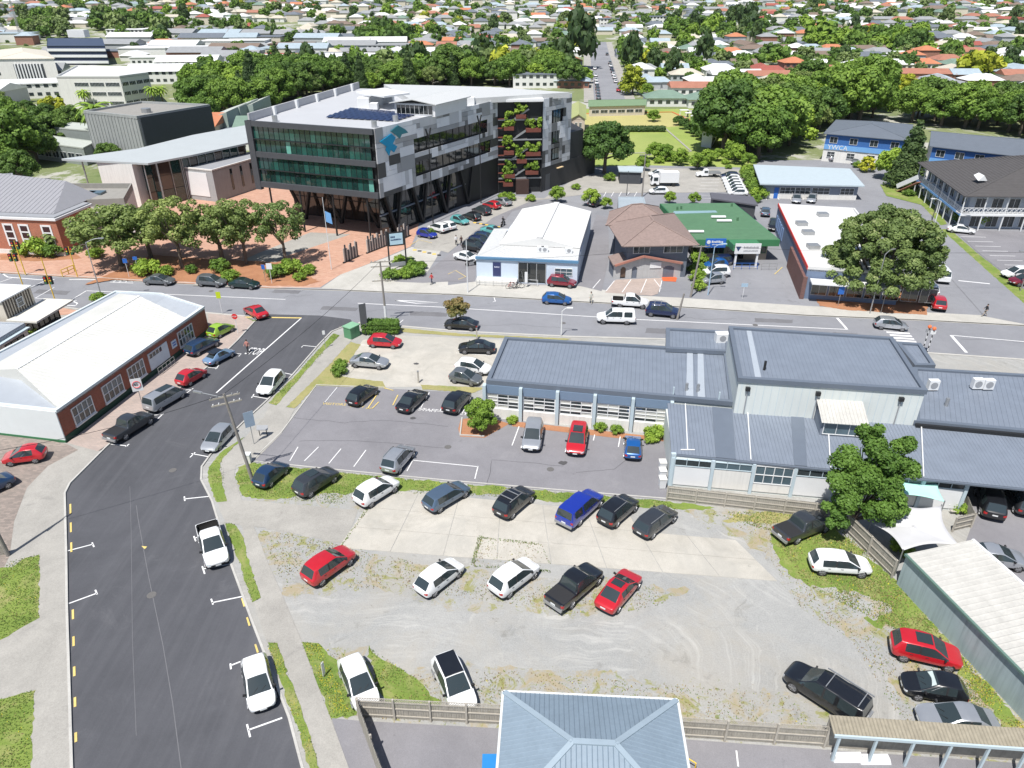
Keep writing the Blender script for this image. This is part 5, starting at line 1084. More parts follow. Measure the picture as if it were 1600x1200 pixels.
def bicycle(label, X, Yc, z, a, col):
 t = thing('bicycle', label, 'bicycle', (X, Yc, z), 'bicycles'); d = Vector((math.cos(a), math.sin(a), 0)); c = Vector((X, Yc, z)); U = Vector((0, 0, 1))
 for s in (-.52, .52):
  m = MB()
  for k in range(14):
   u, v = 2 * math.pi * k / 14, 2 * math.pi * (k + 1) / 14; m.beam(c + d * (s + .33 * math.cos(u)) + U * (.34 + .33 * math.sin(u)), c + d * (s + .33 * math.cos(v)) + U * (.34 + .33 * math.sin(v)), .04)
  m.build('wheel', TYRE, t)
 m = MB(); pts = [(-.52, .34), (-.15, .85), (.4, .85), (-.05, .34), (-.52, .34), (-.05, .34), (-.18, .92)]
 for u, v in zip(pts[:-1], pts[1:]): m.beam(c + d * u[0] + U * u[1], c + d * v[0] + U * v[1], .04)
 m.beam(c + d * .52 + U * .34, c + d * .38 + U * 1.0, .04).build('frame', col, t); MB().beam(c + d * -.3 + U * .94, c + d * -.05 + U * .94, .14, .05).build('saddle', TRIM, t)
for i, (s, cl) in enumerate(((.37, RED), (.40, GREY), (.44, BLACK))): p = FW.p(L_ * s, 2.3, 0); bicycle(('red bicycle, left of the row leaning by the warehouse', 'grey bicycle between two others by the warehouse', 'black bicycle nearest the warehouse door')[i], p[0], p[1], ZL + .02, .3, cl)
# ---- brown hip-roofed house with arched front -----------------------------------------------
BT = M('brown_shingle_roof', (.26, .195, .175), .9, .25, 2.5, bmp=.02); BGW = M('blue_grey_wall', (.14, .16, .20), .75, .1); CEM = M('cement_render', (.44, .44, .44), .85, .1, .9, streak=.25); TER = M('terracotta_trim', (.38, .17, .13), .7, .15)
hq = quad(5.4, (976, 383), (1086, 381), (1050, 335), (955, 350)); h1 = btag('brown_roofed_house', 'two storey blue-grey house with brown hip roof and arched street front', 'house', hq)
walls(h1, inset(hq, .7), 0, 5.35, BGW); _, fs = roof4(h1, hq, 5.4, 2.0, 'hip', BT, .5, ridge=BT, rib=None)
for f in fs:
 n_ = 9
 for k in range(1, n_): pass
hq2 = quad(5.4, (952, 352), (1040, 346), (1025, 326), (957, 333)); roof4(h1, hq2, 5.6, 1.9, 'hip', BT, .5, name='rear_roof', ridge=BT); walls(h1, inset(hq2, .8), 0, 5.5, BGW, 'rear_wall')
iq = inset(hq, .7); Ff = FR(iq[0], iq[1]); window(h1, Ff, .8, 3.2, 3.9, 4.9, 3, 1, WHITE, GLS); window(h1, Ff, Ff.L - 3.6, Ff.L - .8, 3.9, 4.9, 3, 1, WHITE, GLS)
aq = [G(958, 437), G(1062, 434), None, None]; Fa = FR(aq[0], aq[1]); aq[2] = Fa.p(Fa.L, -3.4, 0)[:2]; aq[3] = Fa.p(0, -3.4, 0)[:2]; La = Fa.L
m = MB(); prof = [(0, 2.2), (La * .42, 3.5), (La, 2.3)]
holes = [(La * .10, La * .18), (La * .27, La * .35), (La * .735, La * .90)]
m.v = []; 
def topz(s): return 2.2 + (3.5 - 2.2) * s / (La * .42) if s < La * .42 else 3.5 - 1.2 * (s - La * .42) / (La * .58)
cuts = [0]
for a, b in holes: cuts += [a, b]
cuts.append(La); cuts = sorted(cuts + [La * .42])
for a, b in zip(cuts[:-1], cuts[1:]):
 hole = any(abs(a - h[0]) < 1e-6 for h in holes); big = hole and b - a > 1.5
 z0 = (1.95 if hole else .1)
 m.hexa([Fa.p(a, 0, z0), Fa.p(b, 0, z0), Fa.p(b, -.3, z0), Fa.p(a, -.3, z0), Fa.p(a, 0, topz(a)), Fa.p(b, 0, topz(b)), Fa.p(b, -.3, topz(b)), Fa.p(a, -.3, topz(a))])
 if hole:      # arch haunches
  for k in range(6):
   u0, u1 = k / 6, (k + 1) / 6; um = (u0 + u1) / 2; zz = 1.95 - .55 * (1 - math.sqrt(max(0, 1 - (2 * um - 1) ** 2))); m.hexa([Fa.p(a + (b - a) * u0, -.001, zz), Fa.p(a + (b - a) * u1, -.001, zz), Fa.p(a + (b - a) * u1, -.29, zz), Fa.p(a + (b - a) * u0, -.29, zz)] + [Fa.p(a + (b - a) * u, t_, 1.95) for u, t_ in ((u0, -.001), (u1, -.001), (u1, -.29), (u0, -.29))])
m.build('arched_front_wall', CEM, h1)
MB().prism([Fa.p(.05, -.9, 0)[:2], Fa.p(La - .05, -.9, 0)[:2], aq[2], aq[3]], 0, 2.1).build('porch_wall', BGW, h1)
for a, b in holes[:2]: m = MB(); Fa.box(m, a, b, -.28, -.2, .3, 1.9); m.build('window', M('brown_glass', (.12, .08, .06), .2), h1)
for (a, za), (b, zb) in ((prof[0], prof[1]), (prof[1], prof[2])):
 m = MB(); m.hexa([Fa.p(a - .2, .35, za), Fa.p(b + .2, .35, zb), Fa.p(b + .2, -3.6, zb), Fa.p(a - .2, -3.6, za), Fa.p(a - .2, .35, za + .2), Fa.p(b + .2, .35, zb + .2), Fa.p(b + .2, -3.6, zb + .2), Fa.p(a - .2, -3.6, za + .2)]); m.build('front_roof', BT, h1)
 m = MB(); m.beam(Fa.p(a, .45, za + .12), Fa.p(b, .45, zb + .12), .22, .3); m.build('terracotta_edge', TER, h1)
m = MB(); Fa.box(m, La * .53, La * .70, .02, .1, 1.65, 2.55); m.build('sign_board', WHITE, h1)
# ---- green roofed clinic ---------------------------------------------------------------------
GRN = M('green_roof', (.085, .185, .10), .6, .15, 1.2); GRF = M('green_fascia', (.05, .19, .085), .5, .08); TAN = M('tan_wall', (.36, .31, .25), .8, .08)
ZG = 3.7; gq = quad(ZG, (1087, 375), (1219, 375), (1147, 317), (1031, 318)); g1 = btag('clinic', 'low clinic with large green roof and white entrance sign', 'clinic', gq)
Fg = FR(gq[0], gq[1]); Lg = Fg.L
walls(g1, inset(gq, 1.2), 0, 3.4, TAN); rf = MB().prism(gq, ZG - 1.0, ZG).build('roof', [GRF], g1); ri = MB().prism(inset(gq, .15), ZG, ZG + .03).build('roof_sheet', GRN, g1); ribs([(*p, ZG + .03) for p in inset(gq, .2)], (Fg.d.x, Fg.d.y, 0), .75, .05, .03, GRN, ri)
pq = [Fg.p(Lg * .4, 2.4, 0)[:2], Fg.p(Lg * .72, 2.4, 0)[:2], Fg.p(Lg * .72, -1, 0)[:2], Fg.p(Lg * .38, -1, 0)[:2]]; MB().prism(pq, ZG - .95, ZG + .015).build('entrance_canopy', GRF, g1)
for s in (.45, .7): MB().beam(Fg.p(Lg * s, 2.2, 0), Fg.p(Lg * s, 2.2, ZG - .9), .28).build('canopy_column', WHITE, g1)
m = MB(); Fg.box(m, Lg * .42, Lg * .72, 2.42, 2.52, 2.35, ZG + .25); sgn = m.build('entrance_sign', WHITE, g1); marks(Fg, g1, Lg * .52, Lg * .70, 3.2, .3, GREY, 2.54); marks(Fg, g1, Lg * .52, Lg * .69, 2.75, .16, GREY, 2.54)
m = MB(); P = [Fg.p(Lg * .46 + a, 0, 0)[:2] for a in (-.45, .45)]; m.poly([Fg.p(Lg * .46 - .4, 2.55, 3.5), Fg.p(Lg * .46, 2.55, 2.75), Fg.p(Lg * .46 + .4, 2.55, 3.5)]); m.build('sign_symbol', M('sign_navy', (.03, .06, .15), .5), g1)
m = MB(); Fg.box(m, Lg * .12, Lg * .36, .02, .14, ZG - 1.15, ZG + .25); m.build('blue_sign', BLUE, g1); marks(Fg, g1, Lg * .19, Lg * .33, 3.3, .34, WHITE, .16); marks(Fg, g1, Lg * .20, Lg * .33, 2.95, .14, WHITE, .16); MB().beam(Fg.p(Lg * .155, .15, 3.42), Fg.p(Lg * .155, .18, 3.42), .6, sides=12).build('round_symbol', WHITE, g1)
wi = inset(gq, 1.2); Fi = FR(wi[0], wi[1]); m = MB(); Fi.box(m, Fi.L * .42, Fi.L * .66, .0, .06, .3, 2.9); m.build('entrance_glass', DARKG, g1)
for a, b in ((.06, .36), (.74, .98)): window(g1, Fi, Fi.L * a, Fi.L * b, 1.2, 2.6, 4, 1, GRF, GLS, each=True)
for x, y in ((1122, 341), (1131, 347), (1087, 364)): X, Yc = G(x, y, ZG); MB().beam((X - 1.2, Yc, ZG + .25), (X + 1.2, Yc, ZG + .25), .7, .4, sides=10).build('roof_ventilator', WHITE, g1)
for x, y in ((1152, 345), (1064, 327), (1058, 328), (1143, 323)): X, Yc = G(x, y, ZG); MB().beam((X, Yc, ZG), (X, Yc, ZG + .6), .35, sides=8).build('flue', GRN, g1)
q = quad(ZG + .06, (1051, 334), (1121, 332), (1118, 329), (1053, 330)); MB().prism(q, ZG + .03, ZG + .08).build('skylight_sheet', M('skylight_blue', (.25, .38, .42), .3), g1)
railing('handrail', 'blue handrail of the clinic entrance ramp', [Fg.p(Lg * .42, 3.2, 0)[:2], Fg.p(Lg * .70, 3.2, 0)[:2]], ZL, 1.0, BLUE, None)
railing('handrail', 'grey handrail right of the clinic entrance', [Fg.p(Lg * .74, 3.4, 0)[:2], Fg.p(Lg * .92, 3.4, 0)[:2]], ZL, 1.0, STEEL, None)
# ---- simple blocks --------------------------------------------------------------------------
def block(name, label, cat, z, px, wm, rm, kind='flat', h=1.5, over=.4, rib=None, par=.2, group=None, win=(), base_z=0, hipm=None, world=None, gablemat=None):
 Q = world or [G(x, y, z) for x, y in px]; Q = ccw(Q); t = btag(name, label, cat, Q, group)
 walls(t, Q, base_z, z - .05, wm)
 if kind == 'flat':
  r = flat_roof(t, Q, z, rm, par)
  if rib: I = inset(Q, .3); ribs([(*p, z + .02) for p in I], (*(Vector(Q[3]) - Vector(Q[0])), 0), rib, .06, .04, rm, r)
 elif kind == 'slab': r = MB().prism(inset(Q, -over), z - .05, z + .2).build('roof', rm, t)
 else: roof4(t, Q, z, h, kind, rm, over, rib=rib, gablemat=gablemat or wm, ridge=rm if hipm is None else hipm)
 for (side, zs, n, nx, *o) in win: bands(t, Q, side, zs, n, nx, o[0] if o else WHITE, o[1] if len(o) > 1 else GLS, each=(len(o) > 2 and o[2]), gap=o[3] if len(o) > 3 else .5, nz=o[4] if len(o) > 4 else 1)
 return t, Q
SHR = M('shed_white_roof', (.50, .49, .46), .6, .16, .9, streak=.2)
t, Q = block('corner_shop', 'white roofed shop with blue side wall half hidden by the spreading tree', 'shop', 4.4, [(1262, 420), (1412, 430), (1335, 328), (1216, 321)], M('blue_side_wall', (.16, .21, .31), .7, .15, 1), WR, 'flat', par=.35)
Fs = FR(Q[3], Q[0]); m = MB(); Fs.box(m, 0, Fs.L, .0, .12, 4.3, 4.8); m.build('red_trim', RED, t); m = MB(); Fs.box(m, Fs.L * .60, Fs.L + .3, -.2, .35, 0, 3.3); m.build('brick_side_wall', brickmat('dark_brick', (.20, .10, .09), (.15, .08, .07), (.2, .17, .16)), t)
for k in range(5): m = MB(); Fs.box(m, 1 + k * 1.8, 2.2 + k * 1.8, .0, .08, 1, 3.0); m.build('painted_panel', M('faded_blue', (.2, .3, .5), .7), t)
Fs0 = FR(Q[0], Q[1]); m = MB(); Fs0.box(m, .5, Fs0.L - .5, .3, 2.2, 3.0, 3.2); m.build('street_canopy', WHITE, t)
for k in range(7): window(t, Fs0, 1 + k * 2.3, 3 + k * 2.3, .8, 2.7, 2, 1, STEEL, DARKG)
X, Yc = G(1255, 345, 4.4); m = MB()
for x, y in ((1252, 352), (1262, 366), (1285, 338), (1270, 388)): X, Yc = G(x, y, 4.4); MB().box(X - .8, X + .8, Yc - .7, Yc + .7, 4.4, 5.0).build('rooftop_unit', STEEL, t)
t, Q = block('motel_block', 'long low motel block with pale blue roof and grey walls', 'motel', 3.0, [(1194, 287), (1342, 290), (1322, 266), (1184, 260)], M('grey_blue_wall', (.25, .28, .34), .75, .08), M('pale_blue_roof', (.42, .49, .53), .6, .08), 'slab', over=.9)
Fm = FR(Q[0], Q[1]); m = MB(); Fm.box(m, 0, Fm.L, 0, .07, .1, 1.0); m.build('white_plinth', OFFW, t)
for s, w_ in ((.18, 3), (.34, 3), (.52, 3.4), (.82, 2.6)): window(t, Fm, Fm.L * s, Fm.L * s + w_, 1.1, 2.4, 3, 2, WHITE, GLS, each=True)
m = MB(); Fm.box(m, Fm.L * .12, Fm.L * .165, 0, .08, .1, 2.3); m.build('door', BLUE, t)
HB, HB2 = M('hostel_blue', (.04, .13, .36), .6, .06), M('hostel_pale_blue', (.16, .36, .66), .6, .06); SLT = M('slate_grey_roof', (.13, .15, .18), .65, .1, .8)
for i, (px, lb) in enumerate((([(1292, 208), (1420, 219), (1422, 195), (1310, 188)], 'blue and white hostel wing with white rooftop lettering below the right hand woods'), ([(1458, 228), (1720, 258), (1720, 228), (1456, 206)], 'long blue and white hostel wing behind the dark roofed motel'))):
 t, Q = block('hostel', lb, 'hostel', 6.6, px, OFFW, SLT, 'hip' if i == 0 else 'gable', 1.6, .7, group='hostel wings')
 F = FR(Q[0], Q[1]); m = MB(); F.box(m, 0, F.L, .0, .10, 4.1, 6.5); m.build('blue_upper_cladding', HB, t); m = MB(); F.box(m, 0, F.L, .02, .2, 3.0, 4.1); m.build('pale_blue_band', HB2, t)
 n = int(F.L / 3.6)
 for k in range(n):
  for z0, z1 in ((4.5, 5.9), (1.2, 2.5)): window(t, F, 1 + k * F.L / n, 2.7 + k * F.L / n, z0, z1, 2, 2 if z0 < 2 else 1, WHITE, GLS, t=.1)
 if i == 0: text('YWCA', 1.5, F, WHITE, t, .8, 3.05, .24)
# dark roofed two storey motel
DR = M('dark_tile_roof', (.085, .08, .08), .8, .2, 1.6); mq = [G(*q, 6.3) for q in ((1508, 306), (1790, 309), (1700, 236), (1436, 254))]
mt = btag('motel', 'two storey motel with large dark hip roof and white lattice balconies', 'motel', mq); iq = inset(mq, 1.9); walls(mt, iq, 0, 6.2, M('motel_wall', (.42, .46, .52), .75, .06)); _, fs = roof4(mt, mq, 6.3, 3.2, 'hip', DR, .2, ridge=DR)
for f in fs: d_ = Vector(f[1]) - Vector(f[0]); ribs(f, d_, .62, .08, .05, DR, _)
X, Yc = G(1532, 283, 7.4); MB().hexa([(X - .8, Yc - .6, 7.6), (X + .8, Yc - .6, 7.6), (X + .8, Yc + 1.2, 8.2), (X - .8, Yc + 1.2, 8.2), (X - .05, Yc - .6, 8.5), (X + .05, Yc - .6, 8.5), (X + .05, Yc + 1.2, 8.6), (X - .05, Yc + 1.2, 8.6)]).build('dormer_gable', WHITE, mt)
for side in (0, 3):
 F = FR(mq[side], mq[(side + 1) % 4]); I = FR(iq[side], iq[(side + 1) % 4]); n = int(F.L / 3.4)
 if side == 0: F.L = 34; n = 9
 m = MB(); F.box(m, .3, F.L - .3, -1.95, -.25, 3.0, 3.2); m.build('balcony_floor', WHITE, mt)
 m = MB(); F.box(m, .3, F.L - .3, -.3, -.2, 2.75, 3.1); m.build('balcony_fascia', HB2 if side == 3 else TER if False else WHITE, mt)
 for k in range(n + 1): MB().beam(F.p(.4 + (F.L - .8) * k / n, -.35, 0), F.p(.4 + (F.L - .8) * k / n, -.35, 6.2), .16).build('post', WHITE, mt)
 m = MB()
 for z in (3.35, 4.15): m.beam(F.p(.3, -.3, z), F.p(F.L - .3, -.3, z), .07)
 k = 0
 while .4 + k * .8 < F.L - 1: a = .4 + k * .8; m.beam(F.p(a, -.3, 3.35), F.p(a + .8, -.3, 4.15), .07).beam(F.p(a, -.3, 4.15), F.p(a + .8, -.3, 3.35), .07); k += 1
 m.build('lattice_railing', WHITE, mt)
 for k in range(n):
  for z0, z1 in ((.4, 2.4), (3.6, 5.4)):
   a = 1.0 + (I.L - 1) * k / n
   if a + 2 < min(I.L, 34): window(mt, I, a, a + 1.9, z0, z1, 2, 1, WHITE, GLS)
F = FR(mq[3], mq[0]); m = MB(); m.beam(F.p(3.5, .1, 3.2), F.p(-.8, 2.2, .2), 1.1, .15).build('stair_flight', TER, mt); m = MB(); m.beam(F.p(3.5, .6, 4.2), F.p(-.8, 2.8, 1.2), .08, .9).build('stair_balustrade', WHITE, mt)
p = Vector((*G(1512, 352), 0)); t = thing('feather_flag', 'red and white feather flag by the motel garden', 'flag', p); MB().beam(p, p + Vector((1.6, 0, 4)), .06).build('flag_pole', STEEL, t); MB().hexa([p + Vector(v) for v in ((.3, -.02, .9), (1.0, -.02, .7), (1.0, .02, .7), (.3, .02, .9), (1.4, -.02, 3.9), (2.0, -.02, 3.6), (2.0, .02, 3.6), (1.4, .02, 3.9))]).build('banner', RED, t)
# ---- blue grey hall complex in the centre right --------------------------------------------
SR = M('slate_blue_steel', (.19, .22, .27), .5, .14, .7, laps=(.16, .76, 6.5)); SRL = M('light_roof_sheet', (.36, .40, .45), .5, .06); PGR = M('pale_grey_green_wall', (.60, .64, .63), .75, .05, .6, streak=.12); PBW = M('pale_blue_frame', (.46, .55, .60), .6, .06); FAS = M('dark_parapet', (.13, .155, .195), .5, .08)
hc = thing('community_hall', 'long classroom wing and tall hall under slate blue ribbed steel roofs', 'hall', (20, 60, 0))
def section(Q, z, h0=0, par=.25, rib=.42, name='roof', wm=PGR, pw=.3, slope=None, ribdir=3):
 walls(hc, Q, h0, z - .12, wm); I = inset(Q, pw); r = MB().prism(I, z - .12, z).build(name, SR, hc)
 ribs([(*p, z) for p in I], (*(Vector(Q[ribdir]) - Vector(Q[0])), 0), rib, .045, .028, SR, r); m = MB(); O = inset(Q, -.12)
 for i in range(len(Q)):
  j = (i + 1) % len(Q); m.hexa([(*O[i], z - .22), (*O[j], z - .22), (*I[j], z - .22), (*I[i], z - .22), (*O[i], z + par), (*O[j], z + par), (*I[j], z + par), (*I[i], z + par)])
 m.build('parapet', FAS, hc); return r
Z1 = 4.1; P1 = Vector(G(757, 598, Z1)); P2 = Vector(G(1149, 633, Z1)); P3 = Vector(G(1138, 549, Z1)); P4 = Vector(G(787, 528, Z1)); q1 = [tuple(p) for p in (P1, P2, P3, P4)]
section(inset(q1, .25), Z1)
for u in (.83, .875):
 a = P1.lerp(P2, u); b = P4.lerp(P3, u); MB().prism([tuple(a + Vector((-.35, .5))), tuple(a + Vector((.35, .5))), tuple(b + Vector((.3, -.5))), tuple(b + Vector((-.3, -.5)))], Z1, Z1 + .06).build('flashing_sheet', SRL, hc)
 MB().beam((*(a + Vector((.0, 2))), Z1), (*(a + Vector((0, 2))), Z1 + .8), .3, sides=8).build('flue', STEEL, hc)
FC = FR(P1, P1.lerp(P2, (15.0 + 2.7) / 23.3)); LC = FC.L; nb = 5; bw = LC / nb
for i in range(nb + 1): m = MB(); FC.box(m, i * bw - .16, i * bw + .16, -.3, .28, 0, 3.9); m.build('pier', PBW, hc)
for i in range(nb):
 a, b = i * bw + .2, (i + 1) * bw - .2
 m = MB(); FC.box(m, a, b, -.24, -.06, 2.95, 3.85); m.build('blue_fascia_panel', M('bay_blue', (.17, .235, .33), .5, .05), hc); m = MB(); FC.box(m, a, b, -.24, -.02, .1, 1.25); m.build('white_apron', OFFW, hc)
 window(hc, FC, a + .05, b - .05, 1.3, 2.85, 3, 4, WHITE, GLS, t=-.2, each=True, bar=.09, blind=BLIND)
 for k in range(3): pass
# tall hall
Z2 = 7.4; q2 = quad(Z2, (1155, 593), (1446, 612), (1393, 530), (1140, 513)); section(q2, Z2, .0, .22, .38, 'hall_roof')
a, b, c, d = [Vector(v) for v in q2]; MB().prism([tuple(a.lerp(b, .095) + Vector((0, .4))), tuple(a.lerp(b, .13) + Vector((0, .4))), tuple(d.lerp(c, .13) - Vector((0, .4))), tuple(d.lerp(c, .1) - Vector((0, .4)))], Z2, Z2 + .055).build('flashing_sheet', SRL, hc)
X, Yc = G(1194, 578, Z2); MB().beam((X, Yc, Z2), (X, Yc, Z2 + .9), .25, sides=8).build('flue', BLACK, hc)
FH = FR(q2[0], q2[1])
for k in range(24): s = FH.L * (k + .5) / 24; m = MB(); FH.box(m, s - .015, s + .015, 0, .02, 3.6, 7.1); m.build('wall_joint', PBW, hc)
for s in (.055, .44, .885): m = MB(); FH.box(m, FH.L * s - .2, FH.L * s + .2, .0, .3, 6.4, 6.75); m.build('rain_head', BLACK, hc); MB().beam(FH.p(FH.L * s, .12, 6.4), FH.p(FH.L * s, .12, 3.75), .1, sides=6).build('downpipe', GREY, hc)
q = [FH.p(FH.L * .45, 0, 0)[:2], FH.p(FH.L * .45, 2.4, 0)[:2], FH.p(FH.L * .68, 2.4, 0)[:2], FH.p(FH.L * .68, 0, 0)[:2]]; q = ccw(q); MB().prism(q, 3.4, 5.2).build('dormer_wall', SR, hc)
Fd = FR(FH.p(FH.L * .45, 2.42, 0)[:2], FH.p(FH.L * .68, 2.42, 0)[:2]); window(hc, Fd, .2, Fd.L - .2, 3.9, 5.0, 3, 1, WHITE, GLSB); rr = [FH.p(FH.L * .44, 0, 6.0), FH.p(FH.L * .44, 2.8, 5.2), FH.p(FH.L * .69, 2.8, 5.2), FH.p(FH.L * .69, 0, 6.0)]; rq = MB().poly(rr).build('dormer_roof', SHR, hc); ribs(rr, Vector(rr[1]) - Vector(rr[0]), .3, .06, .04, SHR, rq)
# small rear roofs
section([G(*q, 4.4) for q in ((1042, 546), (1138, 551), (1138, 520), (1042, 515))], 4.4, 0, .2, .4, 'rear_roof'); section([G(*q, 4.0) for q in ((1430, 572), (1459, 572), (1437, 539), (1402, 537))], 4.0, 0, .2, .4, 'rear_roof')
X, Yc = G(1127, 533, 4.4); ac_unit(X, Yc, 4.4, 1.4, .9, 1.0, hc)
# right flat roof
Z4 = 4.3; q4 = quad(Z4, (1430, 659), (1900, 703), (1900, 606), (1428, 577)); section(q4, Z4, 0, .2, .42, 'right_roof')
for x, y in ((1524, 608), (1541, 609), (1455, 610)): X, Yc = G(x, y, Z4); ac_unit(X, Yc, Z4 + .15, .95, .5, 1.0, hc)
X, Yc = G(1478, 634, Z4); MB().beam((X, Yc, Z4), (X, Yc, Z4 + .8), .35, sides=8).build('flue', STEEL, hc)
m = MB(); F4 = FR(q4[0], q4[1]); F4.box(m, 0, F4.L, .1, .4, Z4 - .35, Z4 - .05); m.build('box_gutter', BLACK, hc)
# front lean-to, sloping down to the yard
T0, T1 = [Vector((*G(*q, 3.95), 3.95)) for q in ((1043, 630), (1900, 708))]; E0_, E1_ = [Vector((*G(*q, 3.3), 3.3)) for q in ((1049, 708), (1900, 792))]
rr = [E0_, E1_, T1, T0]; m = MB(); m.hexa([(p.x, p.y, p.z - .14) for p in rr] + [tuple(p) for p in rr]); lr = m.build('lean_to_roof', SR, hc); ribs([tuple(p) for p in rr], T0 - E0_, .30, .045, .028, SR, lr)
for u0, u1 in ((.09, .13), (.245, .27)):
 q = [E0_.lerp(E1_, u0), E0_.lerp(E1_, u1), T0.lerp(T1, u1), T0.lerp(T1, u0)]; MB().hexa([(p.x, p.y, p.z + .01) for p in q] + [(p.x, p.y, p.z + .055) for p in q]).build('roof_patch_sheet', FAS, hc)
for u in (.036, .16, .315, .49):
 pa, pb = T0.lerp(T1, u) + Vector((0, 0, .12)), E0_.lerp(E1_, u) + Vector((0, .6 if u < .05 else .05, .12)); MB().beam(pa, pb, .11, sides=6).build('roof_pipe', WHITE, hc)
 if u < .05: MB().beam(pb - Vector((.6, 0, 0)), pb + Vector((.6, 0, 0)), .11, sides=6).build('roof_pipe', WHITE, hc)
MB().beam(E0_ + Vector((0, -.12, -.1)), E1_ + Vector((0, -.12, -.1)), .16, .14).build('gutter', FAS, hc)
for x, y in ((1051, 622), (1122, 630)): X, Yc = G(x, y, 3.9); MB().beam((X, Yc, 3.6), (X, Yc, 5.1), .12).build('vent_pipe', PBW, hc)
W0, W1 = Vector(G(1046, 760)), Vector(G(1495, 800)); FW2 = FR(W0, W1); LW = FW2.L; tb = Vector((T0.x, T0.y)); 
MB().prism([tuple(W0), tuple(W1), (T0.lerp(T1, .52).x, T0.lerp(T1, .52).y), (T0.x, T0.y + .4)], 0, 3.1).build('lean_to_wall', PGR, hc)
m = MB(); m.beam((*W0, 0.0), (*W0, 3.5), .3, .4); m.build('pier', PBW, hc)
nb = 7; bw = LW / nb
for i in range(nb + 1): m = MB(); FW2.box(m, i * bw - .13, i * bw + .13, 0, .2, 0, 3.15); m.build('pier', PBW, hc)
for i in range(nb):
 a, b = i * bw + .15, (i + 1) * bw - .15; m = MB(); FW2.box(m, a, b, 0, .08, .35, 2.25 if i != 2 else 1.2); m.build('white_wall_panel', OFFW if i % 3 else WHITE, hc)
 if i == 2: window(hc, FW2, a, b, 1.25, 3.0, 4, 2, WHITE, GLSB, t=.05, each=True, bar=.08)
 else: window(hc, FW2, a, b, 2.35, 3.0, 3, 1, PBW, GLS if i != 1 else GLSB, t=.05, each=True)
for x in (1515, 1562, 1610, 1660): X, Yc = G(x, 762 + (x - 1515) * .1); MB().beam((X, Yc + .4, 0), (X, Yc + .4, 3.3), .22).build('carport_post', PBW, hc)
m = MB(); X0, X1 = G(1497, 705, 0), G(1900, 745, 0); m.prism(ccw([X0, X1, (X1[0], X1[1] + .3), (X0[0], X0[1] + .3)]), 0, 3.6); m.build('carport_back_wall', DGREY, hc)
# ---- brick workshop left ---------------------------------------------------------------------
Nn, Ff_ = Vector(G(105, 692)), Vector(G(326, 522)); FB = FR(Nn, Ff_); LBk = FB.L + .3; wk = thing('brick_workshop', 'long red brick workshop with white steel roof beside the side road', 'workshop', (*((Nn + Ff_) / 2 - FB.n * 7), 0)); Wd = 15.5
fp = [FB.p(0, 0, 0)[:2], FB.p(LBk, 0, 0)[:2], FB.p(LBk + 3.0, -Wd * .5, 0)[:2], FB.p(LBk + 2.6, -Wd + 1.4, 0)[:2], FB.p(0, -Wd, 0)[:2]]
walls(wk, fp, 0, 3.3, BRICK); BK = M('workshop_white_roof', (.56, .56, .53), .55, .12, .4, laps=(-.19, 7.8, .9)); BG = M('workshop_grey_roof', (.36, .39, .43), .55, .08, .8)
fr_ = flat_roof(wk, fp, 3.45, BG, .18, .3, M('pale_coping', (.6, .66, .68), .6)); ribs([FB.p(LBk - 3.4, -.5, 3.47), FB.p(LBk - .5, -.5, 3.47), FB.p(LBk + 2, -6.5, 3.47), FB.p(LBk - .8, -6.5, 3.47)], (FB.n.x, FB.n.y, 0), .35, .06, .04, BG, fr_)
e0, e1 = FB.p(.4, -.05, 3.62), FB.p(LBk - 3.7, -.05, 3.62); r0, r1 = FB.p(4.7, -7.9, 4.75), FB.p(LBk - .9, -7.9, 4.75); b0, b1 = FB.p(5.2, -12.4, 3.9), FB.p(LBk + 1.2, -12.4, 3.9)
m = MB(); m.poly([e0, e1, r1, r0]); m.poly([r0, r1, b1, b0]); low = lambda p: (p[0], p[1], 3.3)
for u, v in ((e1, e0), (r1, e1), (e0, r0), (r0, b0), (b1, r1), (b0, b1)): m.poly([low(u), low(v), v, u])
wr2 = m.build('roof', BK, wk); ribs([e0, e1, r1, r0], Vector(FB.p(0, -7.9, 4.75)) - Vector(FB.p(0, -.05, 3.62)), .5, .08, .05, BK, wr2); MB().beam((r0[0], r0[1], r0[2] + .03), (r1[0], r1[1], r1[2] + .03), .35, .06).build('ridge_cap', WHITE, wk)
m = MB(); FB.box(m, -.05, LBk, .0, .12, 3.45, 3.66); m.build('gutter', M('pale_coping', None), wk); m = MB(); FB.box(m, 0, LBk, .0, .05, .0, .7); m.build('green_plinth', M('dark_green_plinth', (.02, .06, .04), .8), wk)
for s0, s1, nx in ((1.6, 4.3, 4), (5.9, 8.8, 4), (9.9, 12.5, 4), (19.0, 21.9, 5)):
 window(wk, FB, s0, s1, .95, 2.75, nx, 2, WHITE, GLS, each=True, bar=.09, blind=GLSB); m = MB(); FB.box(m, s0 - .1, s1 + .1, 0, .16, .78, .9); m.build('sill', WHITE, wk)
m = MB(); FB.box(m, 13.4, 16.9, .0, .06, .75, 2.75); m.build('loading_panel', M('pale_blue_panel', (.60, .66, .72), .6), wk); window(wk, FB, 13.5, 15.8, 2.1, 2.7, 4, 1, WHITE, GLS, t=.05); m = MB(); FB.box(m, 17.6, 18.5, 0, .07, 1.4, 2.3); m.build('sign_board', M('pale_blue_panel', None), wk); marks(FB, wk, 17.75, 18.35, 1.95, .16, BLUE, .08); marks(FB, wk, 17.75, 18.35, 1.65, .16, BLUE, .08)
railing('handrail', 'grey handrail along the workshop loading door', [FB.p(13.6, .7, 0)[:2], FB.p(16.6, .7, 0)[:2]], ZL, .9, STEEL, None, .8)
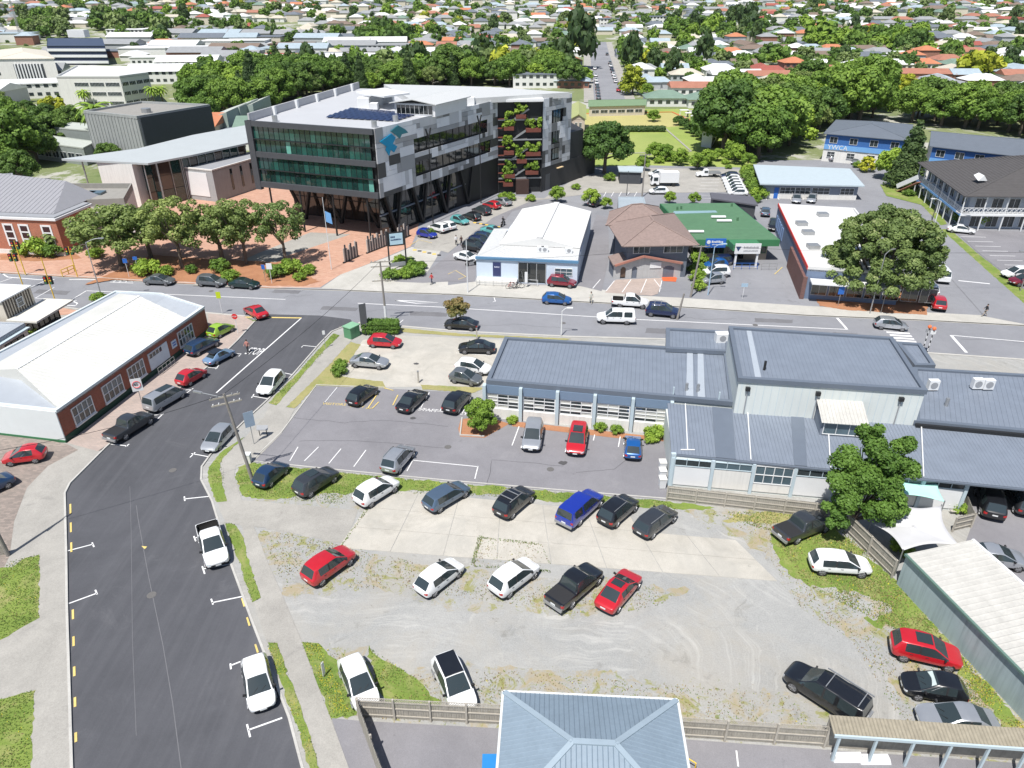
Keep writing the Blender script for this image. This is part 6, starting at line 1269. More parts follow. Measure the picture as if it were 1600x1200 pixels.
Fe = FR(FB.p(0, -Wd, 0)[:2], FB.p(0, 0, 0)[:2]); m = MB(); Fe.box(m, 0, Fe.L, 0, .1, .35, 3.5); m.build('white_end_wall', M('end_wall_white', (.62, .66, .67), .7, .05), wk); m = MB(); Fe.box(m, 0, Fe.L, 0, .14, 0, .35); m.build('green_plinth', M('green_plinth2', (.04, .16, .07), .8), wk)
# ---- shop with striped wall and white awning, far left -----------------------------------------
q = [G(*p, 5.2) for p in ((-60, 480), (33, 443), (-40, 405), (-200, 430))]; sh = btag('striped_shop', 'small shop with brown striped wall and flat white awning', 'shop', q)
X0, X1 = Vector(G(12, 499, 3.4)), Vector(G(56, 474, 3.4)); Fq = FR(X0, X1); Lq = Fq.L
MB().prism([Fq.p(0, 0, 0)[:2], Fq.p(Lq, 0, 0)[:2], Fq.p(Lq, -9, 0)[:2], Fq.p(0, -9, 0)[:2]], 0, 5.6).build('wall', M('cream_board_wall', (.55, .5, .42), .8), sh)
n = int(Lq / .42)
for k in range(n): m = MB(); Fq.box(m, .1 + k * .42, .27 + k * .42, 0, .06, 3.4, 5.6); m.build('batten', M('dark_batten', (.10, .085, .07), .8), sh)
m = MB(); Fq.box(m, -.2, Lq + .2, -9, .1, 5.6, 5.75); m.build('roof', WHITE, sh); m = MB(); Fq.box(m, -.3, Lq + 1.6, 0, 3.9, 3.2, 3.42); m.build('awning', M('awning_cream', (.66, .64, .58), .6), sh)
window(sh, Fq, Lq * .42, Lq * .62, 4.1, 5.1, 1, 2, WHITE, GLS, t=.06)
MB().prism([Fq.p(-.1, 1.9, 0)[:2], Fq.p(Lq + .4, 1.9, 0)[:2], Fq.p(Lq + .4, 0, 0)[:2], Fq.p(-.1, 0, 0)[:2]], 0, 3.2).build('shopfront_wall', OFFW, sh)
Fq2 = FR(Fq.p(-.1, 1.92, 0)[:2], Fq.p(Lq + .4, 1.92, 0)[:2])
for k in range(3): window(sh, Fq2, .4 + k * 1.9, 2.1 + k * 1.9, .4, 2.6, 2, 1, BLACK, DARKG, each=True)
q = [Fq.p(-11, 2.6, 0)[:2], Fq.p(-.6, 2.6, 0)[:2], Fq.p(-.6, -6, 0)[:2], Fq.p(-11, -6, 0)[:2]]; t = btag('low_shop', 'low pale blue shop cut off by the left edge', 'shop', q); walls(t, q, 0, 3.0, OFFW); flat_roof(t, q, 3.2, BG, .15); F = FR(q[0], q[1]); window(t, F, 6.6, 9.6, .8, 2.2, 3, 1, BLACK, DARKG, each=True); m = MB(); F.box(m, 0, F.L, 0, .5, 2.7, 2.85); m.build('verandah_edge', PBW, t)
# ---- long pale shed at the right ---------------------------------------------------------------
SHW = M('pale_blue_concrete', (.36, .44, .46), .85, .12, .5, streak=.45); a0, a1 = Vector(G(1400, 914)), Vector(G(1592, 1122)); Fs = FR(a1, a0); Fs = FR(a0, a1); dsh = (a1 - a0).normalized(); nr = Vector((-dsh.y, dsh.x)); wd = 5.0; ext = a0 + dsh * 22
c0, c1 = a0 + nr * wd, ext + nr * wd
if (c0 - a0).x < 0: nr = -nr; c0, c1 = a0 + nr * wd, ext + nr * wd
sq = ccw([tuple(a0), tuple(ext), tuple(c1), tuple(c0)]); s1_ = btag('long_shed', 'long pale blue concrete shed with white ribbed roof at the right', 'shed', sq); walls(s1_, sq, 0, 2.85, SHW)
rr = [(*(a0 - nr * .05), 3.0), (*(ext - nr * .05), 3.0), (*(c1 + nr * .2), 3.35), (*(c0 + nr * .2), 3.35)]; m = MB().hexa([(x, y, z - .15) for x, y, z in rr] + rr); rf = m.build('roof', SHR, s1_); ribs(rr, (*nr, .07), .45, .14, .07, SHR, rf)
MB().beam((*(a0 - nr * .12), 2.96), (*(ext - nr * .12), 2.96), .18, .16).build('gutter', M('green_gutter', (.12, .2, .17), .6), s1_); MB().beam((*(c0 + nr * .25), 3.38), (*(c1 + nr * .25), 3.38), .2, .1).build('barge_flashing', WHITE, s1_)
# ---- hip roofed building at the bottom ---------------------------------------------------------
HR = M('sky_blue_steel', (.21, .27, .33), .5, .12, .8, streak=.15); z = 2.9; c0, c1 = Vector(G(788, 1081, z)), Vector(G(1057, 1094, z)); d = (c1 - c0).normalized(); nn = Vector((-d.y, d.x)); hq = [tuple(c0 - nn * 7.6), tuple(c1 - nn * 7.6), tuple(c1), tuple(c0)]
hp = btag('hip_roofed_building', 'small building with sky blue ribbed hip roof at the bottom of the view', 'building', hq); walls(hp, inset(hq, .5), 0, 2.75, OFFW); _, fs = roof4(hp, hq, z, 1.35, 'hip', HR, 0, rib=.27, ribmat=HR, ridge=M('pale_ridge', (.29, .36, .42), .5))
I = inset(hq, -.08); m = MB()
for i in range(4): m.beam((*I[i], z - .08), (*I[(i + 1) % 4], z - .08), .14, .12)
m.build('gutter', M('pale_gutter', (.6, .62, .62), .5), hp)
# mossy carport roof
MOS = M('mossy_fibre_roof', (.30, .27, .21), .9, .25, 3, bmp=.02); z = 2.3; k0, k1 = Vector(G(1295, 1117, z + .35)), Vector(G(1800, 1152, z + .35)); l0, l1 = Vector(G(1304, 1150, z)), Vector(G(1800, 1185, z))
cp = thing('open_carport', 'long open carport with mossy grey ribbed roof at the bottom right', 'carport', (*k0, 0)); rr = [(*l0, z), (*l1, z), (*k1, z + .35), (*k0, z + .35)]; m = MB().hexa([(x, y, q - .1) for x, y, q in rr] + rr); rf = m.build('roof', MOS, cp); ribs(rr, Vector(rr[3]) - Vector(rr[0]), .2, .07, .045, MOS, rf)
MB().beam(rr[0], rr[1], .1, .2).build('front_beam', PBW, cp)
for k in range(9): p = l0.lerp(l1, .02 + k * .12); MB().beam((p.x, p.y + .05, 0), (p.x, p.y + .05, z - .1), .13).build('post', PBW, cp); q = k0.lerp(k1, .02 + k * .12); MB().beam((p.x, p.y, z - .15), (q.x, q.y, z + .18), .1, .16).build('rafter', PBW, cp)
m = MB(); Fz = FR(k0 - Vector((0, .2)), k1 - Vector((0, .2))); Fz.box(m, 0, Fz.L, -.1, 0, .1, 2.5); m.build('back_wall', TIMB, cp)
for k in (0, 1): p = l0.lerp(l1, .03 + k * .09); MB().hexa([(p.x - .1, p.y - .1, ZL), (p.x + 1.6, p.y - .1, ZL), (p.x + 1.6, p.y + .5, ZL), (p.x - .1, p.y + .5, ZL), (p.x, p.y, .45), (p.x + 1.5, p.y, .45), (p.x + 1.5, p.y + .35, .45), (p.x, p.y + .35, .45)]).build('wheel_stop', WHITE, cp)
# ---- civic centre on the left -----------------------------------------------------------------
PCR = M('pale_canopy_roof', (.42, .45, .46), .55, .06, .4); BOXG = M('fluted_grey_wall', (.32, .335, .335), .8, .12, .8, streak=.3); BOXD = M('dark_slate_wall', (.045, .055, .07), .7, .12)
th = thing('civic_theatre', 'civic theatre with broad pale canopy roof over glass walls and a slate box', 'theatre', (-70, 155, 0))
zc = 8.6; cq = ccw([G(*p, zc) for p in ((96, 248), (231, 255), (300, 242), (392, 222), (392, 194), (300, 211), (215, 232))]); MB().prism(cq, zc - .35, zc).build('canopy_roof', PCR, th); m = MB()
gl = [Vector(G(*p, zc)) for p in ((205, 254), (231, 256), (290, 246), (392, 224))]
for i in range(3):
 F = FR(gl[i], gl[i + 1]); n = max(2, int(F.L / 1.9))
 m = MB(); F.box(m, 0, F.L, -2.4, -2.2, 0, zc - .35); m.build('glass_wall', BLACK, th)
 for k in range(n):
  for z0, z1 in ((.2, 2.8), (2.9, 5.5), (5.6, 8.1)): g = MB(); F.box(g, F.L * k / n + .06, F.L * (k + 1) / n - .06, -2.2, -2.12, z0, z1); g.build('pane', GREEN_G[0] if (k + int(z0)) % 3 else glass('lobby_glass', None), th)
 for k in range(n + 1): g = MB(); F.box(g, F.L * k / n - .05, F.L * k / n + .05, -2.2, -1.9, 0, zc - .3); g.build('mullion', STEEL, th)
cc = [G(*p, zc) for p in ((150, 250), (205, 254), (280, 235), (225, 236))]; MB().prism(ccw(cc), 0, zc - .4).build('foyer_core', OFFW, th)
for p in ((118, 251), (160, 252), (190, 254)): X, Yc = G(*p, zc); MB().beam((X, Yc + 2, 0), (X, Yc + 2, zc - .3), .3, sides=8).build('column', STEEL, th)
zb = 11.2; bq = [G(*p, zb) for p in ((131, 176), (214, 185), (328, 166), (222, 161))]; bq = ccw(bq); MB().prism(bq, 0, zb - .1).build('fly_tower', BOXG, th); flat_roof(th, bq, zb, M('bitumen_roof', (.28, .27, .25), .9, .15), .5, .5, BOXG, 'fly_tower_roof')
Fx = FR(G(214, 185, zb), G(328, 166, zb)); m = MB(); Fx.box(m, .6, Fx.L, 0, .3, 3, zb + .1); m.build('slate_cladding', BOXD, th); Fy = FR(G(131, 176, zb), G(214, 185, zb))
for k in range(16): g = MB(); Fy.box(g, Fy.L * k / 16 + .1, Fy.L * k / 16 + .35, 0, .12, 0, zb); g.build('wall_fin', BOXG, th)
X, Yc = G(229, 176, zb); MB().beam((X, Yc, zb), (X, Yc, zb + 1), 2.2, sides=12).build('roof_fan', STEEL, th)
zq = 6.2; q = ccw([G(*p, zq) for p in ((282, 262), (331, 267), (397, 248), (392, 238))]); MB().prism(q, 0, zq - .05).build('gallery_wing', M('gallery_wall', (.34, .35, .36), .85, .1, .8, streak=.3), th); flat_roof(th, q, zq, GREY, .2, .3, OFFW, 'gallery_roof'); Fw = FR(G(331, 267, zq), G(397, 248, zq))
for s in (.38, .62, .86): m = MB(); Fw.box(m, Fw.L * s, Fw.L * s + .6, 0, .06, 1.5, 5.6); m.build('slot_window', DARKG, th)
Fw = FR(G(282, 262, zq), G(331, 267, zq)); m = MB(); Fw.box(m, Fw.L * .15, Fw.L * .8, 0, .1, 1, 5.6); m.build('white_panel', WHITE, th)
for i, (px, z_, lb) in enumerate((([(50, 222), (130, 232), (150, 222), (75, 212)], 4, 'low annexe with pale green roof left of the slate box'), ([(85, 200), (140, 205), (150, 195), (112, 192)], 5.5, 'tilted pale wedge annexe behind the low annexe'))):
 block('theatre_annexe', lb, 'annexe', z_, px, M('annexe_grey', (.25, .28, .27), .8), M('annexe_roof', (.45, .48, .44), .7), 'flat', group='theatre annexes', win=((0, [(1, 2.6)], 6, 2),))
for i, (x, y) in enumerate(((345, 178), (365, 170), (385, 165))):
 X, Yc = G(x, y, 6); t = thing('sawtooth_roof_bay', ('sawtooth roof bay nearest the slate box', 'middle sawtooth roof bay behind the slate box', 'farthest sawtooth roof bay beside the office block')[i], 'building', (X, Yc, 0), 'sawtooth roof bays')
 MB().hexa([(X - 5, Yc - 8, 0), (X + 4.6, Yc - 8, 0), (X + 4.6, Yc + 9, 0), (X - 5, Yc + 9, 0), (X - 5, Yc - 8, 4.5), (X + 4.6, Yc - 8, 7.5), (X + 4.6, Yc + 9, 7.5), (X - 5, Yc + 9, 4.5)]).build('wall', M('sage_wall', (.30, .37, .34), .8), t); MB().hexa([(X - 5, Yc - 8, 4.52), (X + 4.6, Yc - 8, 7.52), (X + 4.6, Yc + 9, 7.52), (X - 5, Yc + 9, 4.52), (X - 5, Yc - 8, 4.7), (X + 4.6, Yc - 8, 7.7), (X + 4.6, Yc + 9, 7.7), (X - 5, Yc + 9, 4.7)]).build('roof', M('annexe_roof', None), t)
# brick museum at the left edge
zm = 6.2; mB = Vector(G(85, 341, zm)); mA = Vector(G(-90, 334, zm)); mC = Vector(G(140, 318, zm)); mD = Vector(G(-60, 300, zm)); mu = btag('brick_museum', 'old red brick museum with tall white framed windows at the left edge', 'museum', [mA, mB, mC, mD]); Q = [tuple(v) for v in (mA, mB, mC, mD)]
walls(mu, Q, 0, zm - .3, BRICK2); MB().prism(inset(Q, -.25), zm - .4, zm - .05).build('white_cornice', WHITE, mu)
sl = M('grey_standing_seam', (.29, .29, .31), .5, .08); F = FR(mA, mB); F2_ = FR(mB, mC); q = [F.p(-2, -1.5, 0)[:2], F.p(F.L - 1.2, -1.5, 0)[:2], F.p(F.L - 1.2, -13, 0)[:2], F.p(-2, -13, 0)[:2]]
MB().prism(inset(Q, .0), zm - .05, zm + .15).build('roof_edge', GREY, mu); rr = [(*q[0], zm + .2), (*q[1], zm + .2), (*F.p(F.L - 5, -11, 0)[:2], zm + 3.0), (*F.p(-2, -13, 0)[:2], zm + 3.6)]; m = MB(); m.poly(rr).poly([(p[0], p[1], zm + .1) for p in rr][::-1]); m.poly([rr[1], (*q[2], zm + .2), rr[2]]); m.poly([rr[2], (*q[2], zm + .2), (*q[3], zm + .2), rr[3]]); m.build('main_roof', sl, mu); ribs(rr, Vector(rr[3]) - Vector(rr[0]), .8, .07, .06, sl, mu)
for s in (.52, .66, .86): window(mu, F, F.L * s, F.L * s + 1.5, 1.5, 4.9, 1, 3, WHITE, M('dark_red_glass', (.05, .02, .02), .1), bar=.28)
for s in (.25, .8): window(mu, F2_, F2_.L * s, F2_.L * s + 1.3, 1.5, 4.9, 1, 3, WHITE, M('dark_red_glass', None), bar=.28)
m = MB(); F.box(m, 0, F.L, 0, .15, 0, .8); m.build('stone_plinth', OFFW, mu); m = MB(); F2_.box(m, 0, F2_.L, 0, .15, 0, .8); m.build('stone_plinth', OFFW, mu)
t, Q = block('museum_annexe', 'white walled museum annexe with skylights behind the brick museum', 'building', 5.6, [(120, 321), (195, 318), (208, 294), (70, 294)], OFFW, M('bitumen_roof', None), 'flat', par=.9)
for x, y in ((115, 302), (135, 304), (150, 303), (88, 302)): X, Yc = G(x, y, 5.6); MB().box(X - 1.4, X + 1.4, Yc - 1, Yc + 1, 5.6, 6.0).build('skylight', GLSB, t)
Fq = FR(Q[0], Q[1])
for k in range(6): m = MB(); Fq.box(m, Fq.L * .5 + k * 1.0, Fq.L * .5 + .35 + k * 1.0, 0, .3, .5, 5); m.build('white_fin', WHITE, t)
block('dark_cube_building', 'dark cube building behind the museum roof', 'building', 7.5, [(-40, 300), (24, 292), (20, 272), (-40, 276)], BOXD, GREY)
# white three storey office
zw = 10; t, Q = block('three_storey_office', 'cream three storey office with dark window bands and flat white roof', 'office building', zw, [(88, 121), (187, 121), (232, 115), (222, 106), (120, 104)], M('cream_concrete', (.70, .69, .66), .8, .08, streak=.2), WR, 'flat', par=.5)
F = FR(G(88, 121, zw), G(187, 121, zw))
for z0 in (1.2, 4.2, 7.2):
 for k in range(3): window(t, F, F.L * (.26 + .245 * k), F.L * (.26 + .245 * k) + F.L * .22, z0, z0 + 1.2, 10, 1, WHITE, GLS)
F = FR(G(187, 121, zw), G(232, 115, zw))
for z0 in (1.2, 4.2, 7.2):
 for k in range(4): window(t, F, F.L * (.03 + .245 * k), F.L * (.03 + .245 * k) + F.L * .21, z0, z0 + 1.2, 4, 1, WHITE, GLS)
# town hall with mast
zt = 11; t, Q = block('columned_hall', 'pale hall with columned end wall and shallow beige roof', 'hall', zt, [(-6, 92), (84, 91), (70, 79), (0, 78)], OFFW, M('beige_roof', (.58, .54, .46), .7), 'hip', 1.8, .4); F = FR(Q[0], Q[1])
for k in range(9): m = MB(); F.box(m, F.L * (.28 + k * .055), F.L * (.28 + k * .055) + .5, 0, .5, 2, zt - 2); m.build('column', WHITE, t)
m = MB(); F.box(m, F.L * .26, F.L * .78, 0, .05, 2, zt - 2); m.build('louvred_wall', DGREY, t)
X, Yc = G(37, 73); t = thing('lattice_mast', 'tall grey lattice radio mast over the town centre', 'mast', (X, Yc, 0))
for a in (-.7, .7):
 for b in (-.7, .7): MB().beam((X + a, Yc + b, 0), (X + a * .25, Yc + b * .25, 38), .16).build('mast_leg', STEEL, t)
m = MB()
for k in range(22):
 z0, z1 = k * 1.7, k * 1.7 + 1.7; f0, f1 = .7 * (1 - .75 * z0 / 38), .7 * (1 - .75 * z1 / 38); m.beam((X - f0, Yc - f0, z0), (X + f1, Yc - f1, z1), .1).beam((X + f0, Yc - f0, z0), (X - f1, Yc - f1, z1), .1)
m.build('lattice_bracing', STEEL, t)
zl = 9; t, Q = block('navy_banded_block', 'long navy office block with white floor bands in the upper left', 'office building', zl, [(73, 72), (164, 72), (160, 60), (74, 60)], M('navy_wall', (.03, .045, .09), .6), M('navy_roof', (.05, .07, .12), .6)); F = FR(Q[0], Q[1])
for k in range(3): m = MB(); F.box(m, 0, F.L, 0, .6, .8 + k * 2.9, 2.0 + k * 2.9); m.build('white_band', WHITE, t)
X, Yc = G(124, 58, zl); MB().box(X - 5, X + 5, Yc - 3, Yc + 3, zl, zl + 4).build('lift_overrun', WHITE, t)
# ------------------------------------------------------------------ fences
def fence(label, a, b, h=1.75, z0=0, trellis=False, back=True, sp=2.4, group='timber fences', palw=.15):
 """paling fence from a to b; rails and posts on the side seen from the camera's right hand of a->b"""
 F = FR(a, b); t = thing('timber_fence', label, 'fence', (a[0], a[1], z0), group); L = F.L; n = max(1, round(L / sp)); top = h - (.32 if trellis else 0)
 m = MB(); k = 0
 while k * palw < L - .02:
  s = k * palw; dz = R.uniform(-.02, .02); tt = R.uniform(0, .012); F.box(m, s + .008, min(L, s + palw - .008), tt - .03, tt - .008, z0 + .04, z0 + top + dz); k += 1
 m.build('palings', TIMB, t, kind='stuff')
 for i in range(n + 1): m = MB(); s = L * i / n; F.box(m, s - .055, s + .055, 0, .12, z0, z0 + h + .03); m.build('fence_post', POST, t)
 for i in range(n):
  for z in (.35, top * .5 + .1, top - .15) if not trellis else (.3, .95, top): m = MB(); F.box(m, L * i / n + .06, L * (i + 1) / n - .06, .0, .05, z0 + z - .045, z0 + z + .045); m.build('rail', POST, t)
 if trellis:
  m = MB(); s = 0; hh = .3
  F.box(m, 0, L, .005, .03, z0 + h - .03, z0 + h + .01)
  while s < L - .3: m.beam(F.p(s, .02, z0 + top), F.p(s + hh, .02, z0 + h), .03, .012).beam(F.p(s + hh, .035, z0 + top), F.p(s, .035, z0 + h), .03, .012); s += .15
  m.build('trellis', POST, t, kind='stuff')
 return t
fa, fb, fc = G(557, 1091, 1.8), G(786, 1103, 1.8), G(1060, 1122, 1.8); fd = G(1296, 1137, 1.8)
fence('weathered paling fence with trellis top at the lower left of the hip roofed building', fa, fb, 1.8, .1, True); fence('weathered paling fence with trellis top between the hip roof and the mossy carport', fc, fd, 1.8, .1, True)
g0 = Vector(fa); g1 = Vector(G(600, 1215, 1.6)); fence('fence seen end-on running down from the corner of the lower fence', tuple(g1), tuple(g0 + Vector((0, -.15))), 1.75, .1)
f2a, f2b, f2c = G(1041, 783), G(1318, 815), G(1325, 834); f3 = G(1393, 905)
fence('paling fence below the lean-to wall of the hall', f2a, f2b, 1.55, .05); fence('paling fence slanting from the garden tree to the long shed', G(1321, 833), f3, 1.8, .05)
fence('paling fence around the shaded play yard, side facing the parking', G(1486, 832), G(1515, 825), 1.5, .05); fence('paling fence around the shaded play yard, side towards the carport', G(1515, 826), G(1500, 790), 1.5, .05)
# timber corner railing and bin bottom left
t = thing('timber_screen', 'low pale timber screen at the left edge', 'screen', (*G(8, 868), 0)); F = FR(G(-8, 872), G(16, 866))
for k in range(6): m = MB(); F.box(m, 0, F.L, -.03, .03, .1 + k * .16, .23 + k * .16); m.build('board', TIMB, t)
# shade sails
def sail(label, pts, mat, sag=.35, n=10, col='pale'):
 P = [Vector(p) for p in pts]; t = thing('shade_sail', label, 'shade sail', tuple((sum((p for p in P), Vector()) / len(P)))); t.location.z = 0
 k = len(P); c = sum(P, Vector()) / k; ring = []
 for i in range(k):
  a, b = P[i], P[(i + 1) % k]
  for j in range(n):
   u = j / n; q = a.lerp(b, u); q = q + (c - q) * (.16 * 4 * u * (1 - u)) * (1 if (b - a).length > 2 else .4); ring.append(q)
 m = MB(); rr = 6
 for r in range(rr + 1):
  f = 1 - r / rr
  for q in ring: p = c.lerp(q, f); m.v.append((p.x, p.y, p.z - sag * (1 - f * f) * .6))
 N = len(ring)
 for r in range(rr):
  for i in range(N): j = (i + 1) % N; m.f.append((r * N + i, r * N + j, (r + 1) * N + j, (r + 1) * N + i)); m.m.append(0)
 o = m.build('sail_cloth', mat, t, smooth=True); s = o.modifiers.new('s', 'SOLIDIFY'); s.thickness = .02
 for p in P: MB().beam((p.x, p.y, 0), (p.x, p.y, p.z + .1), .09, sides=6).build('sail_post', STEEL, t)
SAILW = M('grey_white_sail', (.52, .52, .53), .8, .06); SAILT = M('mint_sail', (.38, .68, .60), .8, .05)
def G3(x, y, z): a = G(x, y, z); return (a[0], a[1], z)
sail('large grey-white shade sail beside the garden tree', [G3(1360, 817, 2.0), G3(1411, 860, 2.6), G3(1498, 851, 2.5), G3(1471, 790, 2.9), G3(1404, 788, 2.9)], SAILW)
sail('mint green shade sail under the hall eaves', [G3(1396, 772, 2.4), G3(1476, 784, 2.4), G3(1466, 740, 2.9), G3(1410, 734, 2.9)], SAILT, .2)
t = thing('outdoor_table', 'small white outdoor table and bench in the fenced play yard', 'table', G3(1490, 795, 0)); X, Yc = G(1490, 795); MB().box(X - .8, X + .8, Yc - .4, Yc + .4, .68, .74).build('table_top', WHITE, t)
for a in (-.65, .65): MB().box(X + a - .04, X + a + .04, Yc - .35, Yc + .35, 0.02, .68).build('leg', WHITE, t)
MB().box(X - .8, X + .8, Yc - .95, Yc - .65, .42, .47).build('bench', POST, t)

# ------------------------------------------------------------------ poles, lamps, signs
def util_pole(label, px, py, h, arms, lean=(0, 0), lamp=None, z0=ZL, white=0, base=None, rz=.1, tr=True):
 X, Yc = base or G(px, py, z0); t = thing('utility_pole', label, 'utility pole', (X, Yc, z0), 'utility poles'); top = Vector((X + lean[0], Yc + lean[1], z0 + h)); b = Vector((X, Yc, z0))
 MB().beam(b, top, .32, taper=.62, sides=10).build('pole', POLE, t)
 if white: MB().beam(b, b.lerp(top, white), .36, taper=.9, sides=10).build('white_sleeve', WHITE, t)
 d = Vector((math.cos(rz), math.sin(rz), 0))
 for i, a in enumerate(arms):
  c = b.lerp(top, a); MB().beam(c - d * 1.2, c + d * 1.2, .1, .12).build('crossarm', TIMB, t)
  for s in (-1.05, -.6, .6, 1.05): MB().beam(c + d * s, c + d * s + Vector((0, 0, .2)), .1, sides=6).build('insulator', WHITE if i else GREY, t)
 if lamp:
  c = b.lerp(top, lamp[2]); e = c + Vector((lamp[0], lamp[1], .35)); MB().beam(c, e, .07, sides=6).build('lamp_arm', STEEL, t); MB().beam(e, e + (e - c).normalized() * .7, .22, .12).build('lamp_head', STEEL, t)
 return top
tp1 = util_pole('leaning timber utility pole with street lamp at the asphalt lot corner', 395, 752, 8.9, (.97, .9), (-.8, -.1), (-1.9, .2, .96), rz=.5)
tp2 = util_pole('timber utility pole with white base behind the corner hedge', 604, 506, 8.4, (.99, .92, .7), (-.1, 0), None, .02, .3, rz=.15)
tp3 = util_pole('slim grey utility pole in front of the clinic garden', 1079, 464, 7.4, (.98,), (.6, 0), None)
tp4 = util_pole('timber utility pole at the left edge casting a long shadow', 13, 868, 9.2, (.95,), (-.3, 0), None, rz=1.3)
tp5 = util_pole('thin leaning pole beside the main road kerb', 1058, 499, 3.6, (), (.5, 0), None, .02)
tp6 = util_pole('dark timber pole behind the fleet yard', 1003, 308, 8.6, (.97,), (0, 0), None)
def lamp_post(label, px, py, h, arm, z0=ZL, mat=STEEL, top=.16):
 X, Yc = G(px, py, z0); t = thing('street_lamp', label, 'street lamp', (X, Yc, z0), 'street lamps'); b = Vector((X, Yc, z0)); MB().beam(b, b + Vector((0, 0, h)), .17, taper=.6, sides=8).build('lamp_pole', mat, t)
 if arm:
  c = b + Vector((0, 0, h - .1)); a = Vector(arm); p = c
  for k in range(1, 5): q = c + a * (k / 4) + Vector((0, 0, .5 * math.sin(k / 4 * math.pi / 2))); MB().beam(p, q, .09, sides=6).build('lamp_arm', mat, t); p = q
  MB().beam(p, p + a.normalized() * .7, .26, .12).build('lamp_head', mat, t)
lamp_post('tall grey street lamp behind the brick workshop roof', 161, 471, 8.4, (1.6, .3, 0)); lamp_post('white concrete lamp post by the warehouse driveway', 731, 457, 7.6, None, mat=WHITE)
lamp_post('pale blue lamp post in front of the clinic cars', 1106, 461, 7.0, (.9, 0, 0), mat=M('pale_blue_steel', (.35, .48, .6), .5)); lamp_post('black and white banded lamp post under the spreading tree', 1359, 490, 8.2, (.9, .5, 0))
lamp_post('dark lamp post on the motel verge by the white sedan', 1456, 345, 6.5, (-1.8, 0, 0), mat=DGREY); lamp_post('white lamp post right of the dark one on the motel verge', 1458, 358, 5.0, (-1.2, 0, 0), mat=WHITE)
lamp_post('lamp post among the motel parking bays', 1594, 455, 5.5, (-1.4, 0, 0)); lamp_post('thin lamp post in the office overflow lot', 979, 306, 5, None, mat=DGREY); lamp_post('thin grey lamp post at the north kerb beside the slab', 877, 523, 3.2, (.6, 0, 0), mat=WHITE)
t = thing('flagpole', 'tall white flagpole on the brick plaza with a small flag', 'flagpole', G3(518, 421, ZL)); b = Vector(G3(518, 421, ZL)); MB().beam(b, b + Vector((0, 0, 11)), .13, taper=.5, sides=8).build('pole', WHITE, t); MB().hexa([b + Vector(v) for v in ((.1, 0, 7.4), (1.0, 0, 7.0), (1.0, .03, 7.0), (.1, .03, 7.4), (.1, 0, 9), (.9, 0, 8.6), (.9, .03, 8.6), (.1, .03, 9))]).build('flag', HB2, t)
def sign(label, px, py, h, w_, hh, face, mat, txt=None, z0=ZL, pole=STEEL, tm=BLACK, shape='rect', name='road_sign', ts=.3, group=None):
 X, Yc = G(px, py, z0); t = thing(name, label, 'sign', (X, Yc, z0), group); d = Vector((math.cos(face), math.sin(face))); F = FR((X - d.x * w_ / 2, Yc - d.y * w_ / 2), (X + d.x * w_ / 2, Yc + d.y * w_ / 2))
 MB().beam((X, Yc, z0), (X, Yc, z0 + h), .07, sides=6).build('sign_post', pole, t)
 if shape == 'rect': m = MB(); F.box(m, 0, w_, .04, .07, z0 + h - hh, z0 + h); m.build('sign_face', mat, t)
 else:
  k = 8 if shape == 'oct' else 18; m = MB(); c = (w_ / 2, z0 + h - hh / 2); off = math.pi / 8 if k == 8 else 0; P = [(c[0] + w_ / 2 * math.cos(off + 2 * math.pi * i / k), c[1] + w_ / 2 * math.sin(off + 2 * math.pi * i / k)) for i in range(k)]
  m.v = [F.p(s, .07, z) for s, z in P] + [F.p(s, .04, z) for s, z in P]; m.f = [tuple(range(k)), tuple(range(2 * k - 1, k - 1, -1))] + [(i, k + i, k + (i + 1) % k, (i + 1) % k) for i in range(k)]; m.m = [0] * len(m.f); m.build('sign_face', mat, t)
 if txt: text(txt, ts, F, tm, t, w_ / 2 - ts * .33 * len(txt), z0 + h - hh / 2 - ts * .35, .085)
 return t, F
REDS = M('sign_red', (.65, .02, .02), .4)
sign('red octagonal stop sign at the corner forecourt', 372, 521, 2.7, .75, .75, 0, REDS, 'STOP', ts=.24, tm=WHITE, shape='oct', pole=WHITE)
t, F = sign('tall white speed limit sign behind the silver minivan', 225, 641, 3.7, 1.0, 1.4, .4, WHITE, None)
k = 20; m = MB(); P = [(.5 + .36 * math.cos(2 * math.pi * i / k), ZL + 3.05 + .36 * math.sin(2 * math.pi * i / k)) for i in range(k)]
for i in range(k): a, b = P[i], P[(i + 1) % k]; m.beam(F.p(a[0], .09, a[1]), F.p(b[0], .09, b[1]), .09, .03)
m.build('red_ring', REDS, t); text('40', .38, F, BLACK, t, .26, ZL + 2.92, .085)
sign('yellow-green warning sign on a white post at the road edge', 347, 489, 3.0, .6, .9, 0, M('sign_lime', (.5, .62, .03), .5), pole=WHITE, shape='rect'); sign('two panel blue information sign at the asphalt lot entrance', 397, 694, 3.6, .9, 1.6, .6, M('sign_grey_blue', (.3, .38, .48), .5))
sign('plain back of a small white parking sign by the upper verge', 509, 545, 2.4, .3, .5, .3, WHITE); sign('blue and white sign on the clinic frontage', 1315, 0, 0, .1, .1, 0, WHITE) if 0 else sign('pale blue sign on a short post at the clinic driveway', 1160, 466, 2.2, .9, .5, 0, M('pale_blue_steel', None), pole=WHITE)
sign('white speed sign on a banded post under the spreading tree', 1376, 489, 3.6, 1.0, 1.0, 0, WHITE); sign('blue hanging sign under the spreading tree', 1309, 478, 3.0, .8, 1.3, 0, BLUE)
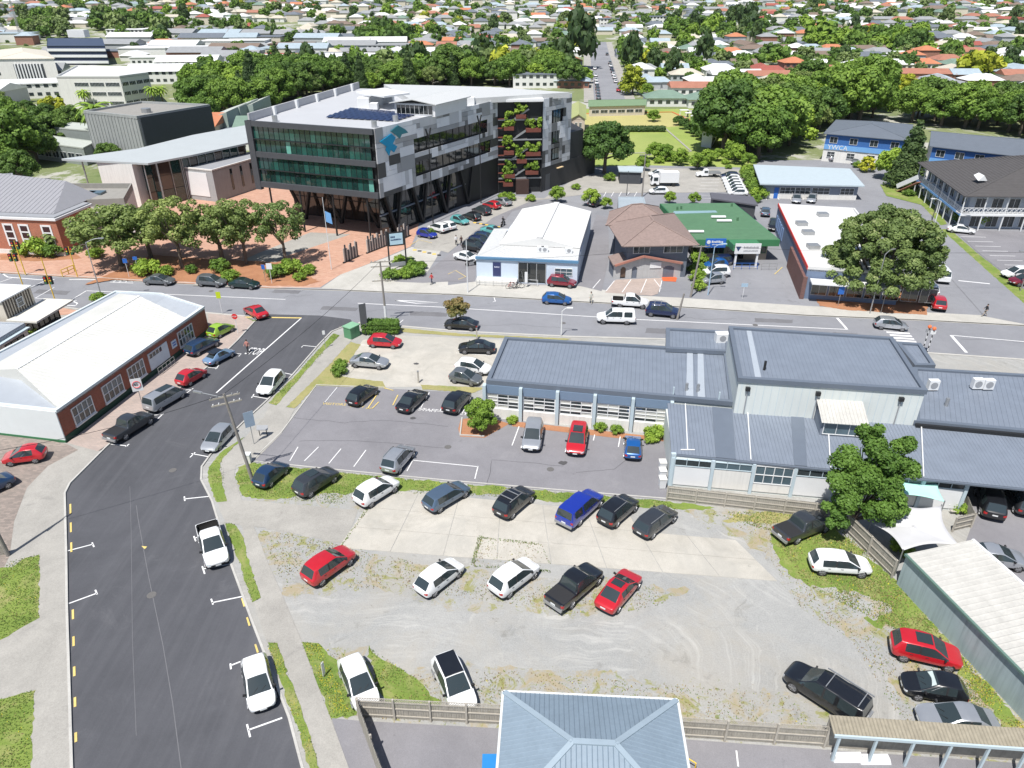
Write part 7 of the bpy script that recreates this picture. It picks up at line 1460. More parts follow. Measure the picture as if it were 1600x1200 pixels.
sign('blue parking sign on the plaza kerb, left of a pair', 202, 433, 2.9, .6, .7, .2, BLUE, pole=WHITE); sign('blue parking sign on the plaza kerb, right of a pair', 218, 431, 3.0, .6, .5, .2, BLUE, pole=WHITE); sign('white bus stop sign at the right end of the plaza kerb', 425, 443, 3.1, .8, .9, 0, WHITE, pole=WHITE); sign('blue sign beside the bus stop sign', 415, 440, 2.6, .5, .7, 0, BLUE)
t = thing('notice_board', 'small dark slanted notice board on two legs in the grass', 'sign', G3(412, 681, ZL)); X, Yc = G(412, 681, ZL)
for a in (-.35, .35): MB().beam((X + a, Yc, ZL), (X + a, Yc, .9), .06).build('leg', BLACK, t)
MB().hexa([(X - .55, Yc - .1, .8), (X + .55, Yc - .1, .8), (X + .55, Yc + .15, 1.15), (X - .55, Yc + .15, 1.15), (X - .55, Yc - .1, .88), (X + .55, Yc - .1, .88), (X + .55, Yc + .15, 1.25), (X - .55, Yc + .15, 1.25)]).build('board', GREY, t)
sign('thin white post sign standing in flowering grass by the footpath', 506, 1057, 1.3, .25, 1.1, 1.2, OFFW)
# tall office sign
X, Yc = G(619, 424, ZL); t = thing('office_sign', 'black framed sign with pale blue panel in the driveway garden', 'sign', (X, Yc, ZL)); F = FR((X - .9, Yc), (X + .9 + .6, Yc + .9))
for s in (0, F.L): MB().beam(F.p(s, 0, ZL), F.p(s, 0, 6.3), .2).build('sign_post', BLACK, t)
m = MB(); F.box(m, .1, F.L - .1, -.08, .06, 4.0, 6.1); m.build('frame', BLACK, t); m = MB(); F.box(m, .3, F.L - .3, .06, .09, 4.2, 5.9); m.build('sign_panel', M('pale_sign_panel', (.45, .62, .72), .4), t); marks(F, t, .45, 1.1, 5.25, .26, M('sign_navy', None), .1); marks(F, t, .45, F.L - .5, 4.85, .22, M('sign_navy', None), .1)
m = MB(); F.box(m, .1, F.L - .1, -.05, .05, .8, 1.4); m.build('lower_panel', GREY, t)
t = thing('pylon_sign', 'tall dark grey pylon sign beside the corner hedge', 'sign', G3(572, 524, ZL)); X, Yc = G(572, 524, ZL); MB().hexa([(X - .5, Yc - .1, 1.7), (X + .3, Yc - .1, 1.5), (X + .3, Yc + .1, 1.5), (X - .5, Yc + .1, 1.7), (X - .5, Yc - .1, 4.2), (X + .3, Yc - .1, 4.4), (X + .3, Yc + .1, 4.4), (X - .5, Yc + .1, 4.2)]).build('sign_panel', DGREY, t); MB().beam((X, Yc, ZL), (X, Yc, 2), .15).build('sign_post', BLACK, t)
# green transformer cabinet, meter boxes, letter box
t = thing('electrical_cabinet', 'green electrical cabinet on the corner beside the hedge', 'cabinet', G3(557, 528, ZL)); F = FR(G(549, 531, ZL), G(563, 524, ZL)); GC = M('green_cabinet', (.10, .26, .14), .5)
m = MB(); F.box(m, 0, F.L, -1.2, 0, ZL, 1.55); m.build('cabinet', GC, t); m = MB(); F.box(m, -.08, F.L + .08, -1.3, .08, 1.55, 1.66); m.build('lid', M('light_green_lid', (.22, .42, .27), .5), t)
for k in (0, 1): m = MB(); F.box(m, .06 + k * F.L / 2, F.L / 2 - .04 + k * F.L / 2, 0, .03, ZL + .1, 1.5); m.build('door', GC, t)
t = thing('meter_cabinet', 'pale grey meter cabinet beside the utility pole', 'cabinet', G3(388, 723, ZL)); X, Yc = G(388, 722, ZL); MB().box(X - .3, X + .3, Yc - .25, Yc + .25, ZL, 1.0).build('cabinet', OFFW, t); MB().box(X - .33, X + .33, Yc - .28, Yc + .28, 1.0, 1.06).build('lid', WHITE, t)
t = thing('brick_letterbox', 'small red brick letterbox with white cap by the corner hedge', 'letterbox', G3(617, 512, ZL)); X, Yc = G(617, 512, ZL); MB().box(X - .4, X + .4, Yc - .35, Yc + .35, ZL, 1.1).build('brick_base', BRICK, t); MB().box(X - .5, X + .5, Yc - .45, Yc + .45, 1.1, 1.25).build('cap', WHITE, t)
for px, py, lb in ((654, 598, 'thin timber post between the two parking slabs'), (745, 530, 'short grey post by the black sedan near the street')):
 t = thing('marker_post', lb, 'post', G3(px, py, ZL)); X, Yc = G(px, py, ZL); MB().beam((X, Yc, ZL), (X, Yc, 1.5), .16).build('post', POST, t); MB().beam((X, Yc, 1.5), (X, Yc, 1.58), .2).build('cap', STEEL, t)
t = thing('wheelie_bins', 'row of white bins against the end pier of the hall', 'bin', G3(1036, 745, ZL)) if 0 else None
for i in range(3): X, Yc = G(1034, 735 + i * 13, ZL); t = thing('wheelie_bin', ('white bin against the hall pier, farthest from the camera', 'middle white bin against the hall pier', 'white bin against the hall pier, nearest the fence')[i], 'bin', (X, Yc, ZL), 'white bins at the hall corner'); MB().hexa([(X - .25, Yc - .3, ZL + .05), (X + .25, Yc - .3, ZL + .05), (X + .25, Yc + .25, ZL + .05), (X - .25, Yc + .25, ZL + .05), (X - .3, Yc - .35, 1.1), (X + .3, Yc - .35, 1.1), (X + .3, Yc + .3, 1.1), (X - .3, Yc + .3, 1.1)]).build('bin_body', WHITE, t); MB().box(X - .32, X + .32, Yc - .38, Yc + .34, 1.1, 1.17).build('lid', OFFW, t)
t = thing('blue_bin', 'bright blue bin beside the hip roofed building, cut off at the bottom', 'bin', G3(767, 1195, 1.3)); X, Yc = G(767, 1195, 1.3); t.location.z = 0; MB().hexa([(X - .38, Yc - .7, .15), (X + .38, Yc - .7, .15), (X + .38, Yc + .5, .15), (X - .38, Yc + .5, .15), (X - .45, Yc - .8, 1.25), (X + .45, Yc - .8, 1.25), (X + .45, Yc + .6, 1.25), (X - .45, Yc + .6, 1.25)]).build('bin_body', PM['lightblue'], t); MB().box(X - .48, X + .48, Yc - .82, Yc + .62, 1.25, 1.33).build('lid', M('bright_blue_lid', (.03, .22, .55), .4), t)
t = thing('hoop_barrier', 'yellow hoop barrier beside the hip roofed building', 'barrier', G3(1078, 1200, ZL)); a, b = Vector(G3(1068, 1200, ZL)), Vector(G3(1084, 1210, ZL)); MB().beam(a, a + Vector((0, 0, 1)), .07, sides=8).beam(a + Vector((0, 0, 1)), b + Vector((0, 0, 1)), .07, sides=8).beam(b, b + Vector((0, 0, 1)), .07, sides=8).build('hoop', YEL, t)
# zebra crossing beacons
for i, (px, py) in enumerate(((1441, 549), (1448, 552))):
 X, Yc = G(px, py, ZL); t = thing('crossing_beacon', ('banded crossing beacon on the kerb, left of the pair', 'banded crossing beacon on the kerb, right of the pair')[i], 'beacon', (X, Yc, ZL), 'crossing beacons')
 for k in range(9): MB().beam((X + .05 * k * .1, Yc, ZL + k * .34), (X, Yc, ZL + (k + 1) * .34), .12, sides=8).build('pole_band', (BLACK, WHITE)[k % 2], t)
 MB().ball((X, Yc, ZL + 3.2), .22, seg=10, rings=8).build('beacon_globe', M('orange_globe', (.8, .18, .06), .5), t); MB().box(X - .3, X + .3, Yc - .05, Yc + .05, ZL + 2.5, ZL + 2.9).build('sign_plate', (GREY, WHITE)[i], t)
for px, py, h, lb in ((88, 475, 6.6, 'tall yellow traffic signal mast with two black heads on the island'), (38, 452, 5.4, 'yellow traffic signal at the leftmost corner'), (121, 432, 4.6, 'yellow traffic signal beside the yellow barrier'), (40, 429, 5.2, 'yellow traffic signal behind the plaza kerb at the left')):
 X, Yc = G(px, py, ZL); t = thing('traffic_signal', lb, 'traffic signal', (X, Yc, ZL), 'traffic signals'); MB().beam((X, Yc, ZL), (X, Yc, ZL + h), .16, taper=.8, sides=8).build('signal_pole', YEL, t)
 for s in (-.35, .35):
  z = ZL + (h - .7 if h < 6 else 3.4); hd = MB().box(X + s - .2, X + s + .2, Yc - .2, Yc + .1, z - .5, z + .6).build('signal_head', BLACK, t)
  for k, mt_ in enumerate((RED, YEL, GRF)): MB().beam((X + s, Yc - .22, z - .3 + (2 - k) * .35), (X + s, Yc - .19, z - .3 + (2 - k) * .35), .24, sides=10).build('signal_lens', mt_, hd)
t = thing('yellow_barrier', 'yellow pedestrian barrier at the plaza corner', 'barrier', G3(108, 432, ZL)); F = FR(G(98, 432, ZL), G(117, 424, ZL)); m = MB()
for z in (.5, 1.0): m.beam(F.p(0, 0, ZL + z), F.p(F.L, 0, ZL + z), .09)
for s in (0, .5, 1): m.beam(F.p(F.L * s, 0, ZL), F.p(F.L * s, 0, ZL + 1.0), .09)
m.build('barrier_frame', YEL, t)
# carved post fences on the plaza
def pole_fence(label, a, b, n, n0=0):
 F = FR(a, b); t = thing('carved_post_screen', label, 'sculpture', (*a, ZL), 'carved post screens')
 m = MB(); F.box(m, -.2, F.L + .2, -.15, .15, ZL, ZL + .18); m.build('base_rail', BLACK, t)
 for k in range(n):
  s = F.L * (k + .5) / n; h = 2.4 + .5 * math.sin(k * 1.7); m = MB(); F.box(m, s - .11, s + .11, -.08, .08, ZL, h); m.build('carved_post', (M('silvered_post', (.5, .46, .42), .7), DGREY)[k % 2], t)
pole_fence('short row of carved posts on the plaza nearer the street', G(538, 411, ZL), G(560, 401, ZL), 10); pole_fence('long row of carved posts on the plaza before the office columns', G(574, 396, ZL), G(612, 381, ZL), 20)
pole_fence('row of carved posts beside the office driveway', G(622, 377, ZL), G(640, 369, ZL), 8)
for i, px in enumerate((637, 648, 659, 670, 681, 692)): 
 X, Yc = G(648 + i * 7.6, 391 + i * 1.6, ZL); MB().box(X - .3, X + .3, Yc - .18, Yc + .18, ZL, ZL + .09).build('speed_hump_block', (YEL, BLACK)[i % 2]).__setitem__('kind', 'structure')
for i in range(9): X, Yc = G(742 + i * 4.6, 348.5 + i * .8, ZL); MB().box(X - .3, X + .3, Yc - .2, Yc + .2, ZL, ZL + .09).build('speed_hump_block', (YEL, BLACK)[i % 2]).__setitem__('kind', 'structure')
# shed with blue roof, garden shed
block('garden_shed', 'small dark ribbed shed with pale roof at the edge of the overflow lot', 'shed', 2.7, [(969, 268), (1002, 269), (1003, 262), (967, 261)], M('dark_shed_wall', (.06, .065, .075), .7), M('pale_blue_roof', None), 'slab', over=.3)
block('low_outbuilding', 'low grey roofed outbuilding between the warehouse and the brown house', 'shed', 3.0, [(966, 330), (1012, 330), (1006, 308), (966, 308)], BGW, M('grey_blue_flat', (.33, .38, .42), .6), 'flat', par=.1)
t, Q = block('open_car_shelter', 'dark flat car shelter behind the green roof', 'carport', 3.0, [(1114, 311), (1181, 321), (1174, 309), (1112, 303)], DGREY, M('dark_flat_roof', (.11, .11, .13), .7), 'slab', over=.3)
block('white_pavilion', 'white walled pavilion with pale green roof beside the bowling greens', 'pavilion', 4, [(1098, 205), (1114, 207), (1126, 188), (1105, 184)], WHITE, M('pale_green_roof', (.32, .48, .42), .6), 'gable', 1.5)
block('bowls_clubhouse', 'long low cream clubhouse with green fascia behind the bowling green', 'clubhouse', 3.2, [(921, 166), (1008, 164), (1008, 158), (921, 159)], M('cream_board_wall', None), M('moss_green_roof', (.16, .24, .14), .8), 'gable', 1.2, win=((0, [(1, 2)], 6, 2),))
block('two_storey_clubhouse', 'two storey clubhouse with olive roof right of the office block', 'clubhouse', 6.0, [(894, 185), (914, 186), (914, 165), (892, 165)], M('pink_cream_wall', (.5, .42, .36), .8), M('olive_roof', (.33, .36, .16), .8), 'gable', 1.2, win=((0, [(1, 2.2), (3.8, 5)], 2, 2),))
for i in range(4):
 X, Yc = G(1068 + i * 8.5, 183 + i * 4.6); t = thing('bowls_shelter', ('white bowls shelter nearest the clubhouse', 'second bowls shelter down the edge of the green', 'third bowls shelter down the edge of the green', 'bowls shelter nearest the white pavilion')[i], 'shelter', (X, Yc, 0), 'bowls shelters'); MB().box(X - 1.4, X + 1.4, Yc - .8, Yc + .8, 2.1, 2.25).build('roof', WHITE, t); MB().box(X + 1.2, X + 1.35, Yc - .75, Yc + .75, 0, 2.1).build('back_wall', DGREY, t)
 for a in (-.7, .7): MB().box(X - 1.3, X - 1.2, Yc + a - .05, Yc + a + .05, 0, 2.1).build('post', WHITE, t)
# overhead wires
def wire(label, a, b, sag=.6):
 a, b = Vector(a), Vector(b); P = [a.lerp(b, i / 16) - Vector((0, 0, sag * 4 * (i / 16) * (1 - i / 16))) for i in range(17)]; m = MB()
 for p, q in zip(P[:-1], P[1:]): m.beam(p, q, .026)
 o = m.build('overhead_wire', BLACK); tag(o, label, 'wire', 'overhead wires')
wire('thin overhead wire from the leaning pole towards the white based pole', tp1, tp2); wire('thin overhead wire from the white based pole to the clinic pole', tp2, tp3); wire('thin overhead wire over the side road to the left edge pole', tp1, tp4); wire('thin overhead wire from the clinic pole towards the right edge', tp3, (95, 95, 7), 1)

# ------------------------------------------------------------------ plants
LEAF = dict(plaza=leafmat('grey_green_leaves', (.10, .15, .05), (.30, .37, .13)), deep=leafmat('deep_green_leaves', (0.040, 0.086, 0.023), (0.156, 0.254, 0.060)), mid=leafmat('mid_green_leaves', (0.057, 0.121, 0.023), (0.217, 0.339, 0.066)), bright=leafmat('bright_green_leaves', (0.098, 0.184, 0.023), (0.327, 0.461, 0.078)), olive=leafmat('olive_leaves', (0.081, 0.121, 0.046), (0.266, 0.339, 0.127)),
   yellow=leafmat('yellow_green_leaves', (0.207, 0.253, 0.023), (0.559, 0.559, 0.066)), bronze=leafmat('bronze_leaves', (0.103, 0.149, 0.046), (0.376, 0.242, 0.127)), dark=leafmat('conifer_leaves', (0.032, 0.067, 0.028), (0.114, 0.169, 0.060)), poh=leafmat('broad_olive_leaves', (0.052, 0.092, 0.034), (0.211, 0.285, 0.103), (.36, .37, .19)))
def crown_mesh(name, blobs, n, size, mat, seed=0, core=.72, flat=.0, tri=False):
 """leaf-sized faces scattered through lumps; blobs = (x, y, z, r, squash)"""
 rs = np.random.RandomState(seed); B = np.array([(b[0], b[1], b[2], b[3], b[4] if len(b) > 4 else 1) for b in blobs], float); wt = B[:, 3] ** 2; wt /= wt.sum(); idx = rs.choice(len(B), n, p=wt); b = B[idx]
 v = rs.normal(size=(n, 3)); v[:, 2] = np.where(v[:, 2] < -.25, -v[:, 2] * rs.choice([1, -1], n, p=[.55, .45]), v[:, 2]); v /= np.linalg.norm(v, axis=1)[:, None]; r = b[:, 3] * (.72 + .36 * rs.rand(n) ** .8)
 c = b[:, :3] + v * r[:, None] * np.stack([np.ones(n), np.ones(n), b[:, 4]], 1); nn = v + rs.normal(size=(n, 3)) * .55 + np.array([0, 0, .25]); nn /= np.linalg.norm(nn, axis=1)[:, None]
 a = np.cross(nn, rs.normal(size=(n, 3))); a /= np.linalg.norm(a, axis=1)[:, None] + 1e-9; d = np.cross(nn, a); s = size * (.6 + .8 * rs.rand(n))[:, None]
 P = np.empty((n, 4, 3)); P[:, 0] = c - a * s * .5 - d * s * .28; P[:, 1] = c + a * s * .5 - d * s * .35; P[:, 2] = c + a * s * .45 + d * s * .4; P[:, 3] = c - a * s * .4 + d * s * .32
 if tri: P = P[:, :3]
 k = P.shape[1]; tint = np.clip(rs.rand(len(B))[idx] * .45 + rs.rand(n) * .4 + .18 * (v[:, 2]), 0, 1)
 V = P.reshape(-1, 3); F_ = np.arange(n * k); m = MB()
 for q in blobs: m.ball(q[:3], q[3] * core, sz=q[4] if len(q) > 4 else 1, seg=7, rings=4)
 cv = np.array(m.v); nv0 = len(V); allv = np.vstack([V, cv]); me = bpy.data.meshes.new(name); fl = [f for f in m.f]
 li = list(F_) + [nv0 + i for f in fl for i in f]; sizes = [k] * n + [len(f) for f in fl]
 me.vertices.add(len(allv)); me.vertices.foreach_set('co', allv.astype(np.float32).ravel()); me.loops.add(len(li)); me.loops.foreach_set('vertex_index', np.array(li, dtype=np.int32)); me.polygons.add(len(sizes)); st = np.concatenate([[0], np.cumsum(sizes)[:-1]]).astype(np.int32); me.polygons.foreach_set('loop_start', st)
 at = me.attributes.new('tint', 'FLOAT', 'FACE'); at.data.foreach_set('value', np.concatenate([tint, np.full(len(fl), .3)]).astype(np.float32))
 me.materials.append(mat); me.update(calc_edges=True); me.validate(); return me
def dome(R0, H, n, r, seed, z0=0, jit=.35, hollow=.55):
 """lumps over a rounded crown of radius R0 whose top is H above z0"""
 rr = random.Random(seed); out = []
 for i in range(n):
  u = (i + .5) / n; th = i * 2.39996 + rr.uniform(-.3, .3); ph = math.asin(min(1, 1 - u * 1.15)) if u < .87 else rr.uniform(-.1, .2); q = rr.uniform(hollow, 1)
  out.append((math.cos(th) * math.cos(ph) * R0 * (q if u > .3 else 1), math.sin(th) * math.cos(ph) * R0 * (q if u > .3 else 1), z0 + max(0.0, math.sin(ph)) * H * (1 - jit * rr.random() * .4), r * rr.uniform(.7, 1.25), .8))
 return out
def trunk_mesh(name, h, r, tips, seed=0, forks=1):
 m = MB(); rr = random.Random(seed); b = Vector((0, 0, 0)); f = Vector((rr.uniform(-.1, .1) * h * .3, rr.uniform(-.1, .1) * h * .3, h)); m.beam(b, f, r * 2, taper=.75, sides=8)
 for t in tips:
  t = Vector(t[:3]); mid = f.lerp(t, .5) + Vector((rr.uniform(-.2, .2), rr.uniform(-.2, .2), -.15)) * (t - f).length * .3; m.beam(f + Vector((0, 0, -.2)), mid, r * 1.0, taper=.7, sides=6); m.beam(mid, t, r * .7, taper=.4, sides=5)
 return m.mesh(name, BARK)
def tree(label, x, y, crown, trunk, s=1.0, rz=0, group=None, z=0, name='tree', cat='tree', sz=None):
 t = thing(name, label, cat, (x, y, z), group, rz)
 c = bpy.data.objects.new('crown', crown); C.objects.link(c); c.parent = t; c.scale = (s, s, sz or s)
 if trunk: k = bpy.data.objects.new('trunk', trunk); C.objects.link(k); k.parent = t; k.scale = (s, s, sz or s)
 return t
for i, (c_, bl) in enumerate(CLIMB): o = bpy.data.objects.new('climbing_plant', crown_mesh('climbing_plant', bl, 520, .3, LEAF['bright'], i, .6)); C.objects.link(o); o.parent = ob; o.location = Vector(c_) - Vector(ob.location)
# the broad spreading tree
bl = dome(7.6, 7.8, 150, .95, 3, 4.2, hollow=.62); bl += [(math.cos(a) * 7.4, math.sin(a) * 7.0, 3.6 + R.uniform(-.6, 1.2), .95, .75) for a in [k * .3 for k in range(21)] if math.cos(a) < .55]
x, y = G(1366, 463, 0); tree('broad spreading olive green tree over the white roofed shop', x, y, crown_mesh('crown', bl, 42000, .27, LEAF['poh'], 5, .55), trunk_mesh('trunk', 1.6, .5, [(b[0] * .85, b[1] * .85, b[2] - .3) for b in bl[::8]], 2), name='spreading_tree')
# garden tree before the hall
bl = [(0, 0, 6.0, 1.2, 1), (-1.5, .2, 5.2, 1.2, 1), (1.1, -.3, 5.0, 1.1, 1), (2.3, .6, 5.6, .9, 1), (2.8, .2, 4.5, .9, .9), (-.4, -.8, 4.2, 1.5, 1), (-2.2, -.5, 4.0, 1.0, 1), (1.4, -1.2, 3.5, 1.2, 1), (-1.4, -1.4, 3.1, 1.2, 1), (.4, -1.6, 2.4, 1.2, .9), (-2.0, -1.6, 2.2, .8, .9), (1.9, -1.6, 2.3, .8, .9), (-.6, .6, 6.6, .8, 1), (.5, .5, 3.4, 1.4, 1), (2.0, .5, 3.2, 1.1, 1)]
bl = [(b[0] * 1.12 + R.uniform(-.75, .75) * k, b[1] + R.uniform(-.75, .75) * k, b[2] * 1.36 + R.uniform(-.75, .75) * k, b[3] * (.6 if k else .75), b[4]) for b in bl for k in (0, 1, 1, 1, 1)]
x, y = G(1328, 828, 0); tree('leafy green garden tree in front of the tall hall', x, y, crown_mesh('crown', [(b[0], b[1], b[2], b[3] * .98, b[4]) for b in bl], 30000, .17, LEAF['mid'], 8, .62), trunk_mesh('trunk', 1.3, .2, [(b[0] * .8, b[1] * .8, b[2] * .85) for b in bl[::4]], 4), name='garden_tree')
# street tree, feathery shrub
bl = dome(1.35, 1.5, 16, .5, 9, 2.3); x, y = G(714, 511, ZL); tree('small street tree with reddish top leaves beside the black sedan', x, y, crown_mesh('crown', bl, 4500, .15, LEAF['bronze'], 2, .5), trunk_mesh('trunk', 1.7, .09, [b[:3] for b in bl[::3]], 1), name='street_tree')
bl = dome(1.35, 1.9, 16, .55, 12, 1.2); x, y = G(752, 672, ZL); tree('feathery bright green shrub on the planting island by the classroom', x, y, crown_mesh('crown', bl, 6000, .14, LEAF['bright'], 6, .45), trunk_mesh('trunk', .7, .09, [b[:3] for b in bl[::2]], 5), name='feathery_shrub')
# stock crowns
STOCK = {}
def stock(key, blobs, n, size, mat, th, tr, seed, core=.7): STOCK[key] = (crown_mesh('crown', blobs, n, size, LEAF[mat], seed, core), trunk_mesh('trunk', th, tr, [b[:3] for b in blobs[::max(1, len(blobs) // 6)]], seed))
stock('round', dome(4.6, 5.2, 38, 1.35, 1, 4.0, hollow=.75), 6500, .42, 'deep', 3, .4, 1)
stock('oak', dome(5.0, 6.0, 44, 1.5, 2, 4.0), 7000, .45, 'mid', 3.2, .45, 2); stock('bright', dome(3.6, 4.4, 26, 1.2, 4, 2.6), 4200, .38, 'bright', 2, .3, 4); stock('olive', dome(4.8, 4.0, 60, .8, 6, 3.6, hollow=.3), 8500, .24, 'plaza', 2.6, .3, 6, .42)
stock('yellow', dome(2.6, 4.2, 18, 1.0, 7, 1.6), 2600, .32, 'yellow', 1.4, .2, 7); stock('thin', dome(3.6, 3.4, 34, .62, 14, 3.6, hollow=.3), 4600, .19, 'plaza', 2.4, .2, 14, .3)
con = [(R.uniform(-.5, .5) * (1 - k / 12), R.uniform(-.5, .5) * (1 - k / 12), 1.5 + k * 1.0, 2.6 * (1 - k / 12.5) + .3, .8) for k in range(12)]; con += [(math.cos(k * 2.4) * 2.1 * (1 - k / 22), math.sin(k * 2.4) * 2.1 * (1 - k / 22), 1.4 + k * .55, .95, .8) for k in range(18)]
stock('conifer', con, 6500, .36, 'dark', 2, .35, 8, .8); stock('columnar', [(0, 0, 1 + k * .9, .85 - .05 * k, 1.1) for k in range(9)], 2000, .3, 'dark', 1, .2, 9)
stock('cherry', dome(1.7, 2.0, 12, .8, 11, 1.7), 2200, .22, 'bright', 1.2, .1, 11); stock('bush', dome(1.0, .8, 9, .5, 13, .45), 900, .16, 'bright', .2, .05, 13); stock('darkbush', dome(1.0, .8, 9, .5, 16, .45), 900, .16, 'mid', .2, .05, 16)
def palm_mesh(name, n, L, mat, h):
 m = MB(); rr = random.Random(3)
 for i in range(n):
  a = i * 2.39996; el = .9 - 1.5 * (i / n); p = Vector((0, 0, h)); d = Vector((math.cos(a) * math.cos(el), math.sin(a) * math.cos(el), math.sin(el))); sd = Vector((-math.sin(a), math.cos(a), 0))
  for k in range(6):
   q = p + d * (L / 6); w0, w1 = .28 * math.sin(math.pi * (k + .4) / 6.4) + .04, .28 * math.sin(math.pi * (k + 1.4) / 6.4 if k < 5 else math.pi) + .02
   m.poly([p - sd * w0 - Vector((0, 0, .1)), p, q, q - sd * w1 - Vector((0, 0, .1))]).poly([p, p + sd * w0 - Vector((0, 0, .1)), q + sd * w1 - Vector((0, 0, .1)), q]); p = q; d = (d + Vector((0, 0, -.28))).normalized()
 me = m.mesh(name, mat); at = me.attributes.new('tint', 'FLOAT', 'FACE'); at.data.foreach_set('value', [rr.random() for _ in me.polygons]); return me
PALM = {}; tk = MB().beam((0, 0, 0), (0, 0, 5.2), .4, taper=.7, sides=8).mesh('trunk', BARK); PALM['tall'] = (palm_mesh('crown', 34, 2.6, LEAF['bright'], 5.1), tk); tk2 = MB().beam((0, 0, 0), (0, 0, 2.4), .25, taper=.8, sides=8).mesh('trunk', BARK); PALM['small'] = (palm_mesh('crown', 22, 1.1, LEAF['olive'], 2.4), tk2)
def put(kind, label, px, py, s=1.0, z=ZL, group=None, name=None, cat='tree', sz=None, rz=None):
 cm, tm = (STOCK.get(kind) or PALM.get(kind)); x, y = G(px, py, z) if z < 1 else GT(px, py); return tree(label, x, y, cm, tm, s, R.uniform(0, 6.28) if rz is None else rz, group, z if z < 1 else hill(x, y), name or {'conifer': 'conifer', 'columnar': 'conifer', 'tall': 'palm_tree', 'small': 'cabbage_tree', 'bush': 'shrub', 'darkbush': 'shrub'}.get(kind, 'tree'), cat, sz)
PT = 'trees on the brick plaza'
put('olive', 'largest plaza tree, beside the brick museum wall', 190, 415, 1.35, rz=.5, sz=1.15, group=PT); put('olive', 'broad olive plaza tree overlapping the large one from the right', 236, 402, 1.2, rz=2.9, sz=1.0, group=PT); put('thin', 'sparse pale plaza tree with several bare trunks', 285, 418, 1.5, group=PT); put('olive', 'plaza tree with tiered flat clumps before the glass theatre', 348, 408, 1.25, rz=4.2, sz=1.1, group=PT); put('thin', 'open plaza tree above the dark green sedan', 385, 412, 1.4, group=PT); put('thin', 'thin light leaved plaza tree nearest the flagpole', 447, 412, 1.35, group=PT)
put('round', 'large round dark green tree beside the bowling green', 944, 271, 1.18); put('conifer', 'tall dark conifer between the two hostel wings', 1412, 292, 1.25, sz=1.05); put('bright', 'light green tree left of the dark conifer', 1388, 280, .9); put('yellow', 'yellow-green shrub tree beside the hostel car park', 1354, 268, .7, sz=.55)
for i, (x, y, s) in enumerate(((870, 316, .8), (922, 322, .85), (946, 326, .55), (1046, 318, .6), (1085, 320, .6))): put('cherry', ('small round tree behind the warehouse ridge', 'taller small tree beyond the warehouse corner', 'little tree by the low outbuilding', 'little round tree left of the pair behind the green roof', 'little round tree right of the pair behind the green roof')[i], x, y, s, group='small round trees north of the warehouse')
for i, (x, y, s, k) in enumerate(((787, 311, .9, 'bush'), (797, 313, 1.0, 'bush'), (829, 314, .9, 'bush'), (1508, 349, 1.9, 'darkbush'), (1528, 352, 1.8, 'bush'), (1545, 344, 1.6, 'bush'), (1590, 350, 1.2, 'bush'), (1017, 690, .6, 'bush'), (1022, 684, .9, 'bush'), (937, 672, .55, 'bush'), (963, 676, .55, 'bush'), (800, 660, .5, 'bush'), (530, 584, .8, 'darkbush'), (534, 572, .6, 'bush'), (625, 413, 1.0, 'bush'), (640, 432, 1.1, 'bush'), (652, 430, 1.0, 'darkbush'), (628, 434, .9, 'bush'), (610, 436, 1.1, 'darkbush'), (643, 421, 1.0, 'bush'), (657, 420, .8, 'bush'),
        (1098, 400, 1.4, 'bush'), (1090, 412, 1.2, 'bush'), (1089, 426, 1.1, 'darkbush'), (1090, 438, 1.1, 'bush'), (1092, 452, .9, 'bush'), (1120, 398, 1.2, 'bush'), (60, 398, 2.0, 'bush'), (85, 400, 1.4, 'darkbush'), (10, 388, 1.8, 'bush'), (38, 396, 1.2, 'darkbush'), (232, 428, 1.6, 'bush'), (260, 430, 1.0, 'bush'), (300, 426, .8, 'darkbush'), (345, 424, 1.3, 'darkbush'), (360, 438, 1.1, 'bush'), (455, 425, 1.4, 'bush'), (432, 432, 1.2, 'darkbush'), (482, 428, 1.0, 'bush'), (468, 438, .8, 'bush'),
        (38, 535, 1.6, 'bush'), (155, 472, .9, 'bush'), (900, 296, .8, 'bush'), (953, 282, 1.1, 'bush'), (1340, 262, 1.0, 'darkbush'), (1180, 316, 1.0, 'bush'), (150, 402, 1.1, 'bush'), (1420, 306, .9, 'darkbush'), (1500, 800, .6, 'bush'), (1408, 862, .7, 'bush'), (672, 400 - 30, .9, 'darkbush'))):
 desc = ['beside the stair tower', 'beside the stair tower', 'beside the entrance porch', 'at the motel corner', 'before the motel', 'before the motel', 'at the motel path', 'at the hall corner', 'at the hall corner', 'below the classroom windows', 'below the classroom windows', 'near the planting island', 'at the upper slab corner', 'at the upper slab corner'] + ['in the driveway sign garden'] * 7 + ['beside the clinic cars'] * 6 + ['before the brick museum'] * 4 + ['in the plaza garden'] * 9 + ['outside the striped shop', 'behind the workshop', 'at the overflow lot', 'under the round tree', 'near the hostel', 'by the car shelter', 'at the museum corner', 'under the conifer', 'in the play yard', 'beside the shed end', 'under the office cladding']
 put(k, f'{"bright green" if k == "bush" else "darker green"} rounded shrub {desc[min(i, len(desc) - 1)]}, {ORD[i % 38]} of its planting', x, y, s, group='rounded shrubs ' + desc[min(i, len(desc) - 1)], cat='shrub')
for i, (x, y) in enumerate(((30, 392), (62, 394), (88, 398))): put('small', ('cabbage tree under the leftmost museum window', 'cabbage tree under the middle museum window', 'cabbage tree at the museum corner')[i], x, y, 1.3, group='cabbage trees', cat='tree')
put('small', 'spiky flax plant behind the black framed sign', 641, 414, .9, cat='shrub', name='flax_plant', sz=.45)
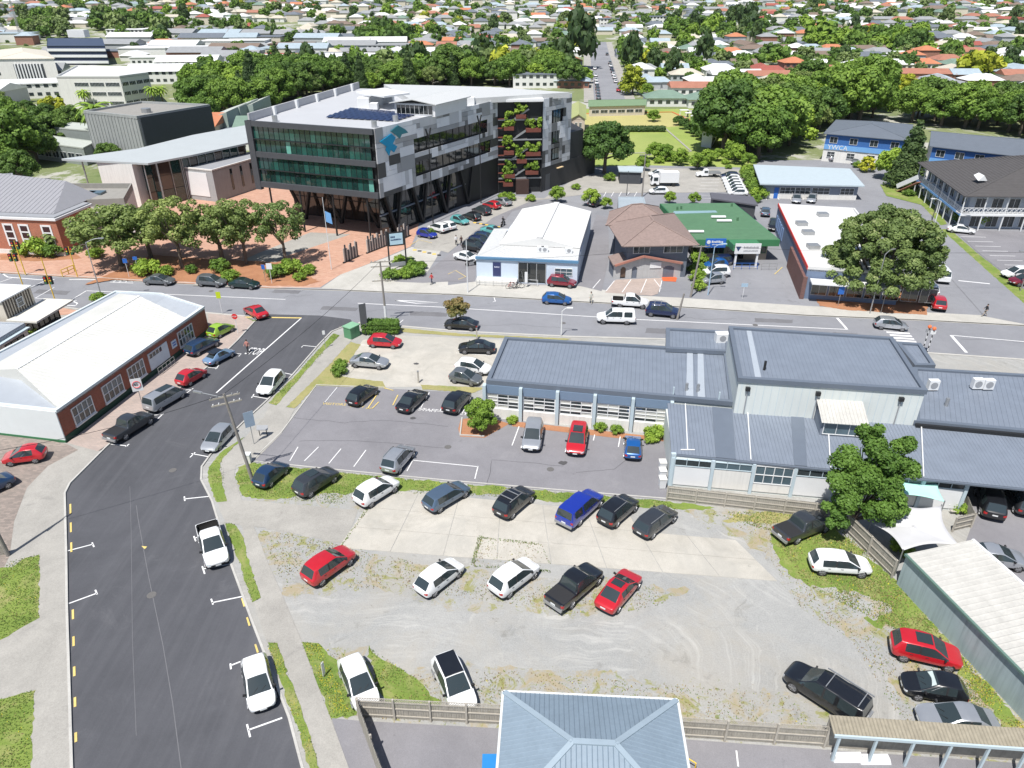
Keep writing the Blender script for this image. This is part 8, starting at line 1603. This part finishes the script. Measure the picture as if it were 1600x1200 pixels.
# clipped hedge
x0, y0 = G(577, 522, ZL); x1, y1 = G(614, 519, ZL); t = thing('clipped_hedge', 'clipped dark hedge behind the red hatchback on the corner', 'hedge', ((x0 + x1) / 2, (y0 + y1) / 2, ZL)); bl = [((k - 4.5) * .44, (j - .5) * .8, .45 + l * .5, .42, 1) for k in range(10) for j in range(2) for l in range(3)]; o = bpy.data.objects.new('foliage', crown_mesh('foliage', bl, 5000, .13, LEAF['mid'], 4, .85)); C.objects.link(o); o.parent = t
m = MB()
# scrub bank behind the fleet yard
for i in range(26):
 x, y = R.uniform(1000, 1178), 0; y = 268 - (0 if x < 1060 else 0) + (x - 1000) * .01 - R.uniform(0, 20); x2, y2 = G(x, y)
 tree(f'loose green scrub bush behind the fleet yard, {ORD[i % 38]} along the bank', x2, y2, *STOCK[R.choice(['bush', 'darkbush', 'cherry'])], s=R.uniform(.7, 1.15), rz=R.uniform(0, 6), group='scrub bushes behind the fleet yard', name='scrub_bush', cat='shrub')
for i in range(9): x2, y2 = G(1165 + i * 2.4 + R.uniform(-3, 3), 270 + i * 5.0); tree(f'green bush between the fleet cars and the motel block, {ORD[i]} from the far end', x2, y2, *STOCK[R.choice(['bush', 'darkbush'])], s=R.uniform(1.2, 1.8), group='bushes beside the fleet cars', name='shrub', cat='shrub')
# hedge between the greens
x0, y0 = G(928, 206); x1, y1 = G(1036, 206); bl = [(x0 + (x1 - x0) * k / 46 - (x0 + x1) / 2, 0, .8, .95, 1) for k in range(47)]; t = thing('long_hedge', 'long low hedge between the two bowling greens', 'hedge', ((x0 + x1) / 2, (y0 + y1) / 2, 0)); o = bpy.data.objects.new('foliage', crown_mesh('foliage', bl, 2600, .35, LEAF['dark'], 4, .9)); C.objects.link(o); o.parent = t
# grass tufts, weeds and yellow flowers
def tufts(name, polys, n, hmin, hmax, mats, wts, seed, label, z=ZL):
 rs = random.Random(seed); V = []; Fc = []; Mi = []
 T = []
 for P in polys:
  W = [G(x, y, z) for x, y in P]; T.append((W, min(p[0] for p in W), max(p[0] for p in W), min(p[1] for p in W), max(p[1] for p in W), abs(area2(W)) / 2))
 tot = sum(t[5] for t in T)
 for W, xa, xb, ya, yb, A in T:
  for _ in range(int(n * A / tot)):
   for _k in range(8):
    x, y = rs.uniform(xa, xb), rs.uniform(ya, yb)
    if inpoly(x, y, W): break
   else: continue
   if noise.noise(Vector((x * .55, y * .55, 2))) < rs.uniform(-.55, .35): continue
   mi = rs.choices(range(len(mats)), wts)[0]
   for b in range(3):
    a = rs.uniform(0, 6.28); h = rs.uniform(hmin, hmax); w = h * .35; l = rs.uniform(.2, .9) * h; i = len(V); ca, sa = math.cos(a), math.sin(a)
    V += [(x - sa * w, y + ca * w, z), (x + sa * w, y - ca * w, z), (x + ca * l, y + sa * l, z + h)]; Fc.append((i, i + 1, i + 2)); Mi.append(mi)
 me = bpy.data.meshes.new(name); me.from_pydata(V, [], Fc)
 for m_ in mats: me.materials.append(m_)
 me.polygons.foreach_set('material_index', Mi); o = bpy.data.objects.new(name, me); C.objects.link(o); tag(o, label, 'grass', kind='stuff')
GB = [M('grass_blade_green', (.11, .19, .035), .8, .2, 3), M('grass_blade_lime', (.19, .26, .06), .8, .2, 3), M('grass_blade_straw', (.36, .30, .13), .8, .2, 3), M('weed_brown', (.22, .15, .08), .8, .2, 3), M('yellow_flower', (.62, .55, .05), .7, .1)]
VG = [[(352, 817), (367, 819), (386, 867), (407, 934), (394, 942), (362, 850)], [(417, 1005), (433, 1005), (467, 1096), (500, 1200), (484, 1200), (456, 1115)], [(338, 784), (326, 730), (383, 682), (347, 716), (354, 783)], [(395, 724), (695, 754), (1040, 783), (1060, 797), (700, 772), (592, 772), (540, 789), (377, 775), (368, 742)], [(470, 1002), (500, 1006), (558, 1118), (516, 1122)], [(573, 1010), (650, 1060), (690, 1112), (600, 1106)], [(531, 524), (432, 633), (419, 630), (521, 521)], [(62, 866), (61, 965), (0, 1000), (-20, 886)], [(54, 1079), (47, 1200), (-40, 1200), (0, 1092)]]
tufts('grass', VG, 22000, .04, .10, GB, [5, 4, 1, .2, .2], 1, 'short green grass on the verges')
tufts('meadow_grass', [[(1210, 840), (1290, 803), (1398, 906), (1600, 1135), (1560, 1140), (1400, 985), (1260, 915)], [(1100, 800), (1290, 800), (1200, 830)]], 12000, .04, .12, GB, [4, 4, 2.5, 1, .3], 2, 'rough grass with yellow flowers in the yard corner')
tufts('flowering_weeds', [[(1500, 1000), (1600, 1120), (1600, 1160), (1500, 1060)], [(418, 1010), (432, 1005), (495, 1180), (484, 1190)], [(475, 1005), (500, 1008), (545, 1110), (520, 1118)]], 5000, .03, .07, GB, [1.5, 1, .5, .2, 5], 5, 'yellow flowering weeds in the grass')
tufts('weeds', [[(405, 828), (470, 838), (700, 890), (1010, 912), (1060, 935), (1000, 955), (900, 958), (620, 920), (445, 920)], [(510, 1015), (640, 1055), (800, 1048), (1230, 1085), (1290, 1150), (570, 1125)], [(1130, 800), (1330, 840), (1600, 1130), (1590, 1190), (1440, 1180), (1330, 1000), (1250, 950), (1200, 870)], [(737, 880), (750, 838), (850, 850), (845, 885), (800, 890)]], 15000, .03, .10, GB, [2, 2, 3, 4, .3], 3, 'sparse brown and green weeds in the gravel')
# weeds in the slab joints
S_ = []
for a, b in (((750, 838), (738, 882)), ((750, 840), (845, 851)), ((845, 851), (858, 880)), ((738, 884), (860, 893))): S_.append([(a[0] - 2, a[1] - 2), (b[0] - 2, b[1] - 2), (b[0] + 3, b[1] + 2), (a[0] + 3, a[1] + 2)])
tufts('joint_weeds', S_ + [[(592, 766), (528, 858), (531, 859), (596, 767)]], 1500, .04, .1, GB, [5, 4, 1, 1, 0], 4, 'green weeds growing in the slab joints', ZL + .015)
# ------------------------------------------------------------------ the town beyond
ROOFC = [('orange', (.48, .19, .10), 2), ('terracotta', (.36, .16, .11), 2.6), ('slate', (.14, .16, .19), 5), ('grey', (.28, .29, .30), 7), ('white', (.66, .67, .67), 7), ('brown', (.20, .15, .12), 4), ('red', (.32, .09, .07), .7), ('green', (.17, .25, .20), 1.3), ('pale blue', (.34, .41, .46), 3), ('cream', (.5, .46, .38), 3)]
WALLC = [M('house_white', (.68, .68, .66), .8, .05), M('house_cream', (.58, .53, .44), .8, .05), M('house_grey', (.4, .42, .44), .8, .05), M('house_brick', (.30, .15, .11), .85, .1)]
RM_ = {n: M('house_roof_' + n.replace(' ', '_'), c, .75, .18, .5) for n, c, _ in ROOFC}
def house_parts(kind, W, D, H, rh):
 """wall, roof and openings of one house around its own base"""
 w = MB(); r = MB(); win = []
 def hip(x0, x1, y0, y1, z, h, o=.5, gable=False):
  x0 -= o; x1 += o; y0 -= o; y1 += o; ym = (y0 + y1) / 2; xm = (x0 + x1) / 2
  if x1 - x0 >= y1 - y0: i = 0 if gable else (y1 - y0) / 2; a, b = (x0 + i, ym, z + h), (x1 - i, ym, z + h)
  else: i = 0 if gable else (x1 - x0) / 2; a, b = (xm, y0 + i, z + h), (xm, y1 - i, z + h)
  c = [(x0, y0, z), (x1, y0, z), (x1, y1, z), (x0, y1, z)]
  if x1 - x0 >= y1 - y0: fs = [[c[0], c[1], b, a], [c[2], c[3], a, b], [c[1], c[2], b], [c[3], c[0], a]]
  else: fs = [[c[1], c[2], b, a], [c[3], c[0], a, b], [c[0], c[1], a], [c[2], c[3], b]]
  for f in fs: r.poly(f)
  r.poly(c[::-1])
 w.box(-W / 2, W / 2, -D / 2, D / 2, -1.5, H); hip(-W / 2, W / 2, -D / 2, D / 2, H, rh, gable=kind == 'gable')
 if kind == 'ell': w.box(-W / 2 + .5, -W / 2 + D * .62, -D / 2 - D * .5, -D / 2 + .1, -1.5, H); hip(-W / 2 + .5, -W / 2 + D * .62, -D / 2 - D * .5, D * .1, H + .02, rh * .8)
 if kind == 'flat': r.v.clear(); r.f.clear(); r.m.clear(); r.box(-W / 2 - .3, W / 2 + .3, -D / 2 - .3, D / 2 + .3, H, H + .35)
 y = -D / 2 - .03; x = -W / 2 + 1 + (D * .6 if kind == 'ell' else 0)
 lv = [1.0] if H < 4 else [1.0, 3.8]
 while x + 1.6 < W / 2:
  for z in lv: win.append((x, x + 1.5, y - .04, y, z, z + 1.1))
  x += 2.8
 return w, r, win
TPL = []
for i, a in enumerate((('hip', 14, 9, 2.8, 2.2), ('ell', 15, 8.5, 2.8, 2.2), ('gable', 12, 8, 2.8, 2.1), ('hip', 18, 9.5, 2.9, 2.1), ('hip', 11, 9.5, 5.4, 2.2), ('gable', 22, 9, 3, 1.8), ('flat', 16, 11, 3.4, 0), ('flat', 26, 16, 5.0, 0), ('gable', 28, 16, 5, 2.4))):
 w, r, win = house_parts(*a); ws = []
 for q in win: ws.append(MB().box(*q).mesh('window', GLS))
 TPL.append((a, w.mesh('wall', WALLC[0]), r.mesh('roof', BLACK), ws, (w, r, win)))
def house(x, y, ti, rz, rc, wc, label, cat='house', group=None, parts=True):
 t = thing('house' if ti < 6 else 'commercial_building', label, cat, (x, y, hill(x, y)), group, rz); a, wm, rm, ws, _ = TPL[ti]
 o = bpy.data.objects.new('wall', wm); C.objects.link(o); o.parent = t; o.material_slots[0].link = 'OBJECT'; o.material_slots[0].material = wc
 o = bpy.data.objects.new('roof', rm); C.objects.link(o); o.parent = t; o.material_slots[0].link = 'OBJECT'; o.material_slots[0].material = rc
 if parts:
  for q in ws: o = bpy.data.objects.new('window', q); C.objects.link(o); o.parent = t
# where things may stand, in the photograph's picture
WOODS = [([(300, 186), (396, 186), (470, 160), (560, 150), (640, 146), (700, 138), (890, 138), (890, 112), (640, 118), (480, 122), (330, 140)], 8.2, (1.15, 1.6), ['round', 'oak', 'oak', 'conifer', 'round', 'olive', 'bright'], 'in the belt behind the office block'),
         ([(1126, 246), (1180, 252), (1290, 214), (1372, 190), (1368, 166), (1230, 168), (1140, 200)], 7.8, (1.45, 2.2), ['oak', 'oak', 'bright', 'olive', 'round', 'bright'], 'in the big wood beside the hostel'),
         ([(1395, 190), (1460, 200), (1600, 222), (1700, 232), (1700, 196), (1600, 184), (1430, 176)], 8.2, (1.25, 1.65), ['oak', 'olive', 'round', 'oak'], 'in the wood behind the hostel'),
         ([(-20, 300), (52, 290), (90, 262), (84, 215), (50, 180), (0, 170), (-20, 180)], 8.6, (.9, 1.25), ['olive', 'oak', 'round'], 'left of the civic theatre'),
         ([(1042, 60), (1190, 62), (1190, 46), (1050, 42)], 14, (1.2, 1.7), ['conifer', 'round', 'oak', 'bright'], 'on the ridge beyond the suburb'),
         ([(1262, 78), (1440, 84), (1440, 66), (1262, 62)], 12, (1.4, 1.9), ['round', 'oak', 'bright', 'oak'], 'in the park beyond the suburb'),
         ([(560, 76), (640, 78), (640, 58), (560, 56)], 12, (1.3, 1.8), ['oak', 'round'], 'beyond the town shops'), ([(36, 58), (104, 62), (104, 34), (36, 30)], 13, (1.2, 1.8), ['oak', 'olive'], 'on the left hillside'), ([(150, 50), (262, 62), (262, 36), (160, 28)], 13, (1.2, 1.8), ['oak', 'round', 'olive'], 'around the white flats')]
CLEAR = [[(902, 56), (972, 56), (1004, 172), (896, 172)], [(895, 160), (1120, 160), (1200, 175), (1200, 270), (880, 270)], [(-30, 100), (300, 92), (320, 200), (130, 240), (-30, 330)], [(60, 45), (175, 45), (175, 80), (60, 80)], [(320, 124), (890, 124), (900, 190), (320, 190)], [(1110, 166), (1390, 164), (1390, 330), (1100, 330)], [(1370, 170), (1800, 176), (1800, 330), (1370, 330)], [(-20, 68), (100, 72), (100, 100), (-20, 100)], [(1316, 112), (1432, 116), (1442, 175), (1320, 170)], [(395, 34), (475, 34), (475, 50), (395, 50)]]
def free(px, py): return not any(inpoly(px, py, P) for P in CLEAR)
# hand placed buildings of the town (roof colour, template, picture position, turn)
HAND = [('orange', 3, 258, 74, .1, 'house', 'bright orange roofed building below the white flats'), ('white', 7, 205, 58, .0, 'flats', 'white flats on the slope above the town'), ('white', 6, 235, 100, .1, 'shop', 'long white roofed shop in the town centre'), ('grey', 8, 118, 96, .1, 'warehouse', 'grey gabled warehouse behind the three storey office'), ('slate', 7, 330, 92, .0, 'shop', 'slate roofed shop with white front'), ('white', 8, 300, 112, .1, 'warehouse', 'white gabled warehouse left of the tree belt'),
  ('white', 7, 420, 108, .05, 'shop', 'white roofed shop above the tree belt'), ('pale blue', 8, 450, 118, .08, 'warehouse', 'pale blue roofed warehouse above the tree belt'), ('red', 5, 435, 98, .0, 'shop', 'red roofed shop row in the town'), ('white', 8, 545, 78, .02, 'warehouse', 'long white roofed warehouse at the foot of the hill'), ('grey', 7, 610, 84, .1, 'shop', 'grey flat roofed shop beside the long warehouse'), ('pale blue', 8, 350, 64, -.1, 'warehouse', 'blue trimmed warehouse with pale roof'), ('white', 7, 60, 150, .3, 'shop', 'white building with blue band left of the three storey office'), ('grey', 8, 52, 128, .3, 'warehouse', 'grey roofed hall below the columned hall'),
  ('white', 8, 262, 128, .1, 'hall', 'white roofed building with solar panels beside the tree belt'), ('slate', 5, 840, 102, .0, 'house', 'long slate roofed terrace left of the far street'), ('orange', 3, 868, 126, .1, 'house', 'orange hip roofed house beside the far street'), ('slate', 7, 850, 134, .0, 'building', 'blue-grey flat roofed building behind the office block'), ('terracotta', 5, 1090, 148, -.02, 'house', 'long terracotta roofed terrace beyond the bowling green'), ('green', 0, 1038, 164, .0, 'house', 'olive green hip roofed pavilion, left of two beyond the green'), ('green', 0, 1102, 166, .0, 'house', 'olive green hip roofed pavilion, right of two beyond the green'),
  ('orange', 3, 1530, 97, -.05, 'house', 'large orange-red hip roofed house at the right'), ('brown', 5, 1350, 84, .0, 'motel', 'long brown roofed motel row across the suburb'), ('orange', 2, 1386, 76, .0, 'house', 'bright orange gable above the brown motel row'), ('slate', 7, 1020, 36, .0, 'school', 'long dark flat roofed school on the far ridge'), ('slate', 7, 960, 40, .0, 'school', 'dark flat roofed school block left on the far ridge')]
placed = []
for rc, ti, px, py, rz, cat, lb in HAND:
 g = GT(px, py); house(g[0], g[1], ti, rz, RM_[rc], WALLC[0], lb, cat, 'buildings picked out in the town'); placed.append((g[0], g[1], 12))
# garden suburb: rows of houses and trees
H_ = []; T_L = []; rr = random.Random(21)
yy = 205.0
while yy < 1180:
 half = (yy * CP + (HC - hill(0, yy)) * SP) * .74 + 20; xx = -half; step = 17.5 if yy < 700 else 20
 while xx < half:
  x = xx + rr.uniform(-4, 4); y = yy + rr.uniform(-4, 4); px, py = PX(x, y, hill(x, y)); ok = free(px, py) and py > -14 and not any(inpoly(px, py, w_[0]) for w_ in WOODS)
  town = px < 640 and py > 62
  if ok:
   if all((x - a) ** 2 + (y - b) ** 2 > c * c for a, b, c in placed[-400:]):
    nz = noise.noise(Vector((x * .011, y * .011, 9)))
    if nz < .52 and rr.random() < (.95 if yy < 520 else .86):
     ti = rr.choice([6, 7, 8, 5, 6, 8]) if town and rr.random() < .75 else rr.choices([0, 1, 2, 3, 4, 5], [5, 6, 5, 4, 3, 2])[0]; H_.append((y, x, ti, px, py, town)); placed.append((x, y, 13 if ti in (7, 8) else 9))
    else: T_L.append((y, x, rr.uniform(.6, 1.15), px, py))
    if rr.random() < (.8 if not town else .35): T_L.append((y + rr.uniform(8, 12), x + rr.uniform(-10, 10), rr.uniform(.35, .85), px, py))
    if rr.random() < .4: T_L.append((y + rr.uniform(-12, -8), x + rr.uniform(-10, 10), rr.uniform(.2, .5), px, py))
  xx += step
 yy += 23 if yy < 640 else 27
H_.sort(); wts = [c for _, _, c in ROOFC]; NH = 270
def zone(px, py):
 c = 'left of the far street' if 640 <= px < 925 else 'right of the far street' if 925 <= px < 1230 else 'beyond the hostel' if px >= 1230 else 'behind the theatre' if px < 330 else 'behind the tree belt'
 d = 'near rows' if py > 118 else 'middle rows' if py > 72 else 'farther rows' if py > 42 else 'upper slope'
 return c + ' ' + d
byz = {}; plan = []
for y, x, ti, px, py, town in H_[:NH]:
 i = rr.choices(range(len(ROOFC)), wts if not town else [1, 1, 4, 8, 12, 1, 2, 1, 5, 2])[0]; plan.append((px, py, x, y, ti, i, town, rr.random(), rr.choice(WALLC[:3] if rr.random() < .85 else WALLC[3:])))
for p in plan: byz.setdefault((ROOFC[p[5]][0], TPL[p[4]][0][0], zone(p[0], p[1])), []).append(p)
SH = dict(hip='hip roofed house', ell='L-shaped hipped house', gable='gabled house', flat='flat roofed building')
for (rc, kd, zn), L in byz.items():
 L.sort()
 for k, (px, py, x, y, ti, i, town, q, wc) in enumerate(L):
  lb = f'{rc} {SH[kd] if ti < 6 else ("flat roofed shop" if kd == "flat" else "gabled warehouse")}, {ORD[k] + " from left, " if len(L) > 1 else ""}{zn}'
  house(x, y, ti, (rr.uniform(-.12, .12) + (math.pi / 2 if q < .35 and ti < 6 else math.pi if q < .6 else 0)), RM_[rc], wc, lb[:118], 'house' if ti < 6 else 'building', f'{rc} roofed houses {zn}', parts=y < 420)
# past the limit: the rest of the houses as one mass
m = MB(); mats = [WALLC[0], WALLC[1]] + [RM_[n] for n, _, _ in ROOFC]
for y, x, ti, px, py, town in H_[NH:]:
 w_, r_, _w = TPL[ti][4]; i = rr.choices(range(len(ROOFC)), wts)[0]; a = rr.choice([0, 0, 1.57]) + rr.uniform(-.15, .15); ca, sa = math.cos(a), math.sin(a); z = hill(x, y)
 for src, mi in ((w_, rr.choice([0, 1])), (r_, 2 + i)):
  n0 = len(m.v); m.v += [(x + v[0] * ca - v[1] * sa, y + v[0] * sa + v[1] * ca, z + v[2]) for v in src.v]; m.f += [tuple(n0 + k for k in f) for f in src.f]; m.m += [mi] * len(src.f)
if m.f: tag(m.build('distant_houses', mats), 'mass of small houses on the far hillside', 'houses', kind='stuff')
# trees of the woods and gardens
TK = []
for P, sp, (s0, s1), kinds, nm in WOODS:
 W_ = [GT(*q) for q in P]; xa, xb, ya, yb = min(p[0] for p in W_), max(p[0] for p in W_), min(p[1] for p in W_), max(p[1] for p in W_); q = ya
 spx = sp * (1 if ya < 400 else 1.1)
 while q < yb:
  p = xa
  while p < xb:
   x, y = p + rr.uniform(-.4, .4) * sp, q + rr.uniform(-.4, .4) * sp
   if inpoly(x, y, W_): TK.append((x, y, rr.uniform(s0, s1) * .8, rr.choice(kinds), nm))
   p += spx
  q += spx
for y, x, s, px, py in T_L:
 px, py = PX(x, y, hill(x, y))
 if (free(px, py) or py < 118) and not inpoly(px, py, CLEAR[0]): TK.append((x, y, s, rr.choices(['round', 'oak', 'bright', 'olive', 'yellow', 'conifer', 'columnar', 'tall'], [5, 6, 4, 4, 1, .8, 1, 1.4])[0], 'in gardens, ' + zone(px, py)))
for px, py, k, s in ((163, 236, 'tall', 2.1), (178, 238, 'tall', 1.8), (122, 168, 'tall', 1.2), (136, 172, 'tall', 1.1), (92, 200, 'yellow', 1.5), (104, 196, 'conifer', .7), (115, 212, 'round', .8), (190, 168, 'columnar', 1.2), (243, 170, 'tall', 1.2), (256, 166, 'tall', 1.2), (330, 150, 'bright', 1.8), (352, 146, 'bright', 1.6), (395, 180, 'conifer', 1.0), (300, 165, 'yellow', 1.2), (308, 150, 'bright', 1.5), (398, 158, 'conifer', 1.4), (375, 150, 'bright', 1.5), (480, 152, 'round', 1.4), (775, 132, 'bright', 1.3), (790, 130, 'yellow', 1.5), (720, 128, 'round', 1.4),
                     (700, 132, 'round', 1.6), (988, 148, 'yellow', 1.9), (984, 104, 'oak', 1.2), (978, 92, 'oak', 1.2), (985, 112, 'conifer', 1.1), (905, 108, 'columnar', 1.6), (908, 130, 'bright', 1.0), (1095, 210, 'round', .7), (1102, 218, 'bright', .6), (1408, 155, 'yellow', 1.6), (1520, 122, 'yellow', 1.5), (1542, 120, 'yellow', 1.2), (1390, 165, 'bright', .8), (1272, 72, 'bright', 2.0), (1385, 70, 'bright', 1.3), (25, 262, 'oak', 1.3), (12, 258, 'olive', 1.2), (60, 255, 'round', 1.0), (175, 262, 'round', .6), (1020, 190, 'bright', .5)): x, y = GT(px, py); TK.append((x, y, s, k, 'standing near the town'))
for px in range(1060, 1108, 9): x, y = G(px, 196 + (px - 1060) * .65); TK.append((x, y, .35, 'round', 'along the edge of the bowling greens'))
TK.sort(key=lambda q: q[1]); cnt = {}; NT = 285 - 20
NMK = dict(round='dark round tree', oak='broad green tree', bright='bright green tree', olive='olive green tree', yellow='yellow-green tree', conifer='dark conifer', columnar='slim dark conifer', tall='feathery palm')
for x, y, s, k, nm in sorted(TK[:NT], key=lambda q: q[0] / q[1]):
 c = cnt.get((k, nm), 0); cnt[(k, nm)] = c + 1; lb = f'{NMK[k]} {nm}, {ORD[c]} from left' if c < 38 else f'{NMK[k]} {nm}'
 cm, tm = STOCK.get(k) or PALM[k]; tree(lb, x, y, cm, tm, s, rr.uniform(0, 6.28), f'{NMK[k]}s {nm}', hill(x, y) - .2, {'conifer': 'conifer', 'columnar': 'conifer', 'tall': 'palm_tree'}.get(k, 'tree'), 'tree', s * rr.uniform(.9, 1.12))
# past the limit: all farther trees as one mass of real foliage
def lowtree(seed, mat, cz):
 bl = dome(4.4, 4.6, 10, 2.0, seed, 3.4); return crown_mesh('c', bl, 260, 1.5, mat, seed, .8)
lows = {k: lowtree(i, LEAF[m_], 1) for i, (k, m_) in enumerate((('round', 'deep'), ('oak', 'mid'), ('bright', 'bright'), ('olive', 'olive'), ('yellow', 'yellow'), ('conifer', 'dark')))}
def far_mass(name, label, items):
 V = []; F_ = []; Tn = []; Ms = []; off = 0; mats = list(dict.fromkeys(lows[k].materials[0].name for k in lows)); lo = []; sz = []
 cache = {}
 for k, me in lows.items():
  co = np.empty(len(me.vertices) * 3, np.float32); me.vertices.foreach_get('co', co); li = np.empty(len(me.loops), np.int32); me.loops.foreach_get('vertex_index', li); ls = np.empty(len(me.polygons), np.int32); me.polygons.foreach_get('loop_total', ls); tn = np.empty(len(me.polygons), np.float32); me.attributes['tint'].data.foreach_get('value', tn); cache[k] = (co.reshape(-1, 3), li, ls, tn, mats.index(me.materials[0].name))
 for x, y, s, k, nm in items:
  co, li, ls, tn, mi = cache[k if k in cache else 'conifer' if k == 'columnar' else 'olive']; a = rr.uniform(0, 6.28); ca, sa = math.cos(a), math.sin(a); c = co * s; q = np.stack([c[:, 0] * ca - c[:, 1] * sa + x, c[:, 0] * sa + c[:, 1] * ca + y, c[:, 2] * rr.uniform(.85, 1.25) * (1.5 if k in ('conifer', 'columnar') else 1) + hill(x, y) - .8], 1)
  V.append(q); lo.append(li + off); sz.append(ls); Tn.append(np.clip(tn + rr.uniform(-.15, .15), 0, 1)); Ms.append(np.full(len(ls), mi, np.int32)); off += len(q)
 V = np.vstack(V); lo = np.concatenate(lo); sz = np.concatenate(sz); me = bpy.data.meshes.new(name); me.vertices.add(len(V)); me.vertices.foreach_set('co', V.astype(np.float32).ravel()); me.loops.add(len(lo)); me.loops.foreach_set('vertex_index', lo); me.polygons.add(len(sz)); me.polygons.foreach_set('loop_start', np.concatenate([[0], np.cumsum(sz)[:-1]]).astype(np.int32))
 at = me.attributes.new('tint', 'FLOAT', 'FACE'); at.data.foreach_set('value', np.concatenate(Tn)); 
 for n_ in mats: me.materials.append(bpy.data.materials[n_])
 me.polygons.foreach_set('material_index', np.concatenate(Ms)); me.update(calc_edges=True); o = bpy.data.objects.new(name, me); C.objects.link(o); tag(o, label, 'trees', kind='stuff')
far = TK[NT:]
for _ in range(1000):
 y = rr.uniform(330, 1300); x = rr.uniform(-.8, .8) * y; px, py = PX(x, y, hill(x, y))
 if (free(px, py) or py < 60 and not inpoly(px, py, CLEAR[0])) and noise.noise(Vector((x * .008, y * .008, 1))) > -.12: far.append((x, y, rr.uniform(.4, 1.0), rr.choices(['round', 'oak', 'bright', 'olive', 'yellow', 'conifer'], [6, 6, 4, 4, .7, 1.5])[0], ''))
far_mass('distant_trees', 'mass of trees among the houses of the far hillside', far)

# the air between: one closed box of thin pale haze
m = bpy.data.materials.new('haze'); m.use_nodes = True; nt = m.node_tree; nt.nodes.clear(); ou = nt.nodes.new('ShaderNodeOutputMaterial'); pv = nt.nodes.new('ShaderNodeVolumePrincipled'); pv.inputs['Density'].default_value = .00003; pv.inputs['Color'].default_value = (.86, .92, 1, 1); pv.inputs['Anisotropy'].default_value = .2; nt.links.new(pv.outputs[0], ou.inputs['Volume'])
tag(MB().box(-4400, 4400, -90, 5200, -3, 150).build('haze', m), 'thin pale summer haze over the town', kind='stuff')
